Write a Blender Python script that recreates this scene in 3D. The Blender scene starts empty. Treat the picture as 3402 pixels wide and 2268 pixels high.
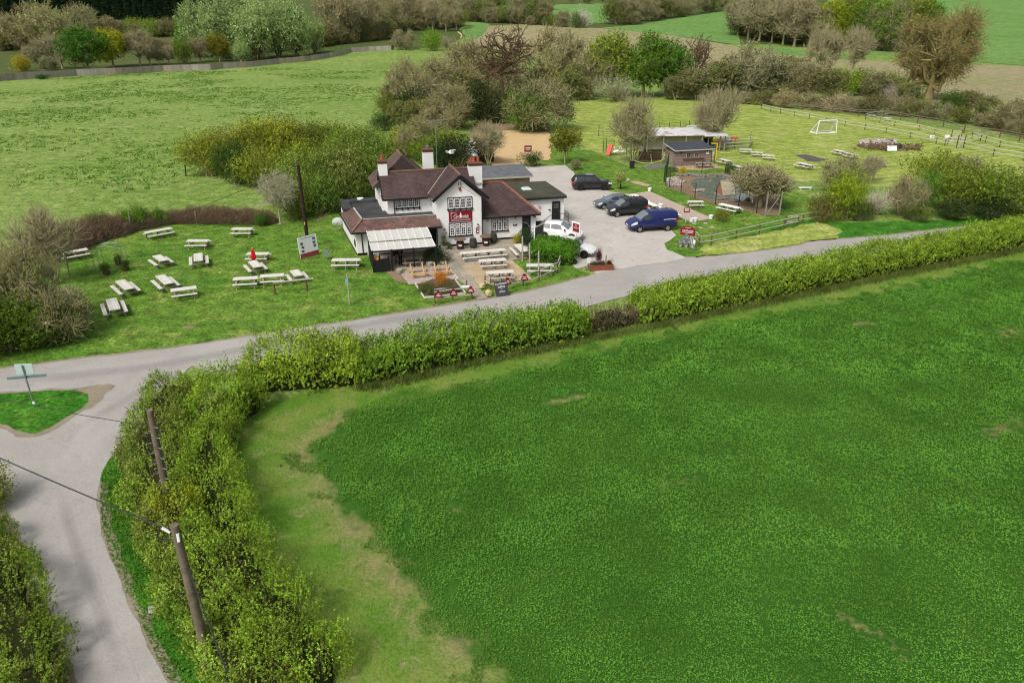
import bpy, bmesh, math, random
import numpy as np
from mathutils import Vector, Matrix, noise, geometry
random.seed(7)
RNG = np.random.default_rng(11)
sc = bpy.context.scene
C = sc.collection
PI = math.pi

# ---------------------------------------------------------------- survey: photo plan readings -> ground metres
F = 2441.0; PT = math.radians(24.0); HC = 20.0
CR = dict(A=(1050,450,2.6133),B=(1750,450,2.6133),C=(150,700,2.6133),D=(2500,300,2.6075),E=(0,0,2.0741),F=(1134,0,2.0741),
          G=(2268,0,2.0741),H=(0,1512,2.0741),I=(0,900,2.0741),J=(1100,640,5.8075),K=(1450,560,5.2267),L=(1300,780,4.704),
          M=(1700,700,7.84),N=(1870,540,5.88),O=(2000,400,5.2267),P=(2180,560,5.113),Z=(0,0,0.69136),Q=(0,0,3.36),R=(600,0,3.36),
          S=(1200,0,2.94),T=(1900,0,2.94),U=(2602,0,2.94),V=(600,380,2.94),X=(1430,920,11.2),Y=(2750,420,3.36))
def terr(y):
    if y < 300: return 0.0
    if y < 400: return 0.075*(y-300)**2/200
    return 3.75+0.075*(y-400)
def ray(c, x, y):
    o = CR[c]; a = (o[0]+x/o[2]-1701)/F; b = (o[1]+y/o[2]-1134)/F
    return a, math.cos(PT)-b*math.sin(PT), -math.sin(PT)-b*math.cos(PT)
def W(c, x, y, z=0.0):
    dx, dy, dz = ray(c, x, y); t = (z-HC)/dz
    return Vector((dx*t, dy*t, z))
def TG(c, x, y):
    dx, dy, dz = ray(c, x, y); lo, hi = 5.0, 1500.0
    for _ in range(50):
        m = (lo+hi)/2
        if HC+dz*m/dy > terr(m): lo = m
        else: hi = m
    return Vector((dx*lo/dy, lo, terr(lo)))
def HT(c, x, y, Y):
    dx, dy, dz = ray(c, x, y)
    return Vector((dx*Y/dy, Y, HC+dz*Y/dy))

# ---------------------------------------------------------------- materials
def lin(v):
    v /= 255.0
    return v/12.92 if v <= 0.04045 else ((v+0.055)/1.055)**2.4
def S_(r, g, b, k=1.35):
    return (lin(r)/k, lin(g)/k, lin(b)/k, 1.0)
class NB:
    def __init__(s, name):
        s.m = bpy.data.materials.new(name); s.m.use_nodes = True; s.t = s.m.node_tree; s.t.nodes.clear()
    def n(s, typ, ins=None, **kw):
        nd = s.t.nodes.new(typ)
        for k, v in kw.items(): setattr(nd, k, v)
        for k, v in (ins or {}).items():
            if isinstance(v, bpy.types.NodeSocket): s.t.links.new(v, nd.inputs[k])
            else: nd.inputs[k].default_value = v
        return nd
    def mix(s, f, a, b, mode='MIX'):
        nd = s.n('ShaderNodeMix', {0: f, 6: a, 7: b}, data_type='RGBA', blend_type=mode)
        return nd.outputs[2]
    def math(s, op, a, b=0.0, c=0.0, clamp=False):
        return s.n('ShaderNodeMath', {0: a, 1: b, 2: c}, operation=op, use_clamp=clamp).outputs[0]
    def rng(s, v, a, b, c=0.0, d=1.0):
        return s.n('ShaderNodeMapRange', {0: v, 1: a, 2: b, 3: c, 4: d}).outputs[0]
    def noise(s, vec, scale, detail=4.0, rough=0.55, dist=0.0):
        return s.n('ShaderNodeTexNoise', {'Vector': vec, 'Scale': scale, 'Detail': detail, 'Roughness': rough, 'Distortion': dist}).outputs[0]
    def pos(s, sx=1.0, sy=1.0, sz=1.0, obj=False):
        v = s.n('ShaderNodeTexCoord').outputs['Object'] if obj else s.n('ShaderNodeNewGeometry').outputs['Position']
        if (sx, sy, sz) == (1, 1, 1): return v
        return s.n('ShaderNodeVectorMath', {0: v, 1: (sx, sy, sz)}, operation='MULTIPLY').outputs[0]
    def val(s, col, f):
        if isinstance(col, tuple): col = col[:3]
        return s.n('ShaderNodeVectorMath', {0: col, 'Scale': f}, operation='SCALE').outputs[0]
    def out(s, col, rough=0.85, spec=0.25, metal=0.0, bump=None, bstr=0.3, bdist=0.05, **kw):
        ins = {'Base Color': col, 'Roughness': rough, 'Metallic': metal, 'Specular IOR Level': spec}
        ins.update(kw)
        p = s.n('ShaderNodeBsdfPrincipled', ins)
        if bump is not None:
            b = s.n('ShaderNodeBump', {'Height': bump, 'Strength': bstr, 'Distance': bdist})
            s.t.links.new(b.outputs[0], p.inputs['Normal'])
        o = s.n('ShaderNodeOutputMaterial'); s.t.links.new(p.outputs[0], o.inputs[0])
        return s.m
def plain(name, col, rough=0.6, spec=0.35, var=0.18, scale=2.5, metal=0.0, island=0.0, coat=0.0, obj=True):
    b = NB(name)
    f = b.rng(b.noise(b.pos(obj=obj), scale, 5, 0.6), 0.3, 0.7, 1-var, 1+var)
    if island:
        r = b.n('ShaderNodeNewGeometry').outputs['Random Per Island']
        f = b.math('MULTIPLY', f, b.rng(r, 0, 1, 1-island, 1+island))
    kw = {'Coat Weight': coat, 'Coat Roughness': 0.05} if coat else {}
    return b.out(b.val(col, f), rough, spec, metal, **kw)
def grass(name, c1, c2, c3, big=0.06, mid=0.5, fine=5.0, amp=0.45, stripe=None, tuft=None, patch=(0.5, 0.68), c4=None):
    b = NB(name); p = b.pos()
    f1 = b.rng(b.noise(p, big, 5, 0.6, 0.4), 0.38, 0.62)
    col = b.mix(f1, c1, c2)
    f2 = b.rng(b.noise(p, mid, 5, 0.65, 0.6), patch[0], patch[1])
    col = b.mix(b.math('MULTIPLY', f2, 0.8), col, c3)
    if stripe:
        ang, sc_, c5, w = stripe
        v = b.n('ShaderNodeVectorRotate', {'Vector': p, 'Angle': ang}, rotation_type='Z_AXIS').outputs[0]
        wv = b.n('ShaderNodeTexWave', {'Vector': v, 'Scale': sc_, 'Distortion': 5.0, 'Detail': 3.0, 'Detail Scale': 0.35, 'Detail Roughness': 0.6}, bands_direction='Y').outputs[1]
        wf = b.math('MULTIPLY', b.rng(wv, 0.45, 0.95), b.rng(b.noise(p, 0.13, 4, 0.6), 0.35, 0.6))
        col = b.mix(b.math('MULTIPLY', wf, w), col, c5)
    if tuft:
        sc_, c5, lo, hi = tuft
        tf = b.rng(b.noise(p, sc_, 3, 0.6), lo, hi)
        tm = b.rng(b.noise(p, 0.035, 3, 0.5), 0.35, 0.65, 0.35, 1.0)
        col = b.mix(b.math('MULTIPLY', tf, tm), col, c5)
    if c4:
        col = b.mix(b.rng(b.noise(p, mid*0.35, 6, 0.7, 0.5), 0.6, 0.68), col, c4)
    nf = b.noise(p, fine, 4, 0.75)
    nm = b.noise(p, fine*0.22, 4, 0.65)
    f = b.math('MULTIPLY', b.rng(nf, 0.3, 0.7, 1-amp, 1+amp), b.rng(nm, 0.3, 0.7, 1-amp*0.6, 1+amp*0.6))
    return b.out(b.val(col, f), 0.95, 0.1, bump=nf, bstr=0.8, bdist=0.08)
def leafmat(name, lo=0.62, hi=1.35, trans=0.3, noise_s=0.55, namp=0.25, brown=None):
    b = NB(name)
    col = b.n('ShaderNodeObjectInfo').outputs['Color']
    r = b.n('ShaderNodeNewGeometry').outputs['Random Per Island']
    tc = b.n('ShaderNodeTexCoord').outputs['Object']
    ns = b.noise(tc, noise_s, 4, 0.6)
    if brown:
        col = b.mix(b.rng(ns, brown[1], brown[2], 0, 0.85), col, brown[0])
    f = b.math('MULTIPLY', b.rng(r, 0, 1, lo, hi), b.rng(b.noise(tc, noise_s*3.1, 3, 0.5), 0.35, 0.65, 1-namp, 1+namp))
    hs = b.n('ShaderNodeHueSaturation', {'Hue': b.rng(b.math('FRACT', b.math('MULTIPLY', r, 7.3)), 0, 1, 0.475, 0.515), 'Saturation': 1.0, 'Value': f, 'Color': col}).outputs[0]
    d = b.n('ShaderNodeBsdfDiffuse', {'Color': hs, 'Roughness': 0.5})
    tcol = b.mix(1.0, hs, (1.15, 1.2, 0.7, 1), 'MULTIPLY')
    t = b.n('ShaderNodeBsdfTranslucent', {'Color': tcol})
    mx = b.n('ShaderNodeMixShader', {0: trans, 1: d.outputs[0], 2: t.outputs[0]})
    o = b.n('ShaderNodeOutputMaterial'); b.t.links.new(mx.outputs[0], o.inputs[0])
    return b.m
def glassy(name, col, rough=0.08):
    b = NB(name); return b.out(col, rough, 0.8)

# ---------------------------------------------------------------- objects
def tag(o, label=None, cat=None, group=None, kind=None):
    if label: o['label'] = label
    if cat: o['category'] = cat
    if group: o['group'] = group
    if kind: o['kind'] = kind
    return o
def thing(name, label, cat, loc=(0, 0, 0), rz=0.0, group=None):
    o = bpy.data.objects.new(name, None); C.objects.link(o); o.empty_display_size = 0.2
    o.location = loc; o.rotation_euler = (0, 0, rz)
    return tag(o, label, cat, group)
def link(name, me, parent=None, mat=None):
    if mat is not None and not me.materials:
        for m in (mat if isinstance(mat, (list, tuple)) else [mat]): me.materials.append(m)
    o = bpy.data.objects.new(name, me); C.objects.link(o)
    if parent is not None: o.parent = parent
    return o
def npmesh(name, V, Fq, mats=None, midx=None, smooth=False):
    me = bpy.data.meshes.new(name); V = np.asarray(V, np.float32); Fq = np.asarray(Fq, np.int32)
    nf, k = Fq.shape
    me.vertices.add(len(V)); me.vertices.foreach_set('co', V.ravel())
    me.loops.add(nf*k); me.loops.foreach_set('vertex_index', Fq.ravel())
    me.polygons.add(nf); me.polygons.foreach_set('loop_start', np.arange(0, nf*k, k, dtype=np.int32))
    me.polygons.foreach_set('loop_total', np.full(nf, k, np.int32))
    if mats:
        for m in mats: me.materials.append(m)
    if midx is not None: me.polygons.foreach_set('material_index', np.asarray(midx, np.int32))
    me.update(calc_edges=True)
    if smooth: me.shade_smooth()
    return me
class MB:
    """collects boxes, bars, tubes, lathes; build() links them as one mesh object"""
    def __init__(s): s.v = []; s.f = []; s.mi = []; s.uv = {}
    def add(s, vs, fs, mi=0):
        o = len(s.v); s.v += [tuple(v) for v in vs]
        for f in fs: s.f.append(tuple(i+o for i in f)); s.mi.append(mi)
        return s
    def box(s, c, d, rz=0.0, M=None, mi=0, taper=1.0):
        x, y, z = d[0]/2, d[1]/2, d[2]/2
        vs = [Vector((sx*x*(taper if sz > 0 else 1), sy*y*(taper if sz > 0 else 1), sz*z)) for sz in (-1, 1) for sy in (-1, 1) for sx in (-1, 1)]
        R = Matrix.Rotation(rz, 3, 'Z') if M is None else M
        vs = [R @ v+Vector(c) for v in vs]
        return s.add(vs, [(0, 2, 3, 1), (4, 5, 7, 6), (0, 1, 5, 4), (2, 6, 7, 3), (0, 4, 6, 2), (1, 3, 7, 5)], mi)
    def bar(s, a, b, w, h=None, mi=0, up=(0, 0, 1)):
        a = Vector(a); b = Vector(b); h = w if h is None else h
        d = (b-a); L = d.length
        if L < 1e-6: return s
        d /= L; u = Vector(up)
        if abs(d.dot(u)) > 0.98: u = Vector((0, 1, 0))
        r = d.cross(u).normalized(); u = r.cross(d)
        M = Matrix((d, r, u)).transposed()
        return s.box((a+b)/2, (L, w, h), M=M, mi=mi)
    def tube(s, pts, r, n=6, mi=0, cap=True):
        pts = [Vector(p) for p in pts]; rs = r if isinstance(r, (list, tuple)) else [r]*len(pts)
        vs = []; 
        for i, p in enumerate(pts):
            d = (pts[min(i+1, len(pts)-1)]-pts[max(i-1, 0)]).normalized()
            u = Vector((0, 0, 1)) if abs(d.z) < 0.9 else Vector((1, 0, 0))
            a = d.cross(u).normalized(); bb = a.cross(d)
            for k in range(n):
                t = 2*PI*k/n; vs.append(p+(a*math.cos(t)+bb*math.sin(t))*rs[i])
        fs = [(i*n+k, i*n+(k+1) % n, (i+1)*n+(k+1) % n, (i+1)*n+k) for i in range(len(pts)-1) for k in range(n)]
        if cap: fs += [tuple(range(n-1, -1, -1)), tuple(range((len(pts)-1)*n, len(pts)*n))]
        return s.add(vs, fs, mi)
    def lathe(s, prof, c=(0, 0, 0), n=14, mi=0, M=None):
        vs = []; 
        for r, z in prof:
            for k in range(n):
                t = 2*PI*k/n; v = Vector((r*math.cos(t), r*math.sin(t), z))
                if M is not None: v = M @ v
                vs.append(v+Vector(c))
        m = len(prof)
        fs = [(i*n+k, i*n+(k+1) % n, (i+1)*n+(k+1) % n, (i+1)*n+k) for i in range(m-1) for k in range(n)]
        if prof[0][0] > 1e-4: fs.append(tuple(range(n-1, -1, -1)))
        if prof[-1][0] > 1e-4: fs.append(tuple(range((m-1)*n, m*n)))
        return s.add(vs, fs, mi)
    def prism(s, poly, z0, z1, mi=0):
        n = len(poly); vs = [(p[0], p[1], z0) for p in poly]+[(p[0], p[1], z1) for p in poly]
        fs = [tuple(range(n-1, -1, -1)), tuple(range(n, 2*n))]+[(i, (i+1) % n, n+(i+1) % n, n+i) for i in range(n)]
        return s.add(vs, fs, mi)
    def quad(s, a, b, c, d, mi=0): return s.add([a, b, c, d], [(0, 1, 2, 3)], mi)
    def rock(s, c, d, seed=0, mi=0):
        r = random.Random(seed); ico = [(0, 0, 1), (.89, 0, .45), (.28, .85, .45), (-.72, .53, .45), (-.72, -.53, .45), (.28, -.85, .45), (.72, .53, -.45), (-.28, .85, -.45), (-.89, 0, -.45), (-.28, -.85, -.45), (.72, -.53, -.45), (0, 0, -1)]
        fs = [(0, 1, 2), (0, 2, 3), (0, 3, 4), (0, 4, 5), (0, 5, 1), (1, 6, 2), (2, 7, 3), (3, 8, 4), (4, 9, 5), (5, 10, 1), (2, 6, 7), (3, 7, 8), (4, 8, 9), (5, 9, 10), (1, 10, 6), (6, 11, 7), (7, 11, 8), (8, 11, 9), (9, 11, 10), (10, 11, 6)]
        a = r.random()*6; ca, sa = math.cos(a), math.sin(a); vs = []
        for p in ico:
            k = 0.8+0.4*r.random(); x, y, z = p[0]*d[0]/2*k, p[1]*d[1]/2*k, p[2]*d[2]/2*k
            vs.append((c[0]+x*ca-y*sa, c[1]+x*sa+y*ca, c[2]+z))
        return s.add(vs, fs, mi)
    def mesh(s, name, mats, smooth=False, sharp=None):
        me = bpy.data.meshes.new(name); me.from_pydata(s.v, [], s.f)
        for m in (mats if isinstance(mats, (list, tuple)) else [mats]): me.materials.append(m)
        me.polygons.foreach_set('material_index', s.mi)
        me.update()
        if smooth:
            me.shade_smooth(); me.set_sharp_from_angle(angle=math.radians(sharp or 40))
        return me
    def build(s, name, mats, parent=None, smooth=False, sharp=None, bevel=0.0):
        o = link(name, s.mesh(name, mats, smooth, sharp), parent)
        if bevel:
            b = o.modifiers.new('edge', 'BEVEL'); b.width = bevel; b.segments = 1; b.limit_method = 'ANGLE'
        return o
def copytree(o, parent=None):
    c = o.copy(); C.objects.link(c)
    if parent is not None: c.parent = parent
    for ch in list(o.children): copytree(ch, c)
    return c
def dense(pts, step):
    out = []; n = len(pts)
    for i in range(n):
        a = Vector(pts[i][:2]); b = Vector(pts[(i+1) % n][:2]); k = max(1, min(400, int((b-a).length/step)))
        out += [a.lerp(b, j/k) for j in range(k)]
    return out
def smoothline(pts, k=2):
    pts = [Vector(p[:2]) for p in pts]
    for _ in range(k):
        q = [pts[0]]
        for a, b in zip(pts, pts[1:]): q += [a.lerp(b, 0.25), a.lerp(b, 0.75)]
        pts = q+[pts[-1]]
    return pts
def sheet(name, pts, z, mat, step=0.5, jit=0.12, kind='structure', hill=False, extra=None):
    P = []
    for p in dense(pts, step):
        v = Vector((p.x, p.y, 0))
        if jit:
            o = noise.noise_vector(v*0.7)*jit+noise.noise_vector(v*2.3+Vector((7, 3, 1)))*jit*0.6+noise.noise_vector(v*6.1)*jit*0.35
            v = v+Vector((o.x, o.y, 0))
        P.append(v)
    bm = bmesh.new(); vs = [bm.verts.new((p.x, p.y, z)) for p in P]
    for t in geometry.tessellate_polygon([[Vector((p.x, p.y, 0)) for p in P]]):
        try: f = bm.faces.new([vs[i] for i in t])
        except ValueError: continue
        f.normal_update()
        if f.normal.z < 0: f.normal_flip()
    if hill:
        for y in list(range(300, 401, 10))+list(range(450, 1000, 100)):
            bmesh.ops.bisect_plane(bm, geom=bm.verts[:]+bm.edges[:]+bm.faces[:], plane_co=(0, y, 0), plane_no=(0, 1, 0))
        for v in bm.verts: v.co.z = z+terr(v.co.y)
    me = bpy.data.meshes.new(name); bm.to_mesh(me); bm.free(); me.materials.append(mat)
    o = link(name, me); o['kind'] = kind
    return o
def inpoly(X, Y, poly):
    r = np.zeros(X.shape, bool); n = len(poly)
    for i in range(n):
        x1, y1 = poly[i][0], poly[i][1]; x2, y2 = poly[(i+1) % n][0], poly[(i+1) % n][1]
        if y1 == y2: continue
        r ^= ((y1 > Y) != (y2 > Y)) & (X < (x2-x1)*(Y-y1)/(y2-y1)+x1)
    return r
def polydist(X, Y, line):
    d = np.full(X.shape, 1e9)
    for (a, b) in zip(line, line[1:]):
        ax, ay = a[0], a[1]; bx, by = b[0]-ax, b[1]-ay; L = bx*bx+by*by+1e-9
        t = np.clip(((X-ax)*bx+(Y-ay)*by)/L, 0, 1)
        d = np.minimum(d, np.hypot(X-ax-t*bx, Y-ay-t*by))
    return d
def vnoise(X, Y, s, seed=0):
    """cheap smooth value noise on numpy arrays"""
    r = np.random.default_rng(seed); T = r.random((64, 64)); x = X/s; y = Y/s
    xi = np.floor(x).astype(int); yi = np.floor(y).astype(int); fx = x-xi; fy = y-yi
    fx = fx*fx*(3-2*fx); fy = fy*fy*(3-2*fy); g = lambda a, b: T[a % 64, b % 64]
    return (g(xi, yi)*(1-fx)+g(xi+1, yi)*fx)*(1-fy)+(g(xi, yi+1)*(1-fx)+g(xi+1, yi+1)*fx)*fy
def leaves(P, size, rng, up=0.6, asp=0.55, outv=None):
    """diamond leaf blades at points P: verts, faces"""
    n = len(P); N = rng.normal(size=(n, 3)); N /= np.linalg.norm(N, axis=1)[:, None]
    N[:, 2] = N[:, 2]*(1-up*0.3)+up
    if outv is not None: N += outv
    N /= np.linalg.norm(N, axis=1)[:, None]+1e-9
    R = rng.normal(size=(n, 3)); T = np.cross(N, R); T /= np.linalg.norm(T, axis=1)[:, None]+1e-9
    B = np.cross(N, T); sz = (np.asarray(size)*rng.uniform(0.65, 1.35, n))[:, None]
    V = np.stack([P-T*sz, P+B*sz*asp, P+T*sz, P-B*sz*asp], 1).reshape(-1, 3)
    return V, np.arange(n*4).reshape(n, 4)
def segtubes(S, n=4):
    """S: list of (p0,p1,r0,r1) -> prism tubes"""
    A = np.array([s[0] for s in S], float); B = np.array([s[1] for s in S], float)
    r0 = np.array([s[2] for s in S])[:, None]; r1 = np.array([s[3] for s in S])[:, None]
    D = B-A; D /= np.linalg.norm(D, axis=1)[:, None]+1e-9
    U = np.where(np.abs(D[:, 2:3]) > 0.9, np.array([[1., 0, 0]]), np.array([[0, 0, 1.]]))
    X = np.cross(D, U); X /= np.linalg.norm(X, axis=1)[:, None]; Y = np.cross(X, D)
    ring = []
    for k in range(n):
        t = 2*PI*k/n; o = X*math.cos(t)+Y*math.sin(t); ring.append(A+o*r0)
    for k in range(n):
        t = 2*PI*k/n; o = X*math.cos(t)+Y*math.sin(t); ring.append(B+o*r1)
    V = np.stack(ring, 1).reshape(-1, 3); m = len(S)
    base = (np.arange(m)*2*n)[:, None]
    Fq = np.concatenate([base+np.array([[k, (k+1) % n, n+(k+1) % n, n+k]]) for k in range(n)], 0)
    return V, Fq

# ---------------------------------------------------------------- camera, world, sun
cam = bpy.data.cameras.new('camera'); co = bpy.data.objects.new('camera', cam); C.objects.link(co)
co.location = (0, 0, HC); co.rotation_euler = (PI/2-PT, 0, 0)
cam.sensor_width = 36.0; cam.lens = F/3402*36.0; cam.clip_start = 0.5; cam.clip_end = 4000
sc.camera = co
w = bpy.data.worlds.new('World'); sc.world = w; w.use_nodes = True
nt = w.node_tree; nt.nodes.clear()
SUN_EL, SUN_AZ = math.radians(50), math.radians(-146)    # azimuth clockwise from +Y: sun over the left shoulder
sk = nt.nodes.new('ShaderNodeTexSky'); sk.sky_type = 'NISHITA'; sk.sun_disc = False
sk.sun_elevation = SUN_EL; sk.sun_rotation = SUN_AZ; sk.air_density = 1.0; sk.dust_density = 5.0; sk.ozone_density = 1.0
hs = nt.nodes.new('ShaderNodeHueSaturation'); hs.inputs['Saturation'].default_value = 0.35
bg = nt.nodes.new('ShaderNodeBackground'); bg.inputs[1].default_value = 0.095
ow = nt.nodes.new('ShaderNodeOutputWorld')
nt.links.new(sk.outputs[0], hs.inputs['Color']); nt.links.new(hs.outputs[0], bg.inputs[0]); nt.links.new(bg.outputs[0], ow.inputs[0])
sl = bpy.data.lights.new('sun', 'SUN'); sl.energy = 1.5; sl.angle = math.radians(14); sl.color = (1.0, 0.96, 0.9)
so = bpy.data.objects.new('sun', sl); C.objects.link(so)
sd = Vector((math.sin(SUN_AZ)*math.cos(SUN_EL), math.cos(SUN_AZ)*math.cos(SUN_EL), math.sin(SUN_EL)))
so.rotation_euler = sd.to_track_quat('Z', 'Y').to_euler(); so.location = (-60, -60, 90)
sc.view_settings.view_transform = 'Standard'; sc.view_settings.look = 'None'; sc.view_settings.gamma = 1.0
sc.view_settings.exposure = 0.52
sc.cycles.max_bounces = 4; sc.cycles.diffuse_bounces = 2; sc.cycles.glossy_bounces = 2; sc.cycles.transmission_bounces = 2
sc.cycles.transparent_max_bounces = 4; sc.cycles.caustics_reflective = False; sc.cycles.caustics_refractive = False
sc.cycles.filter_width = 1.15; sc.cycles.use_adaptive_sampling = True; sc.cycles.adaptive_threshold = 0.015
# ================================================================ SETTING: ground, roads, fields
G_ = lambda c, *pts: [W(c, *p) for p in pts]
M_ = {}
M_['meadow'] = grass('meadow_grass', S_(148, 170, 90), S_(126, 156, 70), S_(166, 176, 110), 0.03, 0.35, 3.2, 0.6, tuft=(1.2, S_(88, 132, 44), 0.52, 0.68))
M_['lawn'] = grass('lawn_grass', S_(94, 136, 46), S_(112, 146, 54), S_(148, 160, 82), 0.12, 0.38, 4.5, 0.8, patch=(0.52, 0.68), c4=S_(70, 118, 38))
M_['lush'] = grass('lush_grass', S_(62, 122, 34), S_(78, 136, 40), S_(96, 144, 52), 0.2, 0.7, 4.0, 0.7)
M_['mown'] = grass('mown_grass', S_(140, 164, 62), S_(160, 176, 80), S_(188, 190, 116), 0.05, 0.22, 2.8, 0.55, stripe=(math.radians(-22), 0.16, S_(188, 194, 118), 0.8))
M_['verge'] = grass('verge_grass', S_(60, 124, 30), S_(72, 132, 38), S_(104, 146, 50), 0.3, 0.9, 4.5, 0.75)
M_['brown'] = grass('stubble', S_(172, 160, 124), S_(160, 156, 112), S_(150, 156, 104), 0.012, 0.08, 1.6, 0.45)
M_['farfield'] = grass('winter_crop', S_(112, 156, 80), S_(124, 160, 88), S_(128, 160, 82), 0.012, 0.05, 1.2, 0.4, tuft=(0.3, S_(64, 120, 56), 0.62, 0.7))
M_['pale'] = grass('park_lawn', S_(150, 180, 96), S_(160, 184, 104), S_(176, 190, 124), 0.05, 0.3, 2.0, 0.15)
M_['wood_floor'] = grass('wood_floor', S_(98, 108, 60), S_(84, 104, 52), S_(112, 112, 72), 0.02, 0.2, 1.5, 0.35)
def tarmac(name, c1, c2, c3, cracks=False, k=1.0, rough=.92, spec=.2, gr=0.0):
    b = NB(name); p = b.pos()
    col = b.mix(b.rng(b.noise(p, 0.25*k, 6, 0.65, 0.8), 0.36, 0.64), c1, c2)
    col = b.mix(b.rng(b.noise(p, 0.7*k, 7, 0.72, 1.6), 0.55, 0.72, 0, 0.75), col, c3)
    if cracks:
        v = b.n('ShaderNodeTexVoronoi', {'Vector': p, 'Scale': 0.16, 'Randomness': 1.0}, feature='DISTANCE_TO_EDGE').outputs[0]
        cr = b.rng(b.math('ADD', v, b.math('MULTIPLY', b.noise(p, 1.3, 4), 0.12)), 0.03, 0.06, 0.3, 0)
        col = b.mix(cr, col, S_(128, 120, 112))
    nf = b.noise(p, 14, 3, 0.8)
    return b.out(b.val(col, b.rng(nf, 0.3, 0.7, 0.84-gr, 1.16+gr)), rough, spec, bump=nf, bstr=0.3, bdist=0.02)
M_['road'] = tarmac('road_tarmac', S_(194, 189, 182), S_(180, 175, 168), S_(160, 154, 146), rough=.6, spec=.5)
M_['carpark'] = tarmac('car_park_tarmac', S_(216, 210, 201), S_(202, 195, 185), S_(156, 146, 135), True, 1.1)
M_['edge'] = tarmac('road_edge_grit', S_(150, 138, 118), S_(170, 158, 138), S_(112, 112, 72), False, 3)
M_['sand'] = tarmac('sand', S_(228, 196, 146), S_(220, 186, 136), S_(205, 172, 124), False, 2)
M_['gravel'] = tarmac('pale_gravel', S_(212, 190, 152), S_(186, 164, 130), S_(232, 218, 190), False, 5, gr=.25)
M_['pink'] = tarmac('pink_gravel', S_(186, 164, 154), S_(204, 186, 176), S_(132, 114, 106), False, 6, gr=.3)
M_['boules'] = tarmac('boules_gravel', S_(206, 188, 172), S_(196, 176, 160), S_(180, 160, 144), False, 3)
M_['soil'] = tarmac('soil', S_(96, 82, 64), S_(112, 96, 76), S_(84, 84, 50), False, 3)
M_['bare'] = tarmac('bare_earth', S_(160, 138, 112), S_(146, 124, 98), S_(128, 122, 80), False, 3)
M_['slate'] = tarmac('wet_slab', S_(120, 120, 112), S_(140, 138, 128), S_(96, 104, 84), False, 2)

# terrain: one sheet to the horizon, level by the pub, rising gently behind the hedgerows
ys = list(np.arange(-20, 300, 20))+list(np.arange(300, 402, 6))+list(np.arange(430, 1500, 40))
xs = list(np.arange(-900, 1000, 25))
V = [(x, y, terr(y)) for y in ys for x in xs]; nx = len(xs)
Fq = [(j*nx+i, j*nx+i+1, (j+1)*nx+i+1, (j+1)*nx+i) for j in range(len(ys)-1) for i in range(nx-1)]
o = link('ground', npmesh('ground', V, Fq, [M_['meadow']])); o['kind'] = 'structure'

def tg(c, *pts): return [TG(c, *p) for p in pts]
# hill fields behind
sheet('woodland_floor', [Vector((-700, 300, 0))]+tg('Q', (-200, 905), (0, 880), (180, 868), (560, 846), (860, 826), (1300, 808), (1830, 776), (2352, 760))+tg('R', (480, 745), (830, 720), (1100, 690), (1400, 663), (1620, 634), (1790, 600), (1900, 565), (2100, 550), (2352, 540))+tg('S', (320, 466), (420, 470), (760, 470), (900, 420), (1080, 330))+[Vector((60, 420, 0)), Vector((300, 420, 0)), Vector((800, 300, 0)), Vector((800, 1300, 0)), Vector((-700, 1300, 0))], 0.03, M_['wood_floor'], 20, 1.0, hill=True)
sheet('stubble_field', tg('Z', (1085, 62), (1200, 56), (1340, 62), (1520, 78), (1700, 108), (1900, 135), (2180, 148), (2360, 153), (2500, 160), (2500, 330), (2330, 300), (2250, 270), (2100, 215), (1750, 195), (1560, 180), (1330, 150), (1080, 100)), 0.06, M_['brown'], 6, 0.6, hill=True)
sheet('green_field', tg('Z', (1262, 12), (1340, 8), (1420, 6), (1425, 30), (1405, 50), (1380, 54), (1330, 52), (1262, 40)), 0.09, M_['farfield'], 8, 0.5, hill=True)
sheet('green_field', tg('Z', (1380, 65), (1460, 58), (1560, 42), (1690, 22), (1700, 104), (1560, 84)), 0.09, M_['farfield'], 6, 0.5, hill=True)
sheet('green_field', tg('Z', (1760, 108), (1760, 124), (1900, 133), (1960, 138), (1960, 128)), 0.11, M_['farfield'], 5, 0.5, hill=True)
sheet('green_field', tg('Z', (1900, 0), (2000, -2), (2500, -2), (2500, 160), (2240, 143), (2150, 130), (1960, 126)), 0.13, M_['farfield'], 8, 0.5, hill=True)
sheet('grass_track', tg('Z', (1058, 50), (1085, 50), (1125, 56), (1110, 80), (1085, 95), (1062, 78)), 0.15, M_['farfield'], 5, 0.4, hill=True)
sheet('footpath', tg('S', (960, 285), (1040, 248), (1048, 255), (965, 300)), 0.2, M_['sand'], 3, 0.2, hill=True)
sheet('footpath', tg('S', (945, 310), (985, 340), (990, 365), (970, 380), (965, 375), (978, 352), (940, 320)), 0.2, M_['sand'], 3, 0.2, hill=True)
sheet('park_lawn', tg('Q', (-300, 600), (120, 600), (300, 640), (900, 690), (1500, 690), (2100, 650), (2352, 680), (2352, 706), (1300, 765), (600, 790), (-300, 850)), 0.02, M_['pale'], 6, 0.5)

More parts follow.
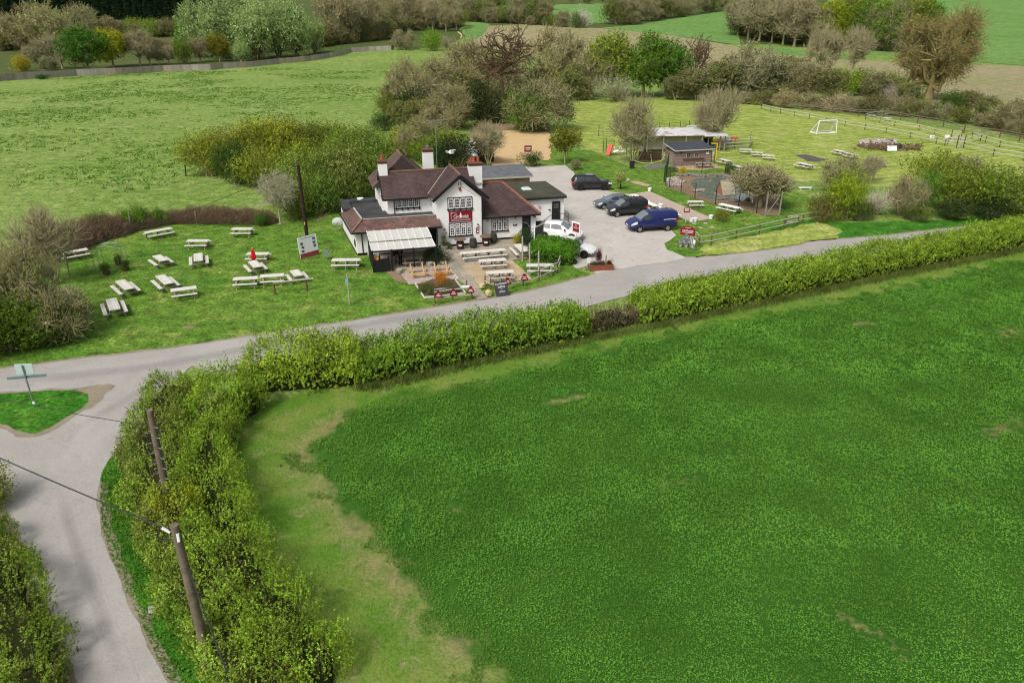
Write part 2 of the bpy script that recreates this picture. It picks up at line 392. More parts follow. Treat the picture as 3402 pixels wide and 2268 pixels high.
# lawns round the pub
lawn = G_('C', (-1500, 380), (-300, 420), (0, 400), (270, 300), (500, 225), (750, 178), (1000, 115), (1300, 100), (1600, 108), (2080, 120), (2200, 60), (2500, -60), (2800, 0))+[W('K', 700, 1000), W('K', 1700, 1300), W('B', 430, 1165), W('B', 620, 1230), W('A', 2352, 1260), W('A', 1500, 1460), W('I', 1500, 520), W('I', 0, 720), W('I', -2500, 900)]
sheet('lawn', lawn, 0.006, M_['lawn'], 0.6, 0.15)
field_r = G_('G', (-760, 700), (-300, 680), (0, 680), (540, 728), (1260, 800), (2352, 975), (2900, 1060), (2900, 1400), (1900, 1330), (900, 1250), (500, 1240), (250, 1190), (-100, 1100), (-640, 1060), (-750, 900))
sheet('playing_field', field_r, 0.008, M_['mown'], 1.0, 0.3)
lawn_r = G_('B', (130, 230), (215, 110), (560, 130), (700, 190), (900, 280), (1200, 270), (1700, 290), (1880, 330), (2200, 420), (2500, 560), (2800, 700), (2800, 850), (2352, 985), (2000, 1018), (1700, 1045), (1390, 1066), (1220, 995), (1195, 940), (1300, 870), (1200, 700), (900, 500), (640, 400), (420, 340), (330, 270))
sheet('lawn', lawn_r, 0.012, M_['lawn'], 0.5, 0.15)
sheet('verge', G_('D', (-60, 1200), (560, 1120), (800, 1150), (1500, 1130), (2352, 1080), (3200, 1000), (3200, 1090), (1280, 1262), (900, 1290), (740, 1300)), 0.018, M_['lush'], 0.6, 0.25)
sheet('verge', G_('D', (-420, 1330), (0, 1265), (300, 1200), (560, 1140), (740, 1190), (760, 1290), (500, 1310), (0, 1392), (-500, 1455)), 0.024, M_['mown'], 0.3, 0.45)

# roads
upper = [W('I', -2500, 960), W('I', -600, 745), W('I', 0, 678), W('I', 300, 640), W('I', 600, 604), W('I', 900, 572), W('I', 1200, 532), W('I', 1500, 488), W('I', 1800, 442), W('I', 2100, 396), W('A', 640, 1562), W('A', 1050, 1492), W('A', 1400, 1443), W('A', 1650, 1394), W('B', 0, 1362), W('B', 200, 1310), W('B', 400, 1260), W('B', 590, 1207), W('B', 760, 1160), W('B', 1000, 1085), W('B', 1390, 1064), W('B', 1500, 1060), W('B', 1700, 1042), W('B', 2000, 1012), W('B', 2352, 962), W('D', 500, 1310), W('D', 900, 1282), W('D', 1280, 1250)]
e = upper[-1]; d_ = (upper[-1]-upper[-6]).normalized()
upper += [e+d_*25, e+d_*90]
upper = smoothline(upper, 1)
def offset_line(L, w):
    out = []
    for i, p in enumerate(L):
        a = L[max(i-1, 0)]; b = L[min(i+1, len(L)-1)]; t = Vector((b[0]-a[0], b[1]-a[1])).normalized()
        out.append(Vector((p[0]+t.y*w, p[1]-t.x*w)))
    return out
lane_r = [W('I', 1330, 650), W('I', 1200, 765), W('I', 1100, 838), W('I', 1020, 935), W('I', 960, 1050), W('I', 870, 1130), W('I', 800, 1230), W('I', 730, 1340), W('I', 690, 1450), W('H', 665, 250), W('H', 668, 350), W('H', 690, 500), W('H', 745, 680), W('H', 800, 800), W('H', 860, 960), W('H', 950, 1160), W('H', 1055, 1390), W('H', 1155, 1580), W('H', 1300, 1900)]
lane_l = [W('H', 700, 1900), W('H', 530, 1580), W('H', 470, 1400), W('H', 400, 1210), W('H', 300, 960), W('H', 210, 715), W('H', 100, 480), W('H', 0, 280), W('H', -150, 60), W('H', -600, -120), W('H', -2500, -400)]
lower = offset_line(upper, 5.2)
lo_r = [p for p in lower if p.x > lane_r[0].x+1.0]
road_poly = [p for p in upper]+list(reversed(lo_r))+smoothline(lane_r, 1)+smoothline(lane_l, 1)
sheet('road', road_poly, 0.03, M_['road'], 0.35, 0.09)
edge_o = [p+Vector((0, 0.35)) for p in upper]
lane_ro = offset_line(smoothline(lane_r[8:], 1), -0.4); lane_lo = offset_line(smoothline(lane_l, 1), -0.45)
sheet('road_edge', edge_o+list(reversed(lo_r))+smoothline(lane_r[:9], 1)+lane_ro+lane_lo, 0.024, M_['edge'], 0.3, 0.22)
isl = G_('I', (-900, 905), (0, 850), (250, 832), (520, 825), (600, 850), (610, 900), (560, 950), (480, 1000), (350, 1080), (250, 1120), (120, 1100), (0, 1055), (-800, 980))
sheet('road_edge', [W('I', -900, 895), W('I', 0, 838), W('I', 480, 812), W('I', 760, 780), W('I', 800, 795), W('I', 640, 930), W('I', 400, 1085), W('I', 250, 1150), W('I', 100, 1140), W('I', 0, 1090), W('I', -800, 1010)], 0.036, M_['edge'], 0.3, 0.25)
sheet('grass_island', isl, 0.042, M_['verge'], 0.25, 0.12)
# darker tyre-polished strip up the middle of the lane, fading into the tarmac on both sides
b = NB('worn_tarmac'); p = b.pos(); at_ = b.n('ShaderNodeAttribute', attribute_name='mid').outputs['Fac']
rc = b.mix(b.rng(b.noise(p, 0.25, 6, 0.65, 0.8), 0.36, 0.64), S_(194, 189, 182), S_(180, 175, 168)); rc = b.mix(b.rng(b.noise(p, 0.7, 7, 0.72, 1.6), 0.55, 0.72, 0, 0.75), rc, S_(160, 154, 146))
wf = b.math('MULTIPLY', b.rng(b.math('ADD', at_, b.math('MULTIPLY', b.math('SUBTRACT', b.noise(p, 1.6, 5, .7), .5), .45)), .25, 1.05), b.rng(b.noise(p, 3, 3), .3, .7, .6, .8))
rc = b.mix(b.math('MULTIPLY', wf, .7), rc, S_(136, 132, 128)); nf = b.noise(p, 14, 3, 0.8); WORN = b.out(b.val(rc, b.rng(nf, 0.3, 0.7, 0.84, 1.16)), 0.6, 0.5, bump=nf, bstr=0.3, bdist=0.02)
def wear(pts, hw):
    L = [p for p in dense_line(smoothline(pts, 2), .4)]; cols = [offset_line(L, hw*k) for k in (-1, -.5, 0, .5, 1)]; n = len(L)
    V = [(cols[k][i].x, cols[k][i].y, .036) for i in range(n) for k in range(5)]; Fq = [(i*5+k, i*5+k+1, (i+1)*5+k+1, (i+1)*5+k) for i in range(n-1) for k in range(4)]
    me = npmesh('road_wear', V, [f[::-1] for f in Fq], [WORN]); a = me.attributes.new('mid', 'FLOAT', 'POINT'); a.data.foreach_set('value', np.array([(0, .7, 1, .7, 0)[k]*min(1, i/8, (n-1-i)/8) for i in range(n) for k in range(5)], np.float32))
    o = link('road_wear', me); o['kind'] = 'structure'
def dense_line(L, st):
    out = []
    for a, b_ in zip(L, L[1:]): k = max(1, int((b_-a).length/st)); out += [a.lerp(b_, j/k) for j in range(k)]
    return out+[L[-1]]
wear([W('H', 380, 150), W('H', 440, 330), W('H', 500, 560), W('H', 600, 820), W('H', 690, 1080), W('H', 790, 1350), W('H', 900, 1640)], .36)
wear([W('I', 0, 760), W('I', 400, 735), W('I', 800, 690), W('I', 1100, 650), W('I', 1500, 580), W('A', 700, 1590), W('A', 1300, 1510)], .9)
wear([W('I', 420, 1150), W('I', 640, 1020), W('I', 850, 900), W('I', 1020, 800), W('I', 1200, 720)], .6)
park = G_('F', (1030, 1152), (1240, 1146), (1390, 1150), (1540, 1140), (1600, 1185))+G_('B', (420, 338), (560, 420), (720, 492), (900, 515), (1100, 650), (1220, 790), (1300, 872), (1200, 940), (1222, 995), (1390, 1066), (1200, 1110), (1000, 1130), (760, 1172), (590, 1210), (545, 1130), (430, 1160), (250, 1000))+[W('K', 1700, 1200), W('K', 1500, 900)]
sheet('car_park', park, 0.048, M_['carpark'], 0.4, 0.14)
sheet('sand_area', G_('F', (1040, 1145), (1225, 1140), (1350, 1115), (1440, 1105), (1450, 940), (1420, 908), (1000, 898), (880, 935), (900, 1000)), 0.054, M_['sand'], 0.8, 0.3)
sheet('bare_ground', G_('S', (1060, 1240), (1300, 1200), (1540, 1210), (1560, 1260), (1300, 1285), (1060, 1290)), 0.05, M_['bare'], 0.8, 0.4)
sheet('boules_pitch', G_('B', (905, 512), (1065, 488), (1300, 590), (1615, 725), (1420, 757), (1290, 700), (1000, 570)), 0.054, M_['boules'], 0.4, 0.08)
sheet('bare_ground', G_('B', (890, 400), (960, 398), (1080, 432), (1050, 446), (950, 425)), 0.03, M_['gravel'], 0.3, 0.15)
sheet('bare_ground', G_('O', (725, 820), (850, 770), (1110, 770), (1150, 800), (960, 850), (780, 860)), 0.03, M_['slate'], 0.3, 0.15)
sheet('gravel_patch', G_('O', (1240, 830), (1340, 860), (1700, 870), (2070, 830), (1950, 760), (1240, 790)), 0.03, M_['gravel'], 0.3, 0.12)

# patio
def slabs(name):
    b = NB(name); uv = b.n('ShaderNodeTexCoord').outputs['Object']
    br = b.n('ShaderNodeTexBrick', {'Vector': uv, 'Color1': S_(196, 184, 164), 'Color2': S_(178, 168, 150), 'Mortar': S_(132, 122, 106), 'Scale': 1.0, 'Mortar Size': 0.018, 'Brick Width': 0.9, 'Row Height': 0.6, 'Bias': 0.0})
    col = b.mix(b.rng(b.noise(b.pos(), 0.5, 5, 0.6), 0.45, 0.65, 0, 0.6), br.outputs[0], S_(150, 146, 126))
    return b.out(b.val(col, b.rng(b.noise(b.pos(), 9, 3, 0.7), 0.3, 0.7, 0.86, 1.12)), 0.9, 0.2)
M_['slabs'] = slabs('paving_slabs')
ANG = math.radians(15); O_ = Vector((-6.9, 66.44, 0))
EX = Vector((math.cos(ANG), math.sin(ANG), 0)); EY = Vector((-math.sin(ANG), math.cos(ANG), 0))
LW = lambda lx, ly, z=0.0: O_+EX*lx+EY*ly+Vector((0, 0, z))     # pub grid -> world
def lsheet(name, pts, z, mat, jit=0.0):
    """flat paved sheet laid on the pub's own grid"""
    P = [((p-O_).dot(EX), (p-O_).dot(EY)) for p in pts]
    bm = bmesh.new(); vs = [bm.verts.new((x, y, 0)) for x, y in P]; f = bm.faces.new(vs); f.normal_update()
    if f.normal.z < 0: f.normal_flip()
    bmesh.ops.triangulate(bm, faces=bm.faces[:])
    me = bpy.data.meshes.new(name); bm.to_mesh(me); bm.free(); me.materials.append(mat)
    o = link(name, me); o.location = (O_.x, O_.y, z); o.rotation_euler = (0, 0, ANG); o['kind'] = 'structure'; return o
lsheet('patio', [LW(-6.6, -0.4), LW(-6.3, -5.6)]+G_('L', (60, 560), (240, 545), (700, 520), (880, 500), (1050, 712), (1110, 760), (1210, 830), (1280, 960), (1365, 1030), (1520, 1000), (1430, 905), (1350, 800), (1290, 700), (1100, 490), (1300, 470), (1600, 480), (1900, 405), (2100, 380), (2200, 330), (2100, 100))+[LW(9.9, 0.9), LW(4, 1.2), LW(-4, 1)], 0.06, M_['slabs'])
sheet('gravel_bed', G_('L', (1100, 492), (1300, 472), (1600, 482), (1895, 408), (1990, 500), (2080, 580), (2190, 695), (1900, 745), (1500, 780), (1420, 800), (1360, 810), (1290, 700)), 0.066, M_['gravel'], 0.2, 0.06)
sheet('pink_gravel', G_('L', (140, 610), (240, 560), (560, 530), (880, 505), (1045, 712), (900, 700), (640, 720), (560, 770), (420, 775), (270, 785), (210, 700)), 0.07, M_['pink'], 0.2, 0.08)
sheet('bare_ground', G_('L', (-60, 545), (60, 540), (150, 610), (250, 760), (120, 740), (-40, 640)), 0.03, M_['bare'], 0.3, 0.2)
sheet('flower_bed', G_('L', (380, 780), (520, 760), (640, 705), (900, 690), (1010, 725), (1150, 930), (900, 975), (520, 998)), 0.076, M_['soil'], 0.25, 0.06)
for a in ((1040, 720, 1), (300, 580, 1.4), (760, 355, 1.6), (480, 640, 1.2)):
    pass
sheet('bare_ground', [W('C', 1255+46*math.cos(t), 1016+15*math.sin(t)) for t in np.linspace(0, 2*PI, 14)[:-1]], 0.03, M_['bare'], 0.2, 0.05)
sheet('bare_ground', G_('V', (1300, 1045), (1480, 925), (1500, 935), (1340, 1050)), 0.016, M_['bare'], 0.3, 0.15)

# pond
b = NB('pond_water'); nz = b.noise(b.pos(), 1.2, 4, 0.6)
M_['water'] = b.out(b.mix(b.rng(nz, 0.4, 0.65), S_(96, 112, 102, 1.3), S_(122, 134, 122, 1.3)), 0.06, 0.6, bump=b.noise(b.pos(), 3.0, 3), bstr=0.06, bdist=0.03)
sheet('pond_bank', G_('P', (170, 330), (150, 200), (330, 120), (700, 95), (1100, 95), (1440, 150), (1650, 210), (2000, 330), (2100, 560), (2080, 800), (1850, 800), (1700, 770), (1440, 700), (1000, 610), (820, 560), (650, 510), (430, 410)), 0.03, M_['bare'], 0.3, 0.2)
sheet('pond', G_('P', (560, 215), (760, 165), (1100, 150), (1300, 185), (1460, 215), (1700, 270), (1760, 380), (1600, 470), (1480, 555), (1250, 545), (1020, 535), (860, 515), (680, 455), (800, 380), (640, 330)), 0.045, M_['water'], 0.4, 0.15)

# the near crop field with its grassy margin: a fine grid, distance to the crop edge kept as an attribute
crop_edge = [W('Z', x, y) for x, y in ((2760, 506), (2352, 600), (2100, 656), (1867, 708), (1600, 762), (1381, 805), (1175, 860), (1050, 892), (905, 928), (820, 957), (759, 982), (723, 1020), (720, 1047), (742, 1076), (763, 1126), (830, 1190), (890, 1258), (950, 1332), (987, 1375), (1024, 1432), (1108, 1490), (1160, 1575), (1260, 1750))]
fieldpoly = [W('Z', x, y) for x, y in ((3000, 330), (2600, 480), (2352, 540), (2050, 610), (1700, 680), (1400, 740), (1100, 800), (900, 850), (700, 900), (500, 960), (420, 1080), (420, 1250), (520, 1450), (620, 1650), (700, 1800))]
far = [Vector((140, 5, 0)), Vector((200, 60, 0))]
cpoly = crop_edge+[Vector((140, 8, 0)), Vector((150, 70, 0))]
fpoly = fieldpoly+[Vector((60, 8, 0)), Vector((140, 30, 0))]
def field_mesh(cell, x0, x1, y0, y1, hole=None):
    gx, gy = np.meshgrid(np.arange(x0, x1, cell), np.arange(y0, y1, cell)); ny, nx_ = gx.shape
    cx = gx[:-1, :-1]+cell/2; cy = gy[:-1, :-1]+cell/2
    ok = inpoly(cx, cy, fpoly)
    if hole is not None: ok &= ~hole(cx, cy)
    j, i = np.nonzero(ok); Fq = np.stack([j*nx_+i, j*nx_+i+1, (j+1)*nx_+i+1, (j+1)*nx_+i], 1)
    X, Y = gx.ravel(), gy.ravel(); used, inv = np.unique(Fq, return_inverse=True)
    return X[used], Y[used], inv.reshape(-1, 4)
def crop_fields(X, Y):
    sd = polydist(X, Y, crop_edge); sd = np.where(inpoly(X, Y, cpoly), sd, -sd)
    bare = np.zeros(X.shape)
    for (a, b_, wd, st) in BARE:
        d = polydist(X, Y, [a, b_]); bare = np.maximum(bare, st*np.clip(1.25-d/wd, 0, 1))
    return sd, bare
BARE = [(W('Z', *a), W('Z', *b_), wd, st*.6) for a, b_, wd, st in [((1255, 928), (1340, 910), .55, 1), ((1030, 1160), (1080, 1205), .5, .6), ((1520, 1115), (1600, 1098), .5, .8), ((785, 1025), (788, 1028), .35, 1), ((1930, 1410), (2080, 1500), .45, .9), ((2280, 990), (2350, 975), 1.2, .8), ((2320, 770), (2352, 760), 1.6, .9), ((1960, 745), (2000, 742), .7, .9), ((2080, 720), (2250, 690), .9, .55), ((1620, 812), (1660, 806), .6, .8), ((2090, 850), (2300, 760), 1.6, .35), ((880, 1290), (930, 1340), .4, .9), ((770, 1130), (860, 1250), .35, .7), ((740, 985), (790, 960), .7, 1), ((640, 1000), (720, 1060), 1.8, .55), ((690, 1080), (720, 1140), 1.2, .5)]]
X, Y, Fq = field_mesh(0.35, -14, 68, 8, 84)
sd, bare = crop_fields(X, Y)
V = np.stack([X, Y, 0.02+0*X], 1)
b = NB('crop_field'); p = b.pos()
at = lambda nm: b.n('ShaderNodeAttribute', attribute_name=nm).outputs['Fac']
wob = b.math('ADD', b.math('MULTIPLY', b.math('SUBTRACT', b.noise(p, 0.5, 6, 0.75), 0.5), 4.0), 0.0)
cm = b.rng(b.math('ADD', at('sd'), wob), -0.5, 0.3)
margin = b.mix(b.rng(b.noise(p, 0.35, 5, 0.65, 0.5), 0.4, 0.62), S_(106, 150, 50), S_(140, 160, 74))
margin = b.mix(b.rng(b.noise(p, 1.1, 6, 0.75, 0.7), 0.55, 0.7, 0, 0.8), margin, S_(176, 164, 120))
margin = b.mix(b.rng(b.noise(p, 0.8, 5, 0.7), 0.58, 0.7, 0, 0.9), margin, S_(72, 122, 42))
tanf = b.math('MULTIPLY', b.rng(b.math('ADD', at('sd'), wob), -2.2, -.3), b.rng(b.math('ADD', b.noise(p, .7, 7, .8, .8), at('dry')), .74, 1.0)); margin = b.mix(b.math('MULTIPLY', tanf, .85), margin, b.mix(b.noise(p, 3, 4), S_(196, 176, 134), S_(150, 140, 96)))
crop = b.mix(b.rng(b.noise(p, 0.09, 5, 0.6), 0.4, 0.62), S_(64, 114, 36), S_(76, 124, 42))
crop = b.mix(b.rng(b.noise(p, 0.35, 6, 0.7), 0.58, 0.72, 0, 0.35), crop, S_(112, 130, 70))
col = b.mix(cm, margin, crop)
bm_ = b.rng(b.math('ADD', at('bare'), b.math('MULTIPLY', b.math('SUBTRACT', b.noise(p, 1.6, 5, 0.75), 0.5), 1.6)), 0.35, 0.75)
col = b.mix(bm_, col, b.mix(b.noise(p, 2.5, 4), S_(150, 150, 70), S_(172, 156, 124)))
nf = b.noise(p, 8, 4, 0.8)
b.out(b.val(col, b.rng(nf, 0.3, 0.7, 0.65, 1.3)), 0.95, 0.1, bump=nf, bstr=0.9, bdist=0.08)
me = npmesh('crop_field', V, Fq, [b.m])
dry = np.clip(.42-polydist(X, Y, [W('Z', 800, 965), W('Z', 690, 1040), W('Z', 760, 1160), W('Z', 900, 1330), W('Z', 1050, 1500)])/14, .05, .42)
for nm, arr in (('sd', sd), ('bare', bare), ('dry', dry)):
    a = me.attributes.new(nm, 'FLOAT', 'POINT'); a.data.foreach_set('value', arr.astype(np.float32))
o = link('crop_field', me); o['kind'] = 'structure'
# outer part of the field, beyond the frame
sheet('field_margin', [Vector((60, 8, 0)), Vector((160, 0, 0)), Vector((190, 95, 0)), W('Z', 2700, 445), W('Z', 2352, 545), W('Z', 2352, 700)], 0.012, M_['lush'], 3, 0.3)

# crop leaves: thousands of small plants, ONE object
def scatter(n_try, x0, x1, y0, y1, dens):
    X = RNG.uniform(x0, x1, n_try); Y = RNG.uniform(y0, y1, n_try)
    f = (np.abs(X) < Y*0.68+7.5)
    X, Y = X[f], Y[f]; k = RNG.random(len(X)) < dens(X, Y); return X[k], Y[k]
lm_crop = leafmat('crop_leaf', 0.72, 1.24, 0.25, 0.1, 0.22)
parts = []
for (y0, y1, n, sz) in ((14, 24, 150000, 0.036), (24, 40, 210000, 0.046), (40, 62, 170000, 0.066), (62, 84, 60000, 0.09)):
    X, Y = scatter(n*2, -14, 68, y0, y1, lambda a, c: 0.9*np.ones(a.shape))
    sd, bare = crop_fields(X, Y); nv = (vnoise(X, Y, 1.1, 3)-0.5)*3+(vnoise(X, Y, 0.4, 5)-.5)*1.2
    keep = inpoly(X, Y, fpoly) & (sd+nv > -0.1) & (bare+(vnoise(X, Y, .5, 8)-.5)*1.2 < 0.5)
    X, Y = X[keep], Y[keep]
    lump = 0.4*vnoise(X, Y, 0.6, 4)+0.6*vnoise(X*1.1+Y*.3, Y-X*.3, 0.19, 9)
    Z = 0.03+lump*0.08+RNG.uniform(0, 0.07, len(X))
    parts.append(leaves(np.stack([X, Y, Z], 1), sz, RNG, 1.0, 0.6))
def merge(parts):
    V = np.concatenate([p[0] for p in parts]); n = 0; Fs = []
    for p in parts: Fs.append(p[1]+n); n += len(p[0])
    return V, np.concatenate(Fs)
V, Fq = merge(parts)
o = link('crop_leaves', npmesh('crop_leaves', V, Fq, [lm_crop])); o.color = S_(90, 138, 52, 0.93); o['kind'] = 'stuff'
# tufts of coarser grass: field margin, meadow tussocks, verges
def blades(X, Y, z, h, w_, rng, lean=0.5):
    n = len(X); a = rng.uniform(0, 2*PI, n); L = rng.uniform(0.5, 1.3, n)*h
    dx = np.cos(a)*w_; dy = np.sin(a)*w_; lx = rng.normal(0, lean, n)*L; ly = rng.normal(0, lean, n)*L
    P = np.stack([X, Y, np.full(n, z)], 1)
    A = P+np.stack([-dx, -dy, 0*dx], 1); B_ = P+np.stack([dx, dy, 0*dx], 1); T = P+np.stack([lx, ly, L], 1)
    V = np.stack([A, B_, T+np.stack([dx, dy, 0*dx], 1)*.25, T-np.stack([dx, dy, 0*dx], 1)*.25], 1).reshape(-1, 3)
    return V, np.arange(n*4).reshape(n, 4)
lm_grass = leafmat('grass_blade', 0.6, 1.35, 0.25, 0.2, 0.3)
X, Y = scatter(130000, -14, 62, 14, 70, lambda a, c: 1.0*np.ones(a.shape))
sd, bare = crop_fields(X, Y); k = inpoly(X, Y, fpoly) & (sd < 0.4); X, Y = X[k], Y[k]
o = link('margin_grass', npmesh('margin_grass', *blades(X, Y, 0.01, 0.13, 0.012, RNG), [lm_grass])); o.color = S_(124, 156, 62, 1.1); o['kind'] = 'stuff'
mp = G_('E', (-500, 600), (0, 580), (2352, 360), (2700, 400), (2900, 700), (1700, 880), (1360, 1060), (1380, 1240), (700, 1370), (0, 1540), (-700, 1700))
x0, x1 = min(p.x for p in mp), max(p.x for p in mp); y0, y1 = min(p.y for p in mp), max(p.y for p in mp)
X, Y = scatter(100000, x0, x1, y0, y1, lambda a, c: np.clip((vnoise(a, c, 2.0, 21)*0.6+vnoise(a, c, 14, 22)*0.8-0.72)*4, 0.0, 1)*0.8)
k = inpoly(X, Y, mp); X, Y = X[k], Y[k]
P = np.repeat(np.stack([X, Y], 1), 4, 0)+RNG.normal(0, 0.22, (len(X)*4, 2))
o = link('meadow_tussocks', npmesh('meadow_tussocks', *blades(P[:, 0], P[:, 1], 0.0, 0.22, 0.07, RNG, 0.7), [lm_grass])); o.color = S_(92, 138, 50, 1.05); o['kind'] = 'stuff'
# ================================================================ VEGETATION
LM = leafmat('leaf', 0.5, 1.45, 0.28, 3.0, 0.5)          # trees: unit-high meshes, colour from each object
LMH = leafmat('hedge_leaf', 0.45, 1.6, 0.3, 0.5, 0.35)
LMB = leafmat('bramble_hedge_leaf', 0.42, 1.65, 0.25, 0.4, 0.45, (S_(136, 128, 80, 1.0), 0.56, 0.72))
LMBL = leafmat('blossom', 0.6, 1.3, 0.3, 2.5, 0.3)
def barkmat(name):
    b = NB(name); col = b.n('ShaderNodeObjectInfo').outputs['Color']
    f = b.rng(b.noise(b.pos(1, 1, 0.3, obj=True), 14, 4, 0.7), 0.3, 0.7, 0.6, 1.4)
    return b.out(b.val(col, f), 0.95, 0.1)
BK = barkmat('bark')
def grow_tree(seed, trunk=0.22, lev=5, nch=(2, 3), spread=0.62, ratio=0.74, L0=0.26, r0=0.022, wob=0.22, up=0.12, stems=1, side=0.5, gnarl=0.0, minr=0.0011, splay=0.25):
    rd = random.Random(seed); segs = []; tips = []
    def rv(): return Vector((rd.gauss(0, 1), rd.gauss(0, 1), rd.gauss(0, 1)))
    def grow(p, d, L, r, l):
        n = 3 if l < lev-1 else 2
        for i in range(n):
            d = (d+rv()*(wob*0.5+gnarl)+Vector((0, 0, up))).normalized(); q = p+d*(L/n)
            ra = max(minr, r*(1-0.28*i/n)); rb = max(minr, r*(1-0.28*(i+1)/n)); segs.append((p, q, ra, rb)); p = q
            if l > 0 and i < n-1 and rd.random() < side:
                if l < lev: grow(p, (d*0.5+rv()*spread).normalized(), L*ratio*0.8, rb*0.55, l+1)
        if l >= lev: tips.append(p); return
        for k in range(rd.randint(*nch)):
            ax = rv(); ax -= ax.dot(d)*d
            dd = (d+ax.normalized()*spread*rd.uniform(0.6, 1.3)).normalized()
            grow(p, dd, L*ratio*rd.uniform(0.8, 1.15), r*0.66, l+1)
    for s in range(stems):
        a = 2*PI*(s+rd.random()*.6)/stems; d = Vector((math.cos(a)*splay, math.sin(a)*splay, 1)).normalized() if stems > 1 else Vector((rd.gauss(0, .03), rd.gauss(0, .03), 1))
        base = Vector((math.cos(a)*.02, math.sin(a)*.02, 0)) if stems > 1 else Vector((0, 0, 0))
        q = base+d*trunk; m = base+d*trunk*.5+rv()*.006
        segs.append((base, m, r0*1.35, r0*1.08)); segs.append((m, q, r0*1.08, r0))
        for k in range(rd.randint(*nch)+(2 if stems == 1 else 0)):
            ax = rv(); ax.z = abs(ax.z)*.2; dd = (d+ax.normalized()*spread*rd.uniform(0.5, 1.5)).normalized()
            grow(q, dd, L0*rd.uniform(.8, 1.15), r0*0.68, 1)
    h = max(s[1].z for s in segs)
    segs = [(a/h, b_/h, r1, r2) for a, b_, r1, r2 in segs]; tips = [t/h for t in tips]
    return segs, tips
VAR = {}
def variant(key, seed, leaf=None, per=0, clump=0.06, lsize=0.012, up=0.6, mat=None, squash=0.8, maxtips=None, width=1.0, **kw):
    segs, tips = grow_tree(seed, **kw)
    wd = np.percentile(np.array([[abs(t.x), abs(t.y)] for t in tips]).max(1), 93)*2+clump; kx = width/wd
    segs = [(Vector((a.x*kx, a.y*kx, a.z)), Vector((b_.x*kx, b_.y*kx, b_.z)), r1, r2) for a, b_, r1, r2 in segs]; tips = [Vector((t.x*kx, t.y*kx, t.z)) for t in tips]
    V, Fq = segtubes(segs, 4); tm = npmesh(key+'_trunk', V, Fq, [BK], smooth=True); cm = None
    if per:
        rng = np.random.default_rng(seed+100); T = np.array(tips)
        if maxtips and len(T) > maxtips: T = T[rng.choice(len(T), maxtips, False)]
        P = np.repeat(T, per, 0)+rng.normal(size=(len(T)*per, 3))*clump*np.array([1, 1, squash])
        P[:, 2] = np.maximum(P[:, 2], 0.02)
        V, Fq = leaves(P, lsize, rng, up); cm = npmesh(key+'_crown', V, Fq, [mat or LM])
    VAR[key] = (tm, cm)
def puff(key, seed, nshoot, lsize, w=0.6, nleaf=8, mat=None, shoot=0.16, spiky=0.6, stems=26, lobes=9, up=0.5, inner=0.35, hmin=0.04, sprawl=1.0):
    """shrub: leafy shoots over a lumpy mass, bare stems inside (unit high)"""
    rng = np.random.default_rng(seed); Lc = []
    for k in range(lobes):
        a = rng.uniform(0, 2*PI); rr = w*0.62*math.sqrt(rng.random()); z = rng.uniform(0.22, 0.72)*(1-0.35*rr/w)
        Lc.append((math.cos(a)*rr, math.sin(a)*rr, z, rng.uniform(0.2, 0.34)))
    Lc = np.array(Lc); li = rng.integers(0, lobes, nshoot); d = rng.normal(size=(nshoot, 3)); d /= np.linalg.norm(d, axis=1)[:, None]
    rad = np.where(rng.random(nshoot) < inner, rng.uniform(.3, .9, nshoot), rng.uniform(.85, 1.08, nshoot))
    B_ = Lc[li, :3]+d*Lc[li, 3:4]*rad[:, None]; B_[:, 2] = np.maximum(B_[:, 2], hmin+rng.uniform(0, .05, nshoot))
    D = d*0.6*sprawl+np.array([0, 0, spiky])+rng.normal(0, .3, (nshoot, 3)); D /= np.linalg.norm(D, axis=1)[:, None]
    L = shoot*rng.uniform(0.5, 1.3, nshoot); t = rng.uniform(-.25, 1, (nshoot, nleaf))
    P = (B_[:, None]+D[:, None]*(L[:, None]*t)[..., None]).reshape(-1, 3)+rng.normal(0, lsize*.55, (nshoot*nleaf, 3))
    P[:, 2] = np.maximum(P[:, 2], 0.01); z1 = np.percentile(P[:, 2], 99.5); P /= z1; kx = 1.3/(2*np.percentile(np.abs(P[:, :2]).max(1), 95)); P[:, :2] *= kx
    V, Fq = leaves(P, lsize, rng, up*.6, outv=np.repeat(d*1.1, nleaf, 0)); cm = npmesh(key+'_foliage', V, Fq, [mat or LM])
    S = []
    idx = rng.choice(nshoot, stems*4, False)
    for k in range(stems):
        b0 = Vector((rng.normal(0, .06*w/.6), rng.normal(0, .06*w/.6), 0))
        e = Vector(B_[idx[k]]/z1*np.array([kx, kx, 1])); mid = b0.lerp(e, .5)+Vector((0, 0, .08)); S += [(b0, mid, .011, .008), (mid, e, .008, .004)]
        for j in range(3):
            e2 = Vector(B_[idx[stems+k*3+j]]/z1*np.array([kx, kx, 1]))
            if (e2-mid).length < .6: S.append((mid, e2, .005, .002))
    V, Fq = segtubes(S, 4); VAR[key] = (npmesh(key+'_stems', V, Fq, [BK]), cm)
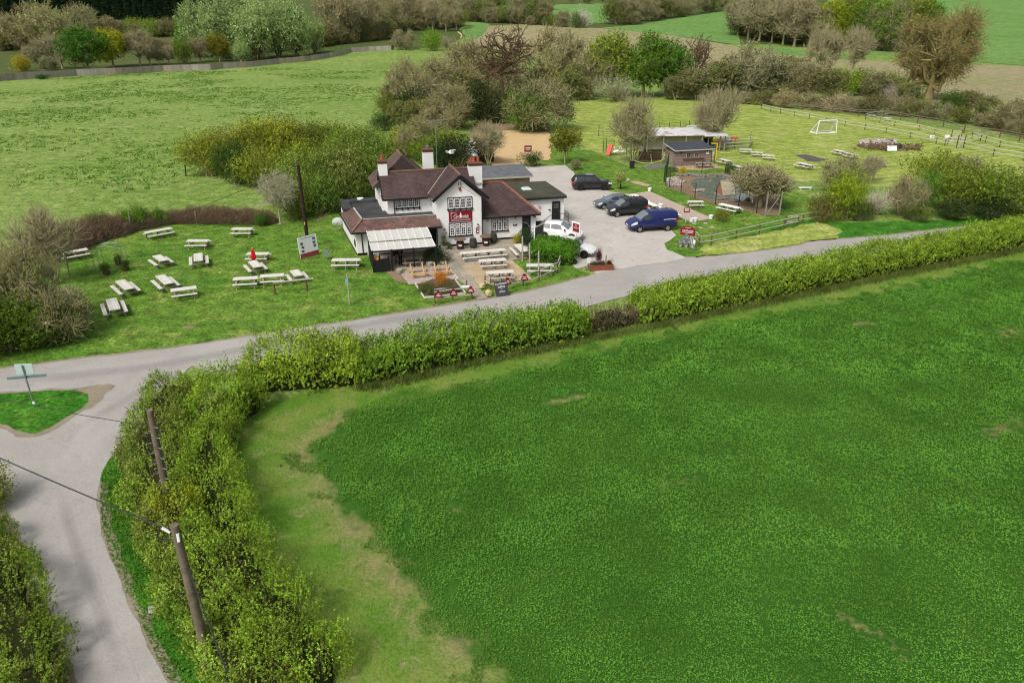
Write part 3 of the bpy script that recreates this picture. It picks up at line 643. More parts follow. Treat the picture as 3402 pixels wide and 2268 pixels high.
def twiggy(key, seed, n, w=0.7, lsize=0.01, leafn=1200, dome=True, r=0.0035, mat=None, L=0.3):
    """thicket of fine bare twigs with scattered buds (unit high)"""
    rng = np.random.default_rng(seed); a = rng.uniform(0, 2*PI, n); rr = w*np.sqrt(rng.random(n)); zz = (np.sqrt(np.maximum(0, 1-(rr/w)**2)) if dome else np.ones(n)*.95)*rng.uniform(.35, 1.0, n)
    zz *= 0.75+0.4*vnoise(np.cos(a)*rr+3, np.sin(a)*rr+3, .22, seed)
    E = np.stack([np.cos(a)*rr, np.sin(a)*rr, zz], 1); D = E*np.array([.9, .9, 1])+rng.normal(0, .38, (n, 3)); D /= np.linalg.norm(D, axis=1)[:, None]
    ln = L*rng.uniform(.5, 1.2, n)[:, None]; A = E-D*ln; A[:, 2] = np.maximum(A[:, 2], 0); M = (A+E)/2+rng.normal(0, .03, (n, 3))
    S = [(A[i], M[i], r*1.3, r) for i in range(n)]+[(M[i], E[i], r, r*.5) for i in range(n)]
    V, Fq = segtubes(S, 3); tm = npmesh(key+'_twigs', V, Fq, [BK]); 
    k = rng.integers(0, n, leafn); t = rng.random(leafn)[:, None]; P = A[k]*(1-t)+E[k]*t+rng.normal(0, .018, (leafn, 3))
    P[:, 2] = np.maximum(P[:, 2], .01)
    V, Fq = leaves(P, lsize, rng, .5); VAR[key] = (tm, npmesh(key+'_buds', V, Fq, [mat or LM]))
def crown(key, seed, nshoot=2000, nleaf=7, lsize=.0125, lobes=18, w=.5, z0=.2, twr=.0014, mat=None, tr=.022, th=.22, lobr=(.13, .2), inner=.3, shoot=.1, spiky=.35, stems=1, up=.45, flat=1.0, cone=0.0, twig=True, linkers=420, droop=0.0, splay=.06, gn=.03):
    """tree: trunk and limbs reaching into lobes of shoots, unit high, unit wide (2*w)"""
    rng = np.random.default_rng(seed); Lc = []; zc = (1+z0)/2; hh = (1-z0)/2; tries = 0
    while len(Lc) < lobes and tries < 4000:
        tries += 1; d = rng.normal(size=3); d /= np.linalg.norm(d); q = rng.uniform(.25, 1)**.45; R_ = rng.uniform(*lobr)
        p = np.array([d[0]*(w-R_*.8)*q, d[1]*(w-R_*.8)*q, zc+d[2]*(hh-R_*.7)*q]); p[:2] *= 1-cone*max(0, (p[2]-z0)/(1-z0))
        if all(np.linalg.norm((p-c[:3])*np.array([1, 1, 1.1])) > (R_+c[3])*.42 for c in Lc): Lc.append(np.array([*p, R_]))
    Lc = np.array(Lc); li = rng.choice(len(Lc), nshoot, p=Lc[:, 3]**2/np.sum(Lc[:, 3]**2)); d = rng.normal(size=(nshoot, 3)); d[:, 2] += .25; d /= np.linalg.norm(d, axis=1)[:, None]
    rad = np.where(rng.random(nshoot) < inner, rng.uniform(.2, .85, nshoot), rng.uniform(.85, 1.1, nshoot)); amp = .75+.5*rng.random((len(Lc), 1))[li][:, 0]
    B_ = Lc[li, :3]+d*np.array([1, 1, flat])*(Lc[li, 3]*rad)[:, None]; B_[:, 2] = np.maximum(B_[:, 2], .04)
    D = d*.7+np.array([0, 0, spiky-droop])+rng.normal(0, .35, (nshoot, 3)); D /= np.linalg.norm(D, axis=1)[:, None]; L = shoot*rng.uniform(.5, 1.3, nshoot)*amp
    S = []; hub = Vector((rng.normal(0, .01), rng.normal(0, .01), th))
    hubs = []
    for k in range(stems):
        a = 2*PI*(k+rng.random()*.5)/stems; b0 = Vector((math.cos(a)*.015*(stems > 1), math.sin(a)*.015*(stems > 1), 0)); hb = Vector((math.cos(a)*splay*(stems > 1), math.sin(a)*splay*(stems > 1), th))
        S += [(b0, b0.lerp(hb, .5), tr*1.4, tr*1.1), (b0.lerp(hb, .5), hb, tr*1.1, tr)]; hubs.append(hb)
        if stems == 1: top = Vector((rng.normal(0, .03), rng.normal(0, .03), z0+(1-z0)*.72)); S += [(hb, hb.lerp(top, .5), tr, tr*.6), (hb.lerp(top, .5), top, tr*.6, tr*.2)]; axis = (hb, top)
    for c in Lc:
        e = Vector(c[:3])
        if stems == 1: t_ = min(.95, max(0, (e.z-.22-axis[0].z)/(axis[1].z-axis[0].z))); s0 = axis[0].lerp(axis[1], t_*.8); r_ = tr*(.62-.4*t_)
        else: s0 = min(hubs, key=lambda q: (q-e).length); r_ = tr*.55
        v = e-s0; m1 = s0+v*.33+Vector(rng.normal(0, gn, 3))+Vector((0, 0, -.02)); m2 = s0+v*.68+Vector(rng.normal(0, gn, 3))+Vector((0, 0, .015))
        S += [(s0, m1, r_, r_*.75), (m1, m2, r_*.75, r_*.5), (m2, e, r_*.5, r_*.28)]
    for i in rng.choice(nshoot, min(linkers, nshoot), False):
        c = Lc[li[i]]; a0 = Vector(c[:3]); e = Vector(B_[i]); m_ = a0.lerp(e, .5)+Vector(rng.normal(0, gn*.6, 3)); S += [(a0, m_, twr*2.6, twr*1.9), (m_, e, twr*1.9, twr*1.3)]
    if twig:
        for i in range(nshoot): S.append((Vector(B_[i]), Vector(B_[i]+D[i]*L[i]), twr*1.2, twr*.7))
    V, Fq = segtubes(S, 4); tm = npmesh(key+'_trunk', V, Fq, [BK], smooth=True); cm = None
    if nleaf:
        t = rng.uniform(-.2, 1, (nshoot, nleaf)); P = (B_[:, None]+D[:, None]*(L[:, None]*t)[..., None]).reshape(-1, 3)+rng.normal(0, lsize*.8, (nshoot*nleaf, 3)); P[:, 2] = np.maximum(P[:, 2], .01)
        OV = np.repeat(d*1.1, nleaf, 0); V, Fq = leaves(P, lsize, rng, up*.6, outv=OV); cm = npmesh(key+'_crown', V, Fq, [mat or LM])
    VAR[key] = (tm, cm)
# the kinds (unit-high prototypes whose mesh data the copies share)
for i in range(3):
    crown('leafy%d' % i, 20+i, 2100, 8, .0135, 20+2*i, z0=.1, twig=False, lobr=(.12, .2), gn=.02)
    crown('bud%d' % i, 40+i, 1150, 4, .0115, 18, z0=.12, twr=.0024, lobr=(.11, .19), shoot=.1, inner=.4, linkers=700, spiky=.5, tr=.026, gn=.04)
    crown('bare%d' % i, 60+i, 1250, 0, .008, 18, z0=.16, twr=.0025, lobr=(.11, .18), shoot=.11, inner=.45, linkers=800, spiky=.6, tr=.026, gn=.04)
    puff('shrub%d' % i, 80+i, 1500, .019, .6, shoot=.14, lobes=15, nleaf=7)
    twiggy('bramble%d' % i, 100+i, 2600, .75, .0095, 2600)
    crown('thicket%d' % i, 110+i, 1500, 4, .0165, 22, w=.72, z0=-.08, twr=.0032, lobr=(.1, .24), stems=6, tr=.012, th=.12, shoot=.13, inner=.45, spiky=.45, linkers=700, splay=.12)
    crown('willow%d' % i, 120+i, 2300, 8, .012, 24, z0=.04, twig=False, lobr=(.1, .17), stems=3, shoot=.12, flat=1.35, spiky=.1, up=.3, th=.12)
    crown('fill%d' % i, 220+i, 1050, 6, .019, 16, z0=.0, twr=.0026, lobr=(.11, .22), shoot=.1, inner=.35, linkers=500, th=.1, stems=2)
crown('stems0', 141, 2100, 3, .009, 18, z0=.1, twr=.0022, stems=7, tr=.013, th=.16, shoot=.12, inner=.5, spiky=.6, linkers=900, lobr=(.14, .2))
crown('stems1', 142, 1300, 1, .009, 15, z0=.12, twr=.0026, stems=6, tr=.013, th=.2, shoot=.14, inner=.55, spiky=.7, linkers=900, splay=.1)
crown('vase0', 146, 1900, 1, .007, 18, z0=.2, twr=.0023, tr=.026, th=.2, shoot=.13, inner=.5, spiky=.8, linkers=1100)
variant('dead_oak', 153, lev=5, spread=.8, L0=.15, up=.03, side=.8, gnarl=.27, trunk=.42, r0=.027, nch=(2, 3), ratio=.82, minr=.0022)
variant('gnarl0', 158, lev=5, spread=.75, L0=.24, up=.03, side=.6, gnarl=.22, trunk=.2, r0=.03, nch=(2, 3), ratio=.78, minr=.003)
crown('oak', 163, 3600, 3, .006, 40, z0=.13, twr=.0011, tr=.04, th=.16, lobr=(.09, .16), shoot=.07, inner=.5, spiky=.25, linkers=2600, gn=.05)
crown('birch', 171, 1300, 4, .01, 16, w=.5, z0=.3, twr=.002, tr=.015, th=.4, shoot=.12, inner=.5, spiky=.1, linkers=400)
crown('apple', 176, 1900, 4, .0165, 16, z0=.32, twr=.005, tr=.06, th=.3, lobr=(.16, .24), shoot=.16, inner=.5, linkers=500, gn=.06)
crown('young', 181, 900, 8, .02, 12, z0=.34, twig=False, tr=.022, th=.36, lobr=(.15, .22))
for i in range(2):
    rng = np.random.default_rng(190+i); n = 9000; z = rng.random(n)**.8; tier = np.abs(((z*11) % 1)-.5)*.5+.7
    r_ = .3*(1-z)**.75*tier*np.sqrt(rng.uniform(.3, 1, n))+.01; a = rng.uniform(0, 2*PI, n)
    V, Fq = leaves(np.stack([np.cos(a)*r_, np.sin(a)*r_, .06+z*.94], 1),    .02, rng, .3, .4)
    t_, f_ = segtubes([(Vector((0, 0, 0)), Vector((0, 0, .95)), .014, .003)], 5)
    VAR['conifer%d' % i] = (npmesh('conifer_trunk', t_, f_, [BK]), npmesh('conifer_crown', V, Fq, [LM]))
puff('blossom0', 200, 900, .012, .62, mat=LMBL, inner=.2, stems=60)
puff('clipped', 205, 1500, .016, .5, shoot=.05, spiky=.2, lobes=14)
NPL = [0]
BARK = S_(146, 140, 108, .85)
def plant(kind, loc, h, wide=1.0, col=(90, 130, 50), bark=None, name='tree', label=None, cat='tree', group=None, rz=None, k=0.95):
    NPL[0] += 1; tm, cm = VAR[kind]; col = (col[0], col[1]*1.05, col[2]*.97) if col[0] > col[1] and col[0] < 170 else col; rd = random.Random(NPL[0])
    o = thing(name, label, cat, loc, rd.uniform(0, 6.28) if rz is None else rz, group); o.scale = (h*wide, h*wide, h)
    sh = cat in ('shrub', 'bush', 'bramble', 'plant')
    t = link('stems' if sh else 'trunk', tm, o); t.color = bark or BARK
    if cm is not None:
        c = link('foliage' if sh else 'crown', cm, o); v = rd.uniform(.92, 1.08); cc = S_(*col, k); c.color = (cc[0]*v, cc[1]*v, cc[2]*v*.97, 1)
    return o
def PT_(kind, base, top, wide=1.0, **kw):
    """base=(crop,x,y) on the ground, top=(crop,x,y) of the crown"""
    wide *= {'oak': 1.15, 'apple': 1.5, 'vase0': 1.55, 'dead_oak': 1.0, 'gnarl0': 1.2}.get(kind, 1.38 if kind[:3] in ('lea', 'bud', 'bar', 'wil', 'bir', 'you', 'ste') else 1.12)
    p = TG(*base); t = HT(*top, p.y); return plant(kind, p, max(0.4, t.z-p.z), wide, **kw)

# ---- individual trees, nearest the pub first: kind, base, top, width, colour, name, label, category
OL = (132, 138, 62); YG = (142, 160, 54); GR = (84, 132, 46); BR = (128, 112, 84); GY = (138, 134, 112); DK = (52, 76, 36); PG = (150, 172, 116); BL = (206, 196, 190)
T1 = [
 ('dead_oak', ('F', 1105, 855), ('F', 1110, 105), .62, BR, 'dead_tree', 'tall bare gnarled oak behind the sand yard with a thick grey trunk', 'tree'),
 ('bud0', ('F', 1500, 640), ('F', 1480, 150), .62, (150, 138, 84), 'tree', 'tall open pale twigged tree just beside the dead oak', 'tree'),
 ('bud1', ('F', 900, 720), ('F', 880, 255), .8, (128, 116, 66), 'tree', 'brown budding tree just left of the dead oak trunk', 'tree'),
 ('bud2', ('F', 620, 830), ('F', 600, 390), .72, (138, 130, 76), 'tree', 'brown olive twiggy tree at the meadow corner behind the aerial mast', 'tree'),
 ('bud0', ('F', 440, 800), ('F', 450, 370), .5, (146, 140, 92), 'tree', 'slim pale budding tree on the meadow edge of the clump', 'tree'),
 ('bud1', ('F', 750, 900), ('F', 760, 560), .8, (122, 116, 62), 'tree', 'low olive budding tree in front of the dead oak clump', 'tree'),
 ('thicket0', ('F', 1370, 900), ('F', 1330, 540), .98, (112, 118, 66), 'thorn_thicket', 'big domed grey green thorn thicket beside the sand yard', 'shrub'),
 ('shrub0', ('F', 1270, 905), ('F', 1270, 620), .75, (92, 122, 50), 'bush', 'green leafy bush against the thorn thicket by the dead oak foot', 'shrub'),
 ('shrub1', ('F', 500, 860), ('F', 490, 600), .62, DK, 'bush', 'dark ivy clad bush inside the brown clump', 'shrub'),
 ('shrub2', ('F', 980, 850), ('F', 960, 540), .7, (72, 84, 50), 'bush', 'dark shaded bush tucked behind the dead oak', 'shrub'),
 ('thicket1', ('F', 660, 960), ('F', 680, 720), 1.0, (124, 118, 66), 'thorn_thicket', 'brown twig thicket behind the aerial mast', 'shrub'),
 ('shrub0', ('F', 290, 900), ('F', 270, 775), 1.0, (70, 100, 52), 'bush', 'rounded dark green bush at the meadow edge', 'shrub'),
 ('shrub1', ('F', 330, 800), ('F', 330, 640), .9, (112, 122, 56), 'bush', 'olive bush on the corner of the meadow', 'shrub'),
 ('leafy0', ('F', 1850, 660), ('F', 1850, 235), .85, (128, 146, 58), 'tree', 'yellow green spring tree beside the darker green one beyond the field', 'tree'),
 ('leafy1', ('F', 2080, 670), ('F', 2040, 230), .68, (100, 138, 50), 'tree', 'mid green tall tree between the yellow green tree and the dark green one', 'tree'),
 ('leafy2', ('F', 2230, 660), ('F', 2230, 265), .74, (84, 128, 46), 'tree', 'dense bright green round tree at the back of the playing field', 'tree'),
 ('blossom0', ('F', 1900, 700), ('F', 1900, 490), 1.1, (168, 164, 146), 'blackthorn', 'large grey white blossoming thorn under the yellow green tree', 'shrub'),
 ('shrub2', ('F', 1600, 690), ('F', 1590, 560), 1.0, (92, 112, 54), 'bush', 'green bush at the far left corner of the playing field', 'shrub'),
 ('gnarl0', ('G', 70, 640), ('G', 90, 215), .5, (120, 96, 70), 'dead_tree', 'bare reddish brown gnarled tree standing in the hedgerow', 'tree'),
 ('thicket2', ('G', 440, 680), ('G', 440, 300), .9, (126, 134, 98), 'sallow', 'big rounded silvery grey sallow in the hedgerow', 'shrub'),
 ('thicket1', ('G', 740, 690), ('G', 740, 385), .85, (122, 116, 80), 'thorn_thicket', 'brown grey rounded thicket right of the silvery sallow', 'shrub'),
 ('bare0', ('G', 960, 560), ('G', 950, 185), .62, BR, 'tree', 'pale bare tree rising above the hedgerow, nearest the sallow', 'tree'),
 ('bare1', ('G', 1165, 520), ('G', 1190, 170), .55, BR, 'tree', 'pale leaning bare tree above the hedgerow near the big oak', 'tree'),
 ('shrub0', ('G', 1090, 660), ('G', 1090, 470), .95, (132, 158, 50), 'bush', 'bright yellow green bush in the hedgerow below the pale bare trees', 'shrub'),
 ('shrub1', ('G', 1230, 660), ('G', 1230, 470), .9, (108, 120, 70), 'bush', 'grey green bush beside the bright yellow green one', 'shrub'),
 ('shrub2', ('G', 1400, 680), ('G', 1420, 490), .9, (116, 132, 60), 'bush', 'olive green bush left of the big oak trunk', 'shrub'),
 ('oak', ('G', 1690, 690), ('G', 1760, 15), .86, (146, 128, 66), 'oak_tree', 'huge spreading budding oak standing in the hedgerow by the top field', 'tree'),
 ('blossom0', ('G', 1420, 720), ('G', 1420, 560), .8, (178, 166, 160), 'blackthorn', 'pinkish white blossoming thorn left of the big oak foot', 'shrub'),
 ('blossom0', ('G', 2070, 800), ('G', 2060, 600), .55, (196, 180, 176), 'blackthorn', 'pale pink blossoming thorn right of the big oak', 'shrub'),
 ('shrub0', ('G', 1830, 800), ('G', 1820, 620), .85, (78, 104, 48), 'bush', 'dark green bush under the right side of the big oak', 'shrub'),
 ('thicket0', ('G', 2250, 900), ('G', 2230, 700), 1.2, (122, 108, 76), 'thorn_thicket', 'low brown thicket at the right end of the hedgerow', 'shrub'),
 ('shrub1', ('G', 2160, 870), ('G', 2160, 720), .9, (116, 136, 58), 'bush', 'light green bush below the pale pink thorn', 'shrub'),
 ('stems0', ('F', 2005, 1130), ('F', 1960, 665), .58, (134, 140, 84), 'tree', 'many stemmed budding tree in front of the white roofed shed', 'tree'),
 ('vase0', ('O', 1890, 490), ('T', 1390, 870), .62, (152, 142, 96), 'tree', 'bare vase shaped tree rising behind the wooden hut', 'tree'),
 ('apple', ('P', 1740, 650), ('P', 1850, 0), 1.05, (124, 124, 82), 'apple_tree', 'low spreading budding tree leaning over the pond', 'tree'),
 ('young', ('B', 330, 245), ('B', 345, -60), .72, (118, 124, 44), 'tree', 'small round headed bronze green tree with a stake by the car park', 'tree'),
 ('stems1', ('F', 1015, 1140), ('F', 1000, 820), .62, (160, 138, 92), 'tree', 'bare multi stemmed small tree in front of the sand yard', 'tree'),
 ('birch', ('V', 975, 1075), ('V', 930, 560), .62, (150, 156, 60), 'birch_tree', 'slender white trunked birch just behind the utility pole', 'tree'),
 ('bud2', ('F', 510, 1110), ('F', 500, 800), .7, (140, 148, 62), 'tree', 'small pale barked tree right behind the pub roof', 'tree'),
 ('young', ('B', 808, 470), ('B', 800, 320), .6, (158, 166, 92), 'sapling', 'tiny pale green sapling on the grass beside the black SUV', 'tree'),
]
for k_, b_, t_, w_, c_, n_, l_, ct in T1:
    PT_(k_, b_, t_, w_, col=c_, name=n_, label=l_, cat=ct)
# birch gets a white trunk
for o in C.objects:
    if o.name.startswith('birch_tree'):
        for ch in o.children:
            if ch.name.startswith('trunk'): ch.color = S_(200, 194, 180)
    if o.name.startswith('dead_tree'):
        for ch in o.children: ch.color = S_(104, 88, 66, 1.0)
    if o.name.startswith('oak_tree'):
        for ch in o.children:
            ch.color = S_(128, 116, 78, .85) if ch.name.startswith('trunk') else S_(152, 148, 76, .85)
# ---- thorn copse beside the pub (between the meadow and the garden)
rd = random.Random(5)
cop = [(V_, h) for V_, h in ((((1480), 1180), 1.0),)]
for i, (x, y, ty, w_, c_) in enumerate([(1450, 1210, 900, .8, (142, 152, 58)), (1560, 1180, 870, .8, (136, 142, 62)), (1700, 1150, 840, .85, (140, 150, 60)), (1850, 1130, 800, .85, (146, 156, 56)), (2000, 1110, 800, .85, (134, 142, 62)), (2140, 1090, 820, .8, (126, 136, 62)), (1640, 1270, 960, .62, (70, 98, 44)), (1800, 1290, 1000, .75, (146, 158, 64)), (2060, 1270, 960, .85, (136, 152, 58)), (2260, 1080, 830, .8, (120, 140, 56))]):
    PT_('shrub%d' % (i % 3), ('E', x, y), ('E', x, ty), w_, col=c_, name='hawthorn', label='olive green budding hawthorn in the copse between meadow and pub', cat='shrub', group='hawthorns in the copse by the pub')
for i, (x, y, ty, w_, c_) in enumerate([(1230, 900, 360, .75, (122, 146, 66)), (1420, 880, 330, .7, (106, 134, 58)), (1560, 860, 300, .75, (132, 138, 76)), (1700, 800, 230, .7, (114, 140, 62)), (1350, 960, 560, .9, (96, 126, 54)), (1540, 930, 500, .9, (116, 134, 66)), (1120, 1010, 640, .7, (120, 138, 58)), (1680, 740, 160, .75, (120, 140, 56)), (1850, 640, 130, .8, (104, 126, 60))]):
    PT_('shrub%d' % ((i+1) % 3), ('V', x, y), ('V', x, ty), w_, col=c_, name='hazel', label='fresh green leafy shrub in the thick screen behind the pub', cat='shrub', group='green shrubs screening the back of the pub')
for i, (x, y, ty, w_, c_) in enumerate([(60, 1130, 900, .9, (120, 140, 58)), (180, 1120, 860, .9, (108, 134, 54)), (420, 1080, 870, .9, (150, 160, 62)), (720, 1090, 890, .8, (136, 156, 56)), (600, 1130, 930, .8, (120, 146, 52)), (20, 1250, 1000, .9, (86, 122, 48)), (120, 1300, 1080, .9, (80, 116, 46))]):
    PT_('shrub%d' % (i % 3), ('F', x, y), ('F', x, ty), w_, col=c_, name='bush', label='yellow green bush close behind the pub roofs', cat='shrub', group='bushes close behind the pub roofs')
PT_('clipped', ('F', 820, 1160), ('F', 830, 930), 1.0, col=(54, 62, 46), name='evergreen', label='dark almost black evergreen behind the middle chimney', cat='shrub')
PT_('shrub1', ('F', 700, 1150), ('F', 690, 980), .7, col=(58, 92, 40), name='bush', label='dark green bush between the aerial mast and the black evergreen', cat='shrub')
PT_('clipped', ('B', 30, 270), ('B', 40, 140), 1.1, col=(50, 88, 38), name='bush', label='round clipped dark green bush in front of the small red sign', cat='shrub')
PT_('thicket0', ('B', 430, 300), ('B', 440, 205), .8, col=(108, 126, 76), name='bush', label='small wispy grey green bush near the car park corner', cat='shrub')
PT_('shrub0', ('B', 1690, 745), ('B', 1680, 635), .8, col=(126, 134, 62), name='bush', label='rounded olive bush at the end of the boules pitch', cat='shrub')
PT_('shrub2', ('O', 1390, 945), ('O', 1395, 790), .6, col=(196, 178, 46), name='gorse', label='yellow flowering bush in front of the wooden hut', cat='shrub')
PT_('thicket1', ('O', 1240, 890), ('O', 1230, 790), 1.0, col=(80, 84, 70), name='bush', label='low grey bush by the green netting', cat='shrub')
PT_('shrub1', ('O', 2200, 950), ('O', 2190, 720), .55, col=(76, 104, 48), name='bush', label='dark green bush beside the pond beyond the fence', cat='shrub')
for i, (kd, x, y, ty, w_, c_) in enumerate([('bud0', 560, 780, 400, .9, (138, 134, 76)), ('fill0', 700, 800, 520, 1.1, (122, 122, 64)), ('fill1', 840, 820, 480, 1.1, (116, 118, 66)), ('bud1', 1010, 780, 360, .9, (134, 126, 78)), ('fill2', 560, 900, 680, 1.1, (128, 126, 66)), ('fill0', 420, 900, 690, 1.0, (118, 126, 60)), ('fill1', 780, 880, 660, 1.1, (130, 118, 74)), ('bud2', 1230, 760, 330, .9, (132, 128, 76)), ('fill2', 1150, 820, 600, 1.1, (110, 116, 62)), ('fill0', 1400, 760, 470, 1.0, (132, 130, 78)), ('fill1', 1620, 680, 430, .9, (128, 134, 70)), ('bud0', 1720, 670, 350, .8, (140, 140, 80)), ('fill2', 380, 780, 560, 1.0, (140, 134, 88))]):
    PT_(kd, ('F', x, y), ('F', x, ty), w_, col=c_, name='tree', label='olive brown tree packed into the clump behind the pub', cat='tree', group='trees packed round the dead oak')
for i, (x, y, ty, c_) in enumerate([(1560, 690, 480, (108, 124, 62)), (1680, 690, 530, (128, 124, 84)), (2300, 690, 520, (112, 116, 70)), (2420, 690, 470, (118, 122, 74))]):
    PT_('fill%d' % (i % 3), ('F', x, y), ('F', x, ty), 1.1, col=c_, name='scrub_tree', label='scrubby tree filling the far edge of the playing field', cat='shrub', group='scrub at the far edge of the playing field')
for i, (x, y, ty, c_) in enumerate([(250, 690, 420, (110, 118, 66)), (580, 690, 400, (118, 122, 80)), (860, 700, 450, (124, 116, 80)), (1000, 700, 470, (112, 124, 60)), (1320, 700, 500, (116, 112, 76)), (1560, 730, 560, (110, 122, 62)), (1950, 800, 620, (124, 118, 78)), (2080, 820, 660, (112, 124, 64)), (2330, 860, 680, (122, 116, 80)), (700, 640, 380, (126, 124, 88)), (330, 650, 380, (120, 126, 84))]):
    PT_('fill%d' % (i % 3), ('G', x, y), ('G', x, ty), 1.15, col=c_, name='scrub_tree', label='taller scrubby tree in the back hedgerow', cat='shrub', group='taller scrub of the back hedgerow')
# ---- right hand shrubbery between the playing field and the road
for i, (kd, x, y, tx, ty, w_, c_, lb, nm) in enumerate([
 ('shrub0', 800, 1120, 800, 690, .55, (136, 158, 46), 'tall bright lime green bush at the left end of the roadside shrubbery', 'bush'),
 ('blossom0', 1040, 1080, 1040, 830, .75, (206, 194, 192), 'white blossoming thorn in the middle of the roadside shrubbery', 'blackthorn'),
 ('stems1', 1020, 800, 1010, 545, .7, (206, 206, 176), 'small cream blossoming tree above the lime green bush', 'fruit_tree'),
 ('thicket2', 780, 880, 770, 570, .9, (122, 120, 84), 'bare grey brown thicket behind the lime green bush', 'thorn_thicket'),
 ('shrub1', 1600, 900, 1550, 520, .95, (128, 144, 54), 'largest broad olive green bush of the roadside shrubbery', 'bush'),
 ('shrub2', 1490, 1010, 1480, 690, .6, (96, 138, 58), 'fresh green bush set in the front of the roadside shrubbery', 'bush'),
 ('thicket1', 1280, 1090, 1290, 700, .6, (136, 124, 84), 'tawny twiggy bush right of the white thorn', 'thorn_thicket'),
 ('shrub0', 1880, 1060, 1850, 620, .8, (118, 136, 52), 'olive bush right of the largest one', 'bush'),
 ('thicket0', 1830, 900, 1850, 560, .85, (128, 126, 96), 'grey leafless bush behind the olive ones', 'thorn_thicket'),
 ('shrub1', 2130, 1080, 2120, 650, .85, (108, 132, 48), 'green bush near the right edge of the picture, above the road hedge', 'bush'),
 ('shrub2', 2350, 1070, 2350, 680, .9, (112, 130, 50), 'green bush at the right edge of the picture behind the road hedge', 'bush'),
 ('shrub2', 600, 1130, 590, 900, .8, (118, 118, 60), 'straggly olive bush at the end of the rail fence', 'bush'),
 ('shrub0', 930, 1130, 920, 960, 1.0, (84, 104, 46), 'low dark bush at the foot of the roadside shrubbery', 'bush'),
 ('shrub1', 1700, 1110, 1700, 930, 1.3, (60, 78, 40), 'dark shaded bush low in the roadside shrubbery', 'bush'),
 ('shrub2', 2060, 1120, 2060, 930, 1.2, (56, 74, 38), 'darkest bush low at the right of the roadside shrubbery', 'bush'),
 ('shrub0', 1400, 1130, 1400, 990, 1.2, (98, 112, 54), 'low brown green bush under the tawny twiggy one', 'bush')]):
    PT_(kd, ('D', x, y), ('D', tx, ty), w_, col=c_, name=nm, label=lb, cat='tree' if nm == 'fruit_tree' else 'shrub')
# ---- hedgerow thorns along the back of the playing field and paddock
for i, (x, y, ty, c_) in enumerate([(60, 690, 560, (96, 104, 58)), (180, 700, 600, (116, 104, 74)), (300, 705, 590, (88, 100, 56)), (420, 715, 630, (150, 138, 116)), (560, 725, 620, (120, 112, 76)), (700, 740, 615, (168, 144, 104)), (860, 750, 640, (162, 152, 124)), (960, 760, 640, (120, 110, 80)), (1060, 770, 640, (172, 160, 132)), (1180, 780, 660, (150, 136, 118)), (1300, 790, 650, (110, 104, 78)), (1500, 800, 660, (124, 112, 82)), (1630, 810, 680, (120, 112, 74)), (1750, 830, 690, (96, 108, 56)), (1930, 850, 730, (112, 118, 64)), (2050, 870, 780, (116, 104, 76)), (2180, 900, 800, (126, 110, 84)), (2310, 930, 820, (122, 112, 80)), (2420, 950, 820, (118, 112, 76))]):
    PT_('thicket%d' % (i % 3) if i % 2 else 'shrub%d' % (i % 3), ('G', x, y), ('G', x, ty), 1.15, col=c_, name='hedgerow_thorn', label='brownish thorn bush in the hedgerow along the back of the playing field', cat='shrub', group='thorns of the back hedgerow')
# ---- garden hedges: bramble banks and the bushes at the left edge
for i, (x, y, ty, wd) in enumerate([(-60, 420, 230, 1.5), (60, 380, 130, 1.5), (170, 320, 80, 1.4), (290, 285, 70, 1.4), (420, 240, 30, 1.4), (560, 215, 20, 1.4), (690, 180, 20, 1.3), (860, 150, 0, 1.3), (1000, 125, -10, 1.3), (1140, 110, -25, 1.3), (1290, 105, -50, 1.2), (1440, 105, -60, 1.2), (1600, 108, -60, 1.2), (1760, 112, -40, 1.2), (1900, 118, -20, 1.2)]):
    PT_('bramble%d' % (i % 3), ('C', x, y-14), ('C', x, ty), wd, col=(128, 112, 82), bark=S_(124, 104, 84, .95), name='bramble', label='brown tangled bramble in the bank between the garden and the meadow', cat='bramble', group='brambles along the meadow edge')
for x, y, ty, lb in ((700, 165, -10, 'fresh green shrub by the taller fence post in the brambles'), (820, 150, -60, 'bright green shrub in the brambles, middle one of three'), (1010, 120, -30, 'bright green shrub in the brambles nearest the birch'), (500, 200, 0, 'olive shrub in the brambles above the metal arch')):
    PT_('shrub%d' % (x % 3), ('C', x, y), ('C', x, ty), .7, col=(104, 140, 54), name='bush', label=lb, cat='shrub')
PT_('shrub0', ('C', 1880, 128), ('C', 1880, 20), .9, col=(78, 124, 46), name='bush', label='low green bush at the foot of the white birch', cat='shrub')
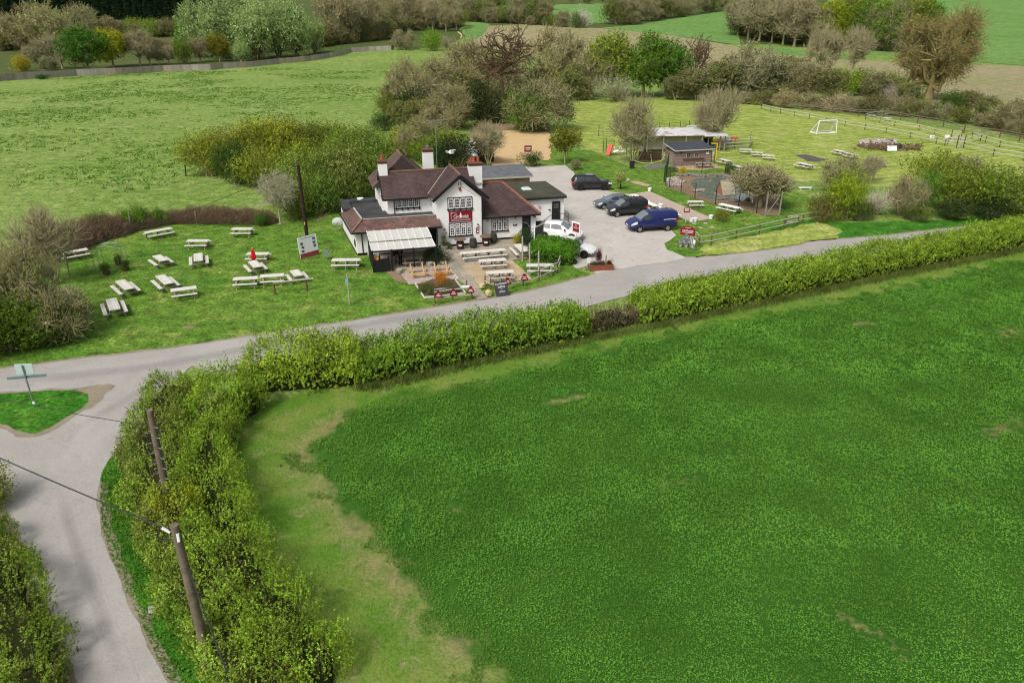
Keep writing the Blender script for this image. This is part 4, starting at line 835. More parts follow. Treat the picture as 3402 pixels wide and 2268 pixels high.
for kd, b_, t_, w_, c_, nm, lb, ct in [
 ('stems1', ('C', 90, 640), ('C', 40, -60), .6, (150, 150, 74), 'tree', 'thin yellowish budding tree at the left edge of the garden', 'tree'),
 ('bud1', ('I', 250, 380), ('I', 200, -240), .55, (124, 138, 58), 'tree', 'ivy stemmed budding tree above the left hedge corner', 'tree'),
 ('stems0', ('I', 20, 330), ('I', 0, -200), .7, (140, 132, 70), 'tree', 'leaning brown stemmed tree at the left edge above the road', 'tree'),
 ('shrub0', ('I', 70, 540), ('I', 60, 230), 1.1, (92, 120, 42), 'bush', 'broad green bush by the road at the left edge', 'shrub'),
 ('shrub1', ('I', 250, 500), ('I', 250, 200), 1.0, (84, 112, 40), 'bush', 'dark green bush at the left hedge corner', 'shrub'),
 ('thicket0', ('I', 420, 460), ('I', 400, 130), .95, (108, 106, 58), 'thorn_thicket', 'twiggy brown bush beside the leaning fence post', 'shrub'),
 ('shrub2', ('I', -120, 560), ('I', -120, 200), 1.1, (92, 116, 44), 'bush', 'olive bush running out of the left edge', 'shrub'),
 ('thicket1', ('I', 160, 430), ('I', 130, 100), 1.0, (112, 106, 58), 'thorn_thicket', 'brown thicket behind the bushes at the left edge', 'shrub'),
 ('blossom0', ('C', 170, 760), ('C', 190, 650), 1.3, (196, 196, 176), 'blackthorn', 'small white flowering thorn behind the left fence post', 'shrub')]:
    PT_(kd, b_, t_, w_, col=c_, name=nm, label=lb, cat=ct)
# ---- beyond the board fence, left
for kd, b_, t_, w_, c_, nm, lb, ct in [
 ('leafy2', ('Q', 990, 790), ('Q', 960, 290), .95, (74, 122, 42), 'tree', 'dense dark green tree overhanging the board fence', 'tree'),
 ('leafy0', ('Q', 1270, 750), ('Q', 1250, 330), .85, (168, 172, 50), 'tree', 'bright yellow green tree beside the dense dark green one', 'tree'),
 ('bare2', ('Q', 700, 770), ('Q', 660, 370), .75, (110, 96, 84), 'tree', 'dark bare tree left of the dense green one', 'tree'),
 ('bud0', ('Q', 640, 640), ('Q', 640, 0), .8, (162, 174, 96), 'tree', 'tall pale yellow green tree at the back left', 'tree'),
 ('bud1', ('Q', 960, 560), ('Q', 980, 30), .7, (150, 160, 96), 'tree', 'tall ragged tree against the dark conifers', 'tree'),
 ('bud2', ('Q', 340, 600), ('Q', 300, 30), .85, (146, 132, 92), 'tree', 'large brown budding tree at the far left', 'tree'),
 ('bud0', ('Q', 520, 620), ('Q', 520, 170), .7, (152, 146, 94), 'tree', 'tawny tree in front of the tall pale one', 'tree'),
 ('bud1', ('Q', 60, 560), ('Q', 60, 140), .9, (140, 148, 84), 'tree', 'olive tree at the left edge behind the second fence', 'tree'),
 ('bare0', ('Q', 1570, 735), ('Q', 1560, 320), .8, (136, 116, 96), 'tree', 'wide brown bare tree in the middle of the park lawn', 'tree'),
 ('bare1', ('Q', 1680, 730), ('Q', 1690, 480), .7, (134, 116, 92), 'tree', 'small bare tree behind the board fence, first of three', 'tree'),
 ('bud2', ('Q', 1780, 725), ('Q', 1780, 500), .7, (140, 126, 92), 'tree', 'small budding tree behind the board fence, second of three', 'tree'),
 ('bare2', ('Q', 1890, 720), ('Q', 1890, 490), .7, (134, 118, 96), 'tree', 'small bare tree behind the board fence, third of three', 'tree'),
 ('leafy1', ('Q', 2080, 560), ('Q', 2070, 210), .55, (84, 142, 42), 'tree', 'vivid green tree at the left side of the silvery willows', 'tree'),
 ('shrub0', ('Q', 2070, 715), ('Q', 2060, 430), .6, (104, 128, 50), 'bush', 'green bush behind the fence left of the willows', 'shrub'),
 ('bud0', ('Q', 2240, 700), ('Q', 2250, 390), .7, (136, 124, 86), 'tree', 'brown small tree in front of the silvery willows', 'tree'),
 ('leafy0', ('R', 440, 690), ('R', 430, 380), .7, (134, 128, 42), 'tree', 'mustard coloured tree in front of the silvery willows', 'tree'),
 ('willow1', ('R', 680, 690), ('R', 690, 450), .8, (156, 182, 116), 'willow', 'smallest pale silvery willow close to the fence', 'tree'),
 ('shrub1', ('Q', 260, 800), ('Q', 240, 610), .8, (176, 168, 50), 'bush', 'yellow bush behind the board fence at the left', 'shrub'),
 ('thicket0', ('Q', 560, 790), ('Q', 560, 620), .9, (120, 128, 88), 'bush', 'grey green dome shaped bush behind the board fence', 'shrub'),
 ('bud2', ('Q', 440, 770), ('Q', 430, 440), .8, (148, 142, 106), 'tree', 'pale brown spreading tree near the white garden figures', 'tree'),
 ('bush_', None, None, 0, None, None, None, None),
 ('shrub2', ('Q', 1690, 420), ('Q', 1700, 200), .8, (130, 160, 66), 'bush', 'light green rounded bush before the conifers', 'shrub'),
 ('shrub0', ('Q', 1500, 400), ('Q', 1500, 190), .8, (126, 152, 62), 'bush', 'second light green bush before the conifers, left of the rounded one', 'shrub'),
 ('thicket1', ('S', 420, 490), ('S', 400, 260), .8, (130, 132, 104), 'sallow', 'grey rounded sallow at the end of the board fence', 'shrub'),
 ('shrub1', ('S', 690, 500), ('S', 690, 275), .62, (122, 158, 58), 'bush', 'bright green bush right of the grey sallow', 'shrub'),
 ('blossom0', ('S', 830, 470), ('S', 830, 330), .8, (162, 152, 148), 'blackthorn', 'greyish blossoming thorn beside the chalky footpath', 'shrub'),
 ('blossom0', ('S', 2150, 275), ('S', 2150, 65), .75, (214, 206, 206), 'blackthorn', 'big white blossoming thorn before the far green field', 'shrub'),
 ('shrub2', ('S', 2110, 275), ('S', 2110, 110), .7, (96, 124, 66), 'bush', 'green bush in front of the big white thorn', 'shrub')]:
    if b_: PT_(kd, b_, t_, w_, col=c_, name=nm, label=lb, cat=ct)
for i, (x, y, tx, ty, w_) in enumerate([(230, 640, 200, 30, .62), (480, 660, 450, -40, .62), (860, 670, 820, 0, .62), (1100, 650, 1060, 20, .6), (1300, 640, 1330, 60, .6), (1500, 600, 1480, 210, .55), (700, 600, 700, -80, .6), (1150, 560, 1180, -30, .6)]):
    PT_('willow%d' % (i % 3), ('R', x, y), ('R', tx, ty), w_, col=(158, 182, 122), bark=S_(110, 104, 80), name='willow', label='tall silvery green willow in the group behind the board fence', cat='tree', group='silvery willows behind the board fence')
# ---- woods beyond: each trunk one can pick out is a tree, sharing labels by group
rd = random.Random(3)
for i in range(22):
    x = -20+i*34; y = 250+rd.uniform(-15, 15)
    PT_('conifer%d' % (i % 2), ('Q', x*3.3+80, 300), ('Q', x*3.3+80, -90+rd.uniform(-50, 40)), rd.uniform(.9, 1.2), col=(42, 62, 42), name='conifer', label='dark conifer in the plantation at the top left', cat='tree', group='dark conifers at the top left')
for i in range(26):
    x = 20+i*84+rd.uniform(-20, 20)
    PT_('conifer%d' % (i % 2), ('Q', x, 230), ('Q', x, -160+rd.uniform(-40, 40)), rd.uniform(.9, 1.2), col=(40, 58, 42), name='conifer', label='dark conifer in the plantation at the top left', cat='tree', group='dark conifers at the top left')
def wood(c, spots, label, group, kinds, cols):
    for i, (x, y, ty, w_) in enumerate(spots):
        cc = cols[i % len(cols)]
        PT_(kinds[i % len(kinds)], (c, x, y), (c, x+rd.uniform(-15, 15), ty), w_, col=cc, name='tree', label=label, cat='tree', group=group)
wood('S', [(-240, 430, -120, .6), (-60, 420, -60, .6), (100, 400, -60, .55), (250, 350, -110, .6), (420, 300, -90, .6), (560, 290, -60, .6), (700, 300, -30, .6), (830, 310, 60, .6), (930, 290, 20, .5), (640, 200, -90, .6), (860, 190, -70, .6), (160, 260, -150, .6)], 'tall brown grey budding tree in the wood above the meadow', 'brown trees above the meadow', ['bud0', 'bare1', 'bud1', 'bud2', 'bare2'], [(148, 134, 96), (150, 140, 110), (138, 124, 84), (150, 146, 100), (140, 130, 96)])
wood('S', [(1060, 205, -40, .8), (1160, 210, 0, .8), (1270, 215, 20, .8), (1390, 225, 50, .9), (1500, 230, 60, .9), (1600, 240, 40, .7), (1700, 245, -40, .6), (1790, 250, -20, .6), (1860, 255, 130, .9), (1960, 265, 100, .9), (1100, 150, -90, .7), (1330, 150, -80, .7), (1560, 150, -80, .7), (1800, 100, -90, .7)], 'tree in the far wood edge across the stubble field', 'trees of the far wood edge', ['bud1', 'shrub0', 'bud2', 'shrub1', 'thicket0'], [(112, 106, 80), (108, 124, 66), (132, 122, 86), (120, 140, 70), (116, 116, 84)])
wood('T', [(0, 40, -60, 1.0), (150, 38, -60, 1.0), (300, 36, -60, 1.0), (430, 240, -20, .8), (520, 235, -60, .7), (640, 210, -50, .8), (760, 195, -60, .8), (880, 180, -40, .8), (1000, 165, -60, .8), (1120, 150, -40, .8), (1240, 135, -60, .8), (1360, 118, -50, .8), (1470, 105, -60, .8), (600, 240, 90, 1.0), (820, 205, 80, 1.0), (1050, 170, 60, 1.0), (1300, 130, 30, 1.0)], 'tree in the hedge line between the far green fields', 'trees between the far green fields', ['bud0', 'thicket1', 'bud1', 'shrub2'], [(124, 116, 86), (116, 118, 78), (132, 128, 88), (104, 112, 62)])
wood('T', [(1620, 350, -40, .8), (1720, 380, -60, .75), (1830, 400, -50, .75), (1950, 420, -40, .7), (2060, 440, -30, .7), (2170, 460, -60, .7), (2320, 470, 60, .8), (1680, 300, -90, .8), (1880, 330, -90, .8), (2100, 350, -100, .8)], 'grey brown tree in the wood left of the lime green ones', 'grey wood by the far fields', ['bud0', 'bare0', 'bud1', 'bud2', 'bare2'], [(128, 116, 92), (118, 108, 88), (136, 132, 92), (112, 118, 74)])
wood('U', [(440, 470, 0, .62), (560, 470, 60, .62), (300, 450, 60, .62)], 'lime green leafy tree in the wood above the stubble field', 'lime green trees of the wood', ['leafy0', 'leafy1'], [(134, 148, 42), (120, 140, 44)])
wood('U', [(740, 480, 40, .65), (860, 490, 20, .65), (980, 500, 0, .65), (1100, 505, -10, .62), (1220, 510, -20, .62), (1330, 510, -10, .6), (900, 500, 230, .7), (1050, 505, 60, .6), (1180, 515, 200, .7), (640, 400, -40, .7), (800, 400, -60, .7), (1000, 400, -70, .7), (1200, 420, -80, .7), (1300, 520, 300, .8)], 'tree in the mixed wood left of the big oak', 'mixed wood left of the big oak', ['leafy2', 'bud0', 'leafy1', 'thicket0', 'leafy0'], [(98, 130, 48), (112, 104, 78), (112, 142, 52), (112, 110, 84), (126, 140, 60)])

def scrub(c, xs, y0, y1, htpx, label, group, cols, kinds=('fill0', 'shrub0', 'fill1', 'thicket0', 'fill2', 'shrub1')):
    for i, x in enumerate(xs):
        y = y0+(y1-y0)*(i/max(1, len(xs)-1)); y += rd.uniform(-8, 8)
        PT_(kinds[i % len(kinds)], (c, x, y), (c, x, y-htpx*rd.uniform(.7, 1.2)), rd.uniform(.9, 1.3), col=cols[i % len(cols)], name='scrub_tree', label=label, cat='shrub', group=group)
scrub('Q', range(-40, 700, 85), 560, 545, 190, 'low mixed scrub tree at the back of the park lawn', 'scrub at the back of the park lawn', [(132, 142, 78), (146, 134, 96), (118, 136, 66), (128, 120, 88)])
scrub('Q', range(1080, 2050, 75), 430, 400, 200, 'twiggy scrub tree under the dark conifers', 'scrub under the dark conifers', [(138, 124, 96), (126, 138, 74), (146, 132, 104), (132, 124, 90)])
scrub('Q', range(1240, 2060, 90), 560, 540, 130, 'brown low scrub in the middle of the park', 'brown scrub in the park', [(146, 122, 102), (142, 126, 98), (150, 134, 100)], ('thicket0', 'thicket1', 'fill0'))
scrub('R', range(1480, 2352, 80), 520, 440, 230, 'scrub tree along the foot of the wood above the meadow', 'scrub at the foot of the brown wood', [(128, 132, 72), (140, 128, 92), (116, 132, 64), (146, 138, 102)])
scrub('S', range(20, 960, 70), 330, 270, 150, 'undergrowth tree inside the brown wood', 'undergrowth of the brown wood', [(132, 124, 84), (124, 132, 70), (142, 132, 98)])
scrub('T', range(1600, 2352, 70), 330, 440, 170, 'undergrowth tree inside the grey wood by the far fields', 'undergrowth of the grey wood', [(116, 112, 80), (104, 120, 60), (124, 114, 86)])
scrub('U', range(250, 1420, 75), 460, 515, 150, 'undergrowth tree at the edge of the mixed wood', 'undergrowth of the mixed wood', [(102, 122, 54), (112, 106, 76), (96, 118, 50), (120, 118, 74)])
scrub('S', range(1040, 1860, 70), 210, 250, 130, 'undergrowth tree at the far wood edge', 'undergrowth of the far wood edge', [(110, 116, 70), (122, 114, 82), (102, 122, 62)])
# ---- hedges -------------------------------------------------------------
def hedge(name, label, path, hw, h, per_m2, lsize, col, mat, seed=1, nleaf=9, shoot=0.5, lump=1.3, lumpamp=0.3, spiky=0.9, gaps=(), flat=False, core=(46, 54, 26), cat='hedge', stalks=2.0, edgepow=0.62, endr=.9):
    rng = np.random.default_rng(seed); P = [Vector(p[:2]) for p in path]
    aslist = lambda v: list(v) if isinstance(v, (list, tuple)) else [v, v]
    hw, h = aslist(hw), aslist(h); cum = [0]
    for a, b_ in zip(P, P[1:]): cum.append(cum[-1]+(b_-a).length)
    Ltot = cum[-1]; peri = 2*max(hw)+2*max(h); n = int(Ltot*peri*per_m2*1.7)
    PX = np.array([p.x for p in P]); PY = np.array([p.y for p in P]); cum = np.array(cum)
    s = rng.uniform(0, Ltot, n)
    def at(sv):
        x = np.interp(sv, cum, PX); y = np.interp(sv, cum, PY)
        x2 = np.interp(np.minimum(sv+.6, Ltot), cum, PX)-np.interp(np.maximum(sv-.6, 0), cum, PX); y2 = np.interp(np.minimum(sv+.6, Ltot), cum, PY)-np.interp(np.maximum(sv-.6, 0), cum, PY)
        l = np.hypot(x2, y2)+1e-9; return x, y, x2/l, y2/l
    prof = lambda sv, L: np.interp(sv, np.linspace(0, Ltot, len(L)), L)
    th = rng.uniform(-PI/2, PI/2, n); x, y, tx, ty = at(s)
    lat = np.sign(th)*np.abs(np.sin(th))**edgepow; ver = np.abs(np.cos(th))**(edgepow*.85)
    endf = np.clip(np.minimum(s, Ltot-s)/endr, .0, 1)**.5*.5+.5
    HW = prof(s, hw)*endf; HH = prof(s, h)*endf
    lm = 1+lumpamp*(vnoise(s+50, lat*1.6, lump, seed)-.5)*2+lumpamp*.5*(vnoise(s*2.3+9, lat*2, lump, seed+1)-.5)*2
    ins = np.where(rng.random(n) < .25, rng.uniform(.55, .95, n), rng.uniform(.9, 1.06, n))
    ox = lat*HW*lm*ins; oz = np.maximum(.08, ver*HH*lm*ins)
    B_ = np.stack([x-ty*ox, y+tx*ox, oz], 1)
    D = np.stack([-ty*lat, tx*lat, ver*0+.15], 1)*.55+np.array([0, 0, spiky])+rng.normal(0, .32, (n, 3)); D /= np.linalg.norm(D, axis=1)[:, None]
    Ls = shoot*rng.uniform(.4, 1.25, n)*(0.6+.6*ver); t = rng.uniform(-.3, 1, (n, nleaf))
    Q = (B_[:, None]+D[:, None]*(Ls[:, None]*t)[..., None]).reshape(-1, 3)+rng.normal(0, lsize*.5, (n*nleaf, 3)); Q[:, 2] = np.maximum(Q[:, 2], .03)
    o = thing(name, label, cat, (P[0].x, P[0].y, 0)); off = np.array([P[0].x, P[0].y, 0])
    OV = np.repeat(np.stack([-ty*lat, tx*lat, ver*.8], 1), nleaf, 0); V, Fq = leaves(Q-off, lsize, rng, .3, outv=OV*.8); f = link('foliage', npmesh(name+'_foliage', V, Fq, [mat]), o); f.color = S_(*col, .92)
    # closed core for the inner twigs, its colour darkened for the shaded gaps
    ns = int(Ltot/.5)+1; ss = np.linspace(0, Ltot, ns); K = 9; rows = []
    x, y, tx, ty = at(ss)
    HWs = prof(ss, hw); HHs = prof(ss, h); ing = np.clip(np.minimum(ss, Ltot-ss)/.8, .2, 1)
    for k in range(K):
        a = -PI/2+PI*k/(K-1); la = math.copysign(abs(math.sin(a))**.6, a); ve = max(0.0, math.cos(a))**.55
        m = .66*ing*(1+.35*(vnoise(ss*1.7, 0*ss+k, 1.0, seed+7)-.5)); rows.append(np.stack([x-ty*la*HWs*m, y+tx*la*HWs*m, np.maximum(.0, ve*HHs*m)], 1))
    V = np.stack(rows, 1).reshape(-1, 3)-off; Fq = [(i*K+k, i*K+k+1, (i+1)*K+k+1, (i+1)*K+k) for i in range(ns-1) for k in range(K-1)]
    hm = link('heart', npmesh(name+'_heart', V, Fq, [BK]), o); hm.color = S_(*core, 1.1)
    st = int(Ltot*stalks*4); s2 = rng.uniform(0, Ltot, st); x, y, tx, ty = at(s2); la = rng.uniform(-1, 1, st); hwv = np.interp(s2, ss, HWs); hhv = np.interp(s2, ss, HHs)
    A = np.stack([x-ty*la*hwv*.5, y+tx*la*hwv*.5, 0*x], 1)-off; E = np.stack([x-ty*la*hwv*1.05, y+tx*la*hwv*1.05, hhv*rng.uniform(.4, 1.12, st)], 1)-off+rng.normal(0, .12, (st, 3))
    V, Fq = segtubes([(A[i], E[i], .022, .008) for i in range(st)], 4); q = link('stems', npmesh(name+'_stems', V, Fq, [BK]), o); q.color = S_(132, 114, 92)
    return o
Zp = lambda *pts: [W('Z', *p) for p in pts]
def shift(L, w): return offset_line([Vector(p[:2]) for p in L], w)
basl = smoothline(Zp((820, 893), (900, 876), (1000, 854), (1100, 828), (1250, 800), (1400, 768), (1500, 748), (1700, 706), (1900, 664), (2050, 632), (2200, 602), (2352, 572), (2600, 520), (2850, 480)), 1)
mid = shift(basl, -1.15)
total = sum((b_-a).length for a, b_ in zip(mid, mid[1:]))
near = [p for p in mid if p.x < W('Z', 1415, 765).x-.4]; farh = [p for p in mid if p.x > W('Z', 1440, 760).x+.2]
hedge('hedge', 'long clipped green hedge along the road past the car park, running out at the right', farh, 1.15, [1.9, 2.1, 2.1, 2.2], 24, .066, (132, 160, 56), LMH, 3, shoot=.55, lumpamp=.16, lump=2.2)
hedge('hedge', 'shorter green hedge between the road and the crop field in front of the pub', near, 1.2, [2.0, 2.1, 2.05, 2.0], 26, .064, (120, 154, 52), LMH, 4, shoot=.55, lumpamp=.22, lump=1.8)
hedge('bramble', 'dark bare bramble stretch filling the gap between two road hedges', [near[-1], farh[0]], 1.0, 1.5, 10, .06, (118, 104, 80), LMB, 5, nleaf=4, lumpamp=.3, stalks=14, cat='bramble')
bl = [W('Z', 545, 870), W('Z', 640, 858), W('Z', 720, 862), W('Z', 810, 880)]
hedge('hawthorn', 'bright yellow green hawthorn clump at the left end of the road hedge', [W('Z', 545, 905)+Vector((0, .6, 0)), W('Z', 640, 893)+Vector((0, .6, 0)), W('Z', 730, 888)+Vector((0, .5, 0)), W('Z', 835, 882)+Vector((0, .6, 0))], 1.25, [2.0, 2.3, 2.1, 2.2], 26, .06, (142, 168, 58), LMH, 6, shoot=.65, lumpamp=.4, lump=1.5, cat='shrub')
hedge('dead_bramble', 'dead purplish brown bramble heap on top of the road hedge', [W('Z', 700, 835), W('Z', 810, 815)], .7, 1.7, 8, .05, (126, 104, 92), LMB, 7, nleaf=3, stalks=22, cat='bramble')
hedge('hawthorn', 'bright green hawthorn bush on the inside of the hedge bend', [W('Z', 470, 1010), W('Z', 530, 960), W('Z', 590, 920)], 1.35, 2.1, 24, .055, (132, 162, 56), LMH, 8, shoot=.6, lumpamp=.35, cat='shrub')
rs = smoothline(Zp((420, 905), (385, 960), (365, 1030), (360, 1090), (375, 1170), (420, 1270), (480, 1380), (560, 1500), (640, 1640)), 2)
hedge('hedge', 'wide flailed brown and green hedge curving round the junction beside the lane', rs, [1.1, 1.3, 1.5, 1.5, 1.45, 1.4, 1.4, 1.4, 1.4], [1.6, 1.7, 1.7, 1.6, 1.5, 1.5, 1.5], 30, .042, (124, 148, 58), LMB, 9, shoot=.32, lumpamp=.28, lump=1.4, core=(58, 58, 32), stalks=5)
fs = smoothline(Zp((520, 985), (500, 1040), (485, 1110), (495, 1190), (508, 1270), (562, 1370), (648, 1480), (750, 1600)), 2)
hedge('hawthorn_row', 'lighter green bushy hawthorn row on the field side of the lane hedge', fs, [.9, 1.05, 1.15, 1.2, 1.2], [1.5, 1.6, 1.5, 1.5], 32, .042, (128, 158, 54), LMH, 10, shoot=.5, lumpamp=.45, lump=1.3, cat='shrub', stalks=4)
hedge('hawthorn', 'yellow green hawthorn sprays round the foot of the nearest utility pole', Zp((395, 1195), (430, 1240)), 1.0, 2.0, 30, .04, (150, 160, 44), LMH, 12, shoot=.7, lumpamp=.5, cat='shrub')
hedge('hedge', 'mixed green hedge on the far side of the lane at the bottom left', smoothline(Zp((-60, 1230), (-10, 1330), (30, 1430), (70, 1540), (110, 1680)), 2), [1.0, 1.1, 1.1, 1.1], [1.2, 1.3, 1.3], 34, .042, (112, 136, 50), LMB, 13, shoot=.4, lumpamp=.45, lump=1.1, core=(52, 56, 28), stalks=5)
# overhanging branch end of a tree just outside the left edge
plant('shrub1', (-23.3, 26.6, 0), 2.3, 1.0, (150, 160, 72), name='bush', label='bush whose leafy tip pokes in at the left edge above the lane', cat='shrub')
# leafy verge between lane and hedge: nettles and cow parsley, ONE object
vz = G_('H', (760, 0), (700, 130), (690, 300), (700, 480), (760, 690), (870, 940), (970, 1150), (1080, 1390), (1180, 1600), (1700, 1600), (1450, 1300), (1330, 1050), (1200, 800), (1050, 600), (940, 400), (900, 200), (930, -100), (1000, -180))
vl = G_('H', (-20, 420), (110, 560), (240, 860), (340, 1130), (420, 1360), (480, 1600), (250, 1600), (150, 1200), (60, 800), (-40, 560))
parts = []
for poly, n in ((vz, 60000), (vl, 16000)):
    x0, x1 = min(p.x for p in poly), max(p.x for p in poly); y0, y1 = min(p.y for p in poly), max(p.y for p in poly)
    X = RNG.uniform(x0, x1, n); Y = RNG.uniform(y0, y1, n); k = inpoly(X, Y, poly); X, Y = X[k], Y[k]
    e = np.clip(polydist(X, Y, poly+[poly[0]])/.6, .15, 1)
    Z = .02+(vnoise(X, Y, .7, 31)*.5+vnoise(X, Y, .3, 32)*.3)*.45*e*RNG.uniform(.5, 1, len(X)); parts.append(leaves(np.stack([X, Y, Z], 1), .05, RNG, .9, .5))
V, Fq = merge(parts); o = link('verge_plants', npmesh('verge_plants', V, Fq, [lm_crop])); o.color = S_(88, 136, 48, .95); o['kind'] = 'stuff'
sheet('verge', vz, 0.021, M_['verge'], 0.3, 0.1)
sheet('verge', [Vector((-11, 10, 0))]+[W('H', 480, 1580), W('H', 400, 1300), W('H', 300, 1000), W('H', 210, 740), W('H', 90, 480), W('H', -30, 300), W('H', -700, 100), W('H', -700, 1600)], 0.0215, M_['verge'], 0.3, 0.1)
# rough grass at the hedge foot
hf = shift(basl, .35); pts = []
for a, b_ in zip(hf, hf[1:]):
    for _ in range(int((b_-a).length*150)):
        p = a.lerp(b_, random.random()); pts.append((p.x+random.gauss(0, .3), p.y+random.gauss(0, .3)))
pts = np.array(pts); o = link('hedge_foot_grass', npmesh('hedge_foot_grass', *blades(pts[:, 0], pts[:, 1], 0, .42, .02, RNG, .45), [lm_grass])); o.color = S_(104, 118, 60, 1.1); o['kind'] = 'stuff'
# ================================================================ THE PUB
WHITE = plain('white_render', (0.8, 0.795, 0.77, 1), .8, .15, .05, 1.2)
WHITE2 = plain('white_paint', (0.82, 0.82, 0.81, 1), .5, .3, .04, 2)
BLACK = plain('black_paint', (0.012, 0.012, 0.012, 1), .55, .3, .2, 3)
GLASS = glassy('window_glass', (0.012, 0.014, 0.016, 1))
CURT = plain('curtain', (0.25, 0.25, 0.24, 1), .9, .1, .1)
MAROON = plain('maroon_paint', S_(122, 22, 36, 1.0), .45, .35, .06, 2)
LETTER = plain('white_letter', (0.8, 0.78, 0.77, 1), .6, .2, .02)
BRICK = plain('chimney_brick', S_(104, 76, 62, 1.0), .9, .15, .35, 9)
TERRA = plain('terracotta', S_(164, 84, 62, 1.0), .8, .2, .2, 6)
FELT = plain('roof_felt', S_(80, 82, 82, 1.5), .9, .2, .3, .9)
FELTM = plain('mossy_felt', S_(88, 90, 74, 1.5), .95, .15, .3, .8)
LEAD = plain('lead_flashing', S_(196, 194, 192, 1.2), .6, .3, .12, 4)
METAL = plain('galvanised', S_(150, 156, 158, 1.1), .45, .5, .15, 5, metal=.5)
def tiles(name, cols, amt):
    b = NB(name); uv = b.n('ShaderNodeTexCoord').outputs['UV']
    br = b.n('ShaderNodeTexBrick', {'Vector': uv, 'Color1': cols[0], 'Color2': cols[1], 'Mortar': cols[2], 'Scale': 1.0, 'Mortar Size': 0.012, 'Brick Width': 0.24, 'Row Height': 0.15, 'Bias': -0.1})
    n1 = b.noise(b.pos(), 1.1, 6, 0.72, 0.6); col = b.mix(b.rng(n1, amt, amt+.12), br.outputs[0], cols[3])
    n2 = b.noise(b.pos(), 2.6, 5, 0.75); col = b.mix(b.rng(n2, .62, .7, 0, .7), col, cols[4])
    n3 = b.noise(b.pos(), .6, 6, 0.75); col = b.val(col, b.rng(n3, .3, .7, .66, 1.34))
    return b.out(col, .85, .2, bump=br.outputs[1], bstr=.5, bdist=.02)
TILE = tiles('clay_tiles', [S_(94, 76, 74, 1.2), S_(80, 66, 64, 1.2), S_(58, 50, 48, 1.2), S_(112, 84, 78, 1.2), S_(130, 106, 98, 1.2)], .6)
TILER = tiles('patched_red_tiles', [S_(126, 98, 90, 1.2), S_(98, 82, 76, 1.2), S_(64, 54, 50, 1.2), S_(148, 100, 90, 1.2), S_(186, 156, 146, 1.2)], .55)
TILEG = tiles('grey_brown_tiles', [S_(112, 94, 88, 1.15), S_(100, 82, 78, 1.15), S_(72, 60, 56, 1.15), S_(124, 104, 96, 1.15), S_(96, 72, 66, 1.15)], .6)
RIDGE = plain('ridge_tile', S_(132, 104, 88, 1.15), .9, .15, .3, 5)
RIDGER = plain('red_ridge_tile', S_(158, 104, 90, 1.2), .9, .15, .3, 5)

pub = thing('pub', 'white rendered pub with brown tiled gables, maroon sign and low extensions on both sides', 'pub', O_, ANG)
def uvroof(name, quads, mat, parent, th=.09):
    """roof slopes: each polygon eave-left, eave-right, ... ; gets a thickness and metre UVs along its own slope"""
    me = bpy.data.meshes.new(name); vs = []; fs = []; uvs = []
    for q in quads:
        q = [Vector(p) for p in q]; nrm = (q[1]-q[0]).cross(q[-1]-q[0]).normalized(); nrm = nrm if nrm.z > 0 else -nrm
        u = (q[1]-q[0]).normalized(); v = nrm.cross(u); o = len(vs); n = len(q)
        vs += q+[p-nrm*th for p in q]; fs.append(list(range(o, o+n))); uvs += [((p-q[0]).dot(u), (p-q[0]).dot(v)) for p in q]
        fs.append(list(range(o+2*n-1, o+n-1, -1))); uvs += [(0, 0)]*n
        for i in range(n): fs.append([o+i, o+n+i, o+n+(i+1) % n, o+(i+1) % n]); uvs += [(0, 0)]*4
    me.from_pydata(vs, [], fs); l = me.uv_layers.new(name='UVMap')
    for i, p in enumerate(uvs): l.data[i].uv = p
    me.materials.append(mat); me.update(); return link(name, me, parent)
# walls: bay, main block, rear block, wing, extensions
m = MB(); m.box((2.1, 2.2, 2.28), (4.2, 4.4, 4.56)); m.add([(0, 0, 4.56), (4.2, 0, 4.56), (2.1, 0, 6.42), (0, 4.4, 4.56), (4.2, 4.4, 4.56), (2.1, 4.4, 6.42)], [(0, 1, 2), (3, 5, 4), (0, 2, 5, 3), (1, 4, 5, 2)]); m.build('bay_wall', WHITE, pub)
m = MB(); m.box((0, 5.1, 2.15), (8.2, 4.4, 4.3)); m.add([(-4.1, 2.9, 4.3), (-4.1, 7.3, 4.3), (-4.1, 5.1, 6.1), (4.1, 2.9, 4.3), (4.1, 7.3, 4.3), (4.1, 5.1, 6.1)], [(0, 2, 1), (3, 4, 5), (0, 3, 5, 2), (1, 2, 5, 4)]); m.box((-4.3, 4.9, 2.9), (.5, 1.1, 5.8)); m.build('main_wall', WHITE, pub)
m = MB(); m.box((-2.0, 8.6, 2.4), (5.2, 5.0, 4.8)); m.build('rear_wall', WHITE, pub)
m = MB(); m.box((6.95, 3.4, 1.2), (5.7, 4.8, 2.4)); m.build('wing_wall', WHITE, pub)
m = MB(); m.box((11.75, 8.6, 1.42), (4.7, 6.8, 2.84)); m.build('side_extension_wall', WHITE, pub)
m = MB(); m.prism([(-7.45, -.55), (-1.0, -.55), (-1.0, .6), (-.02, .6), (-.02, 3.0), (-4.2, 3.0), (-4.6, 9.2), (-8.25, 9.0)], 0, 2.28); m.build('lean_to_wall', WHITE, pub)
# black plinths, a few millimetres proud
m = MB()
for a, b_ in (((0.05, 0), (4.2, 0)), ((4.22, 1.0), (9.8, 1.0)), ((-7.45, -.55), (-6.6, -.55))): m.box(((a[0]+b_[0])/2, a[1]-.012, .12), (b_[0]-a[0], .03, .24))
m.box((11.9, 5.19, .24), (4.35, .03, .48)); m.bar((-7.47, -.55, .05), (-8.27, 9.0, .05), .03, .16); m.build('plinth', BLACK, pub)
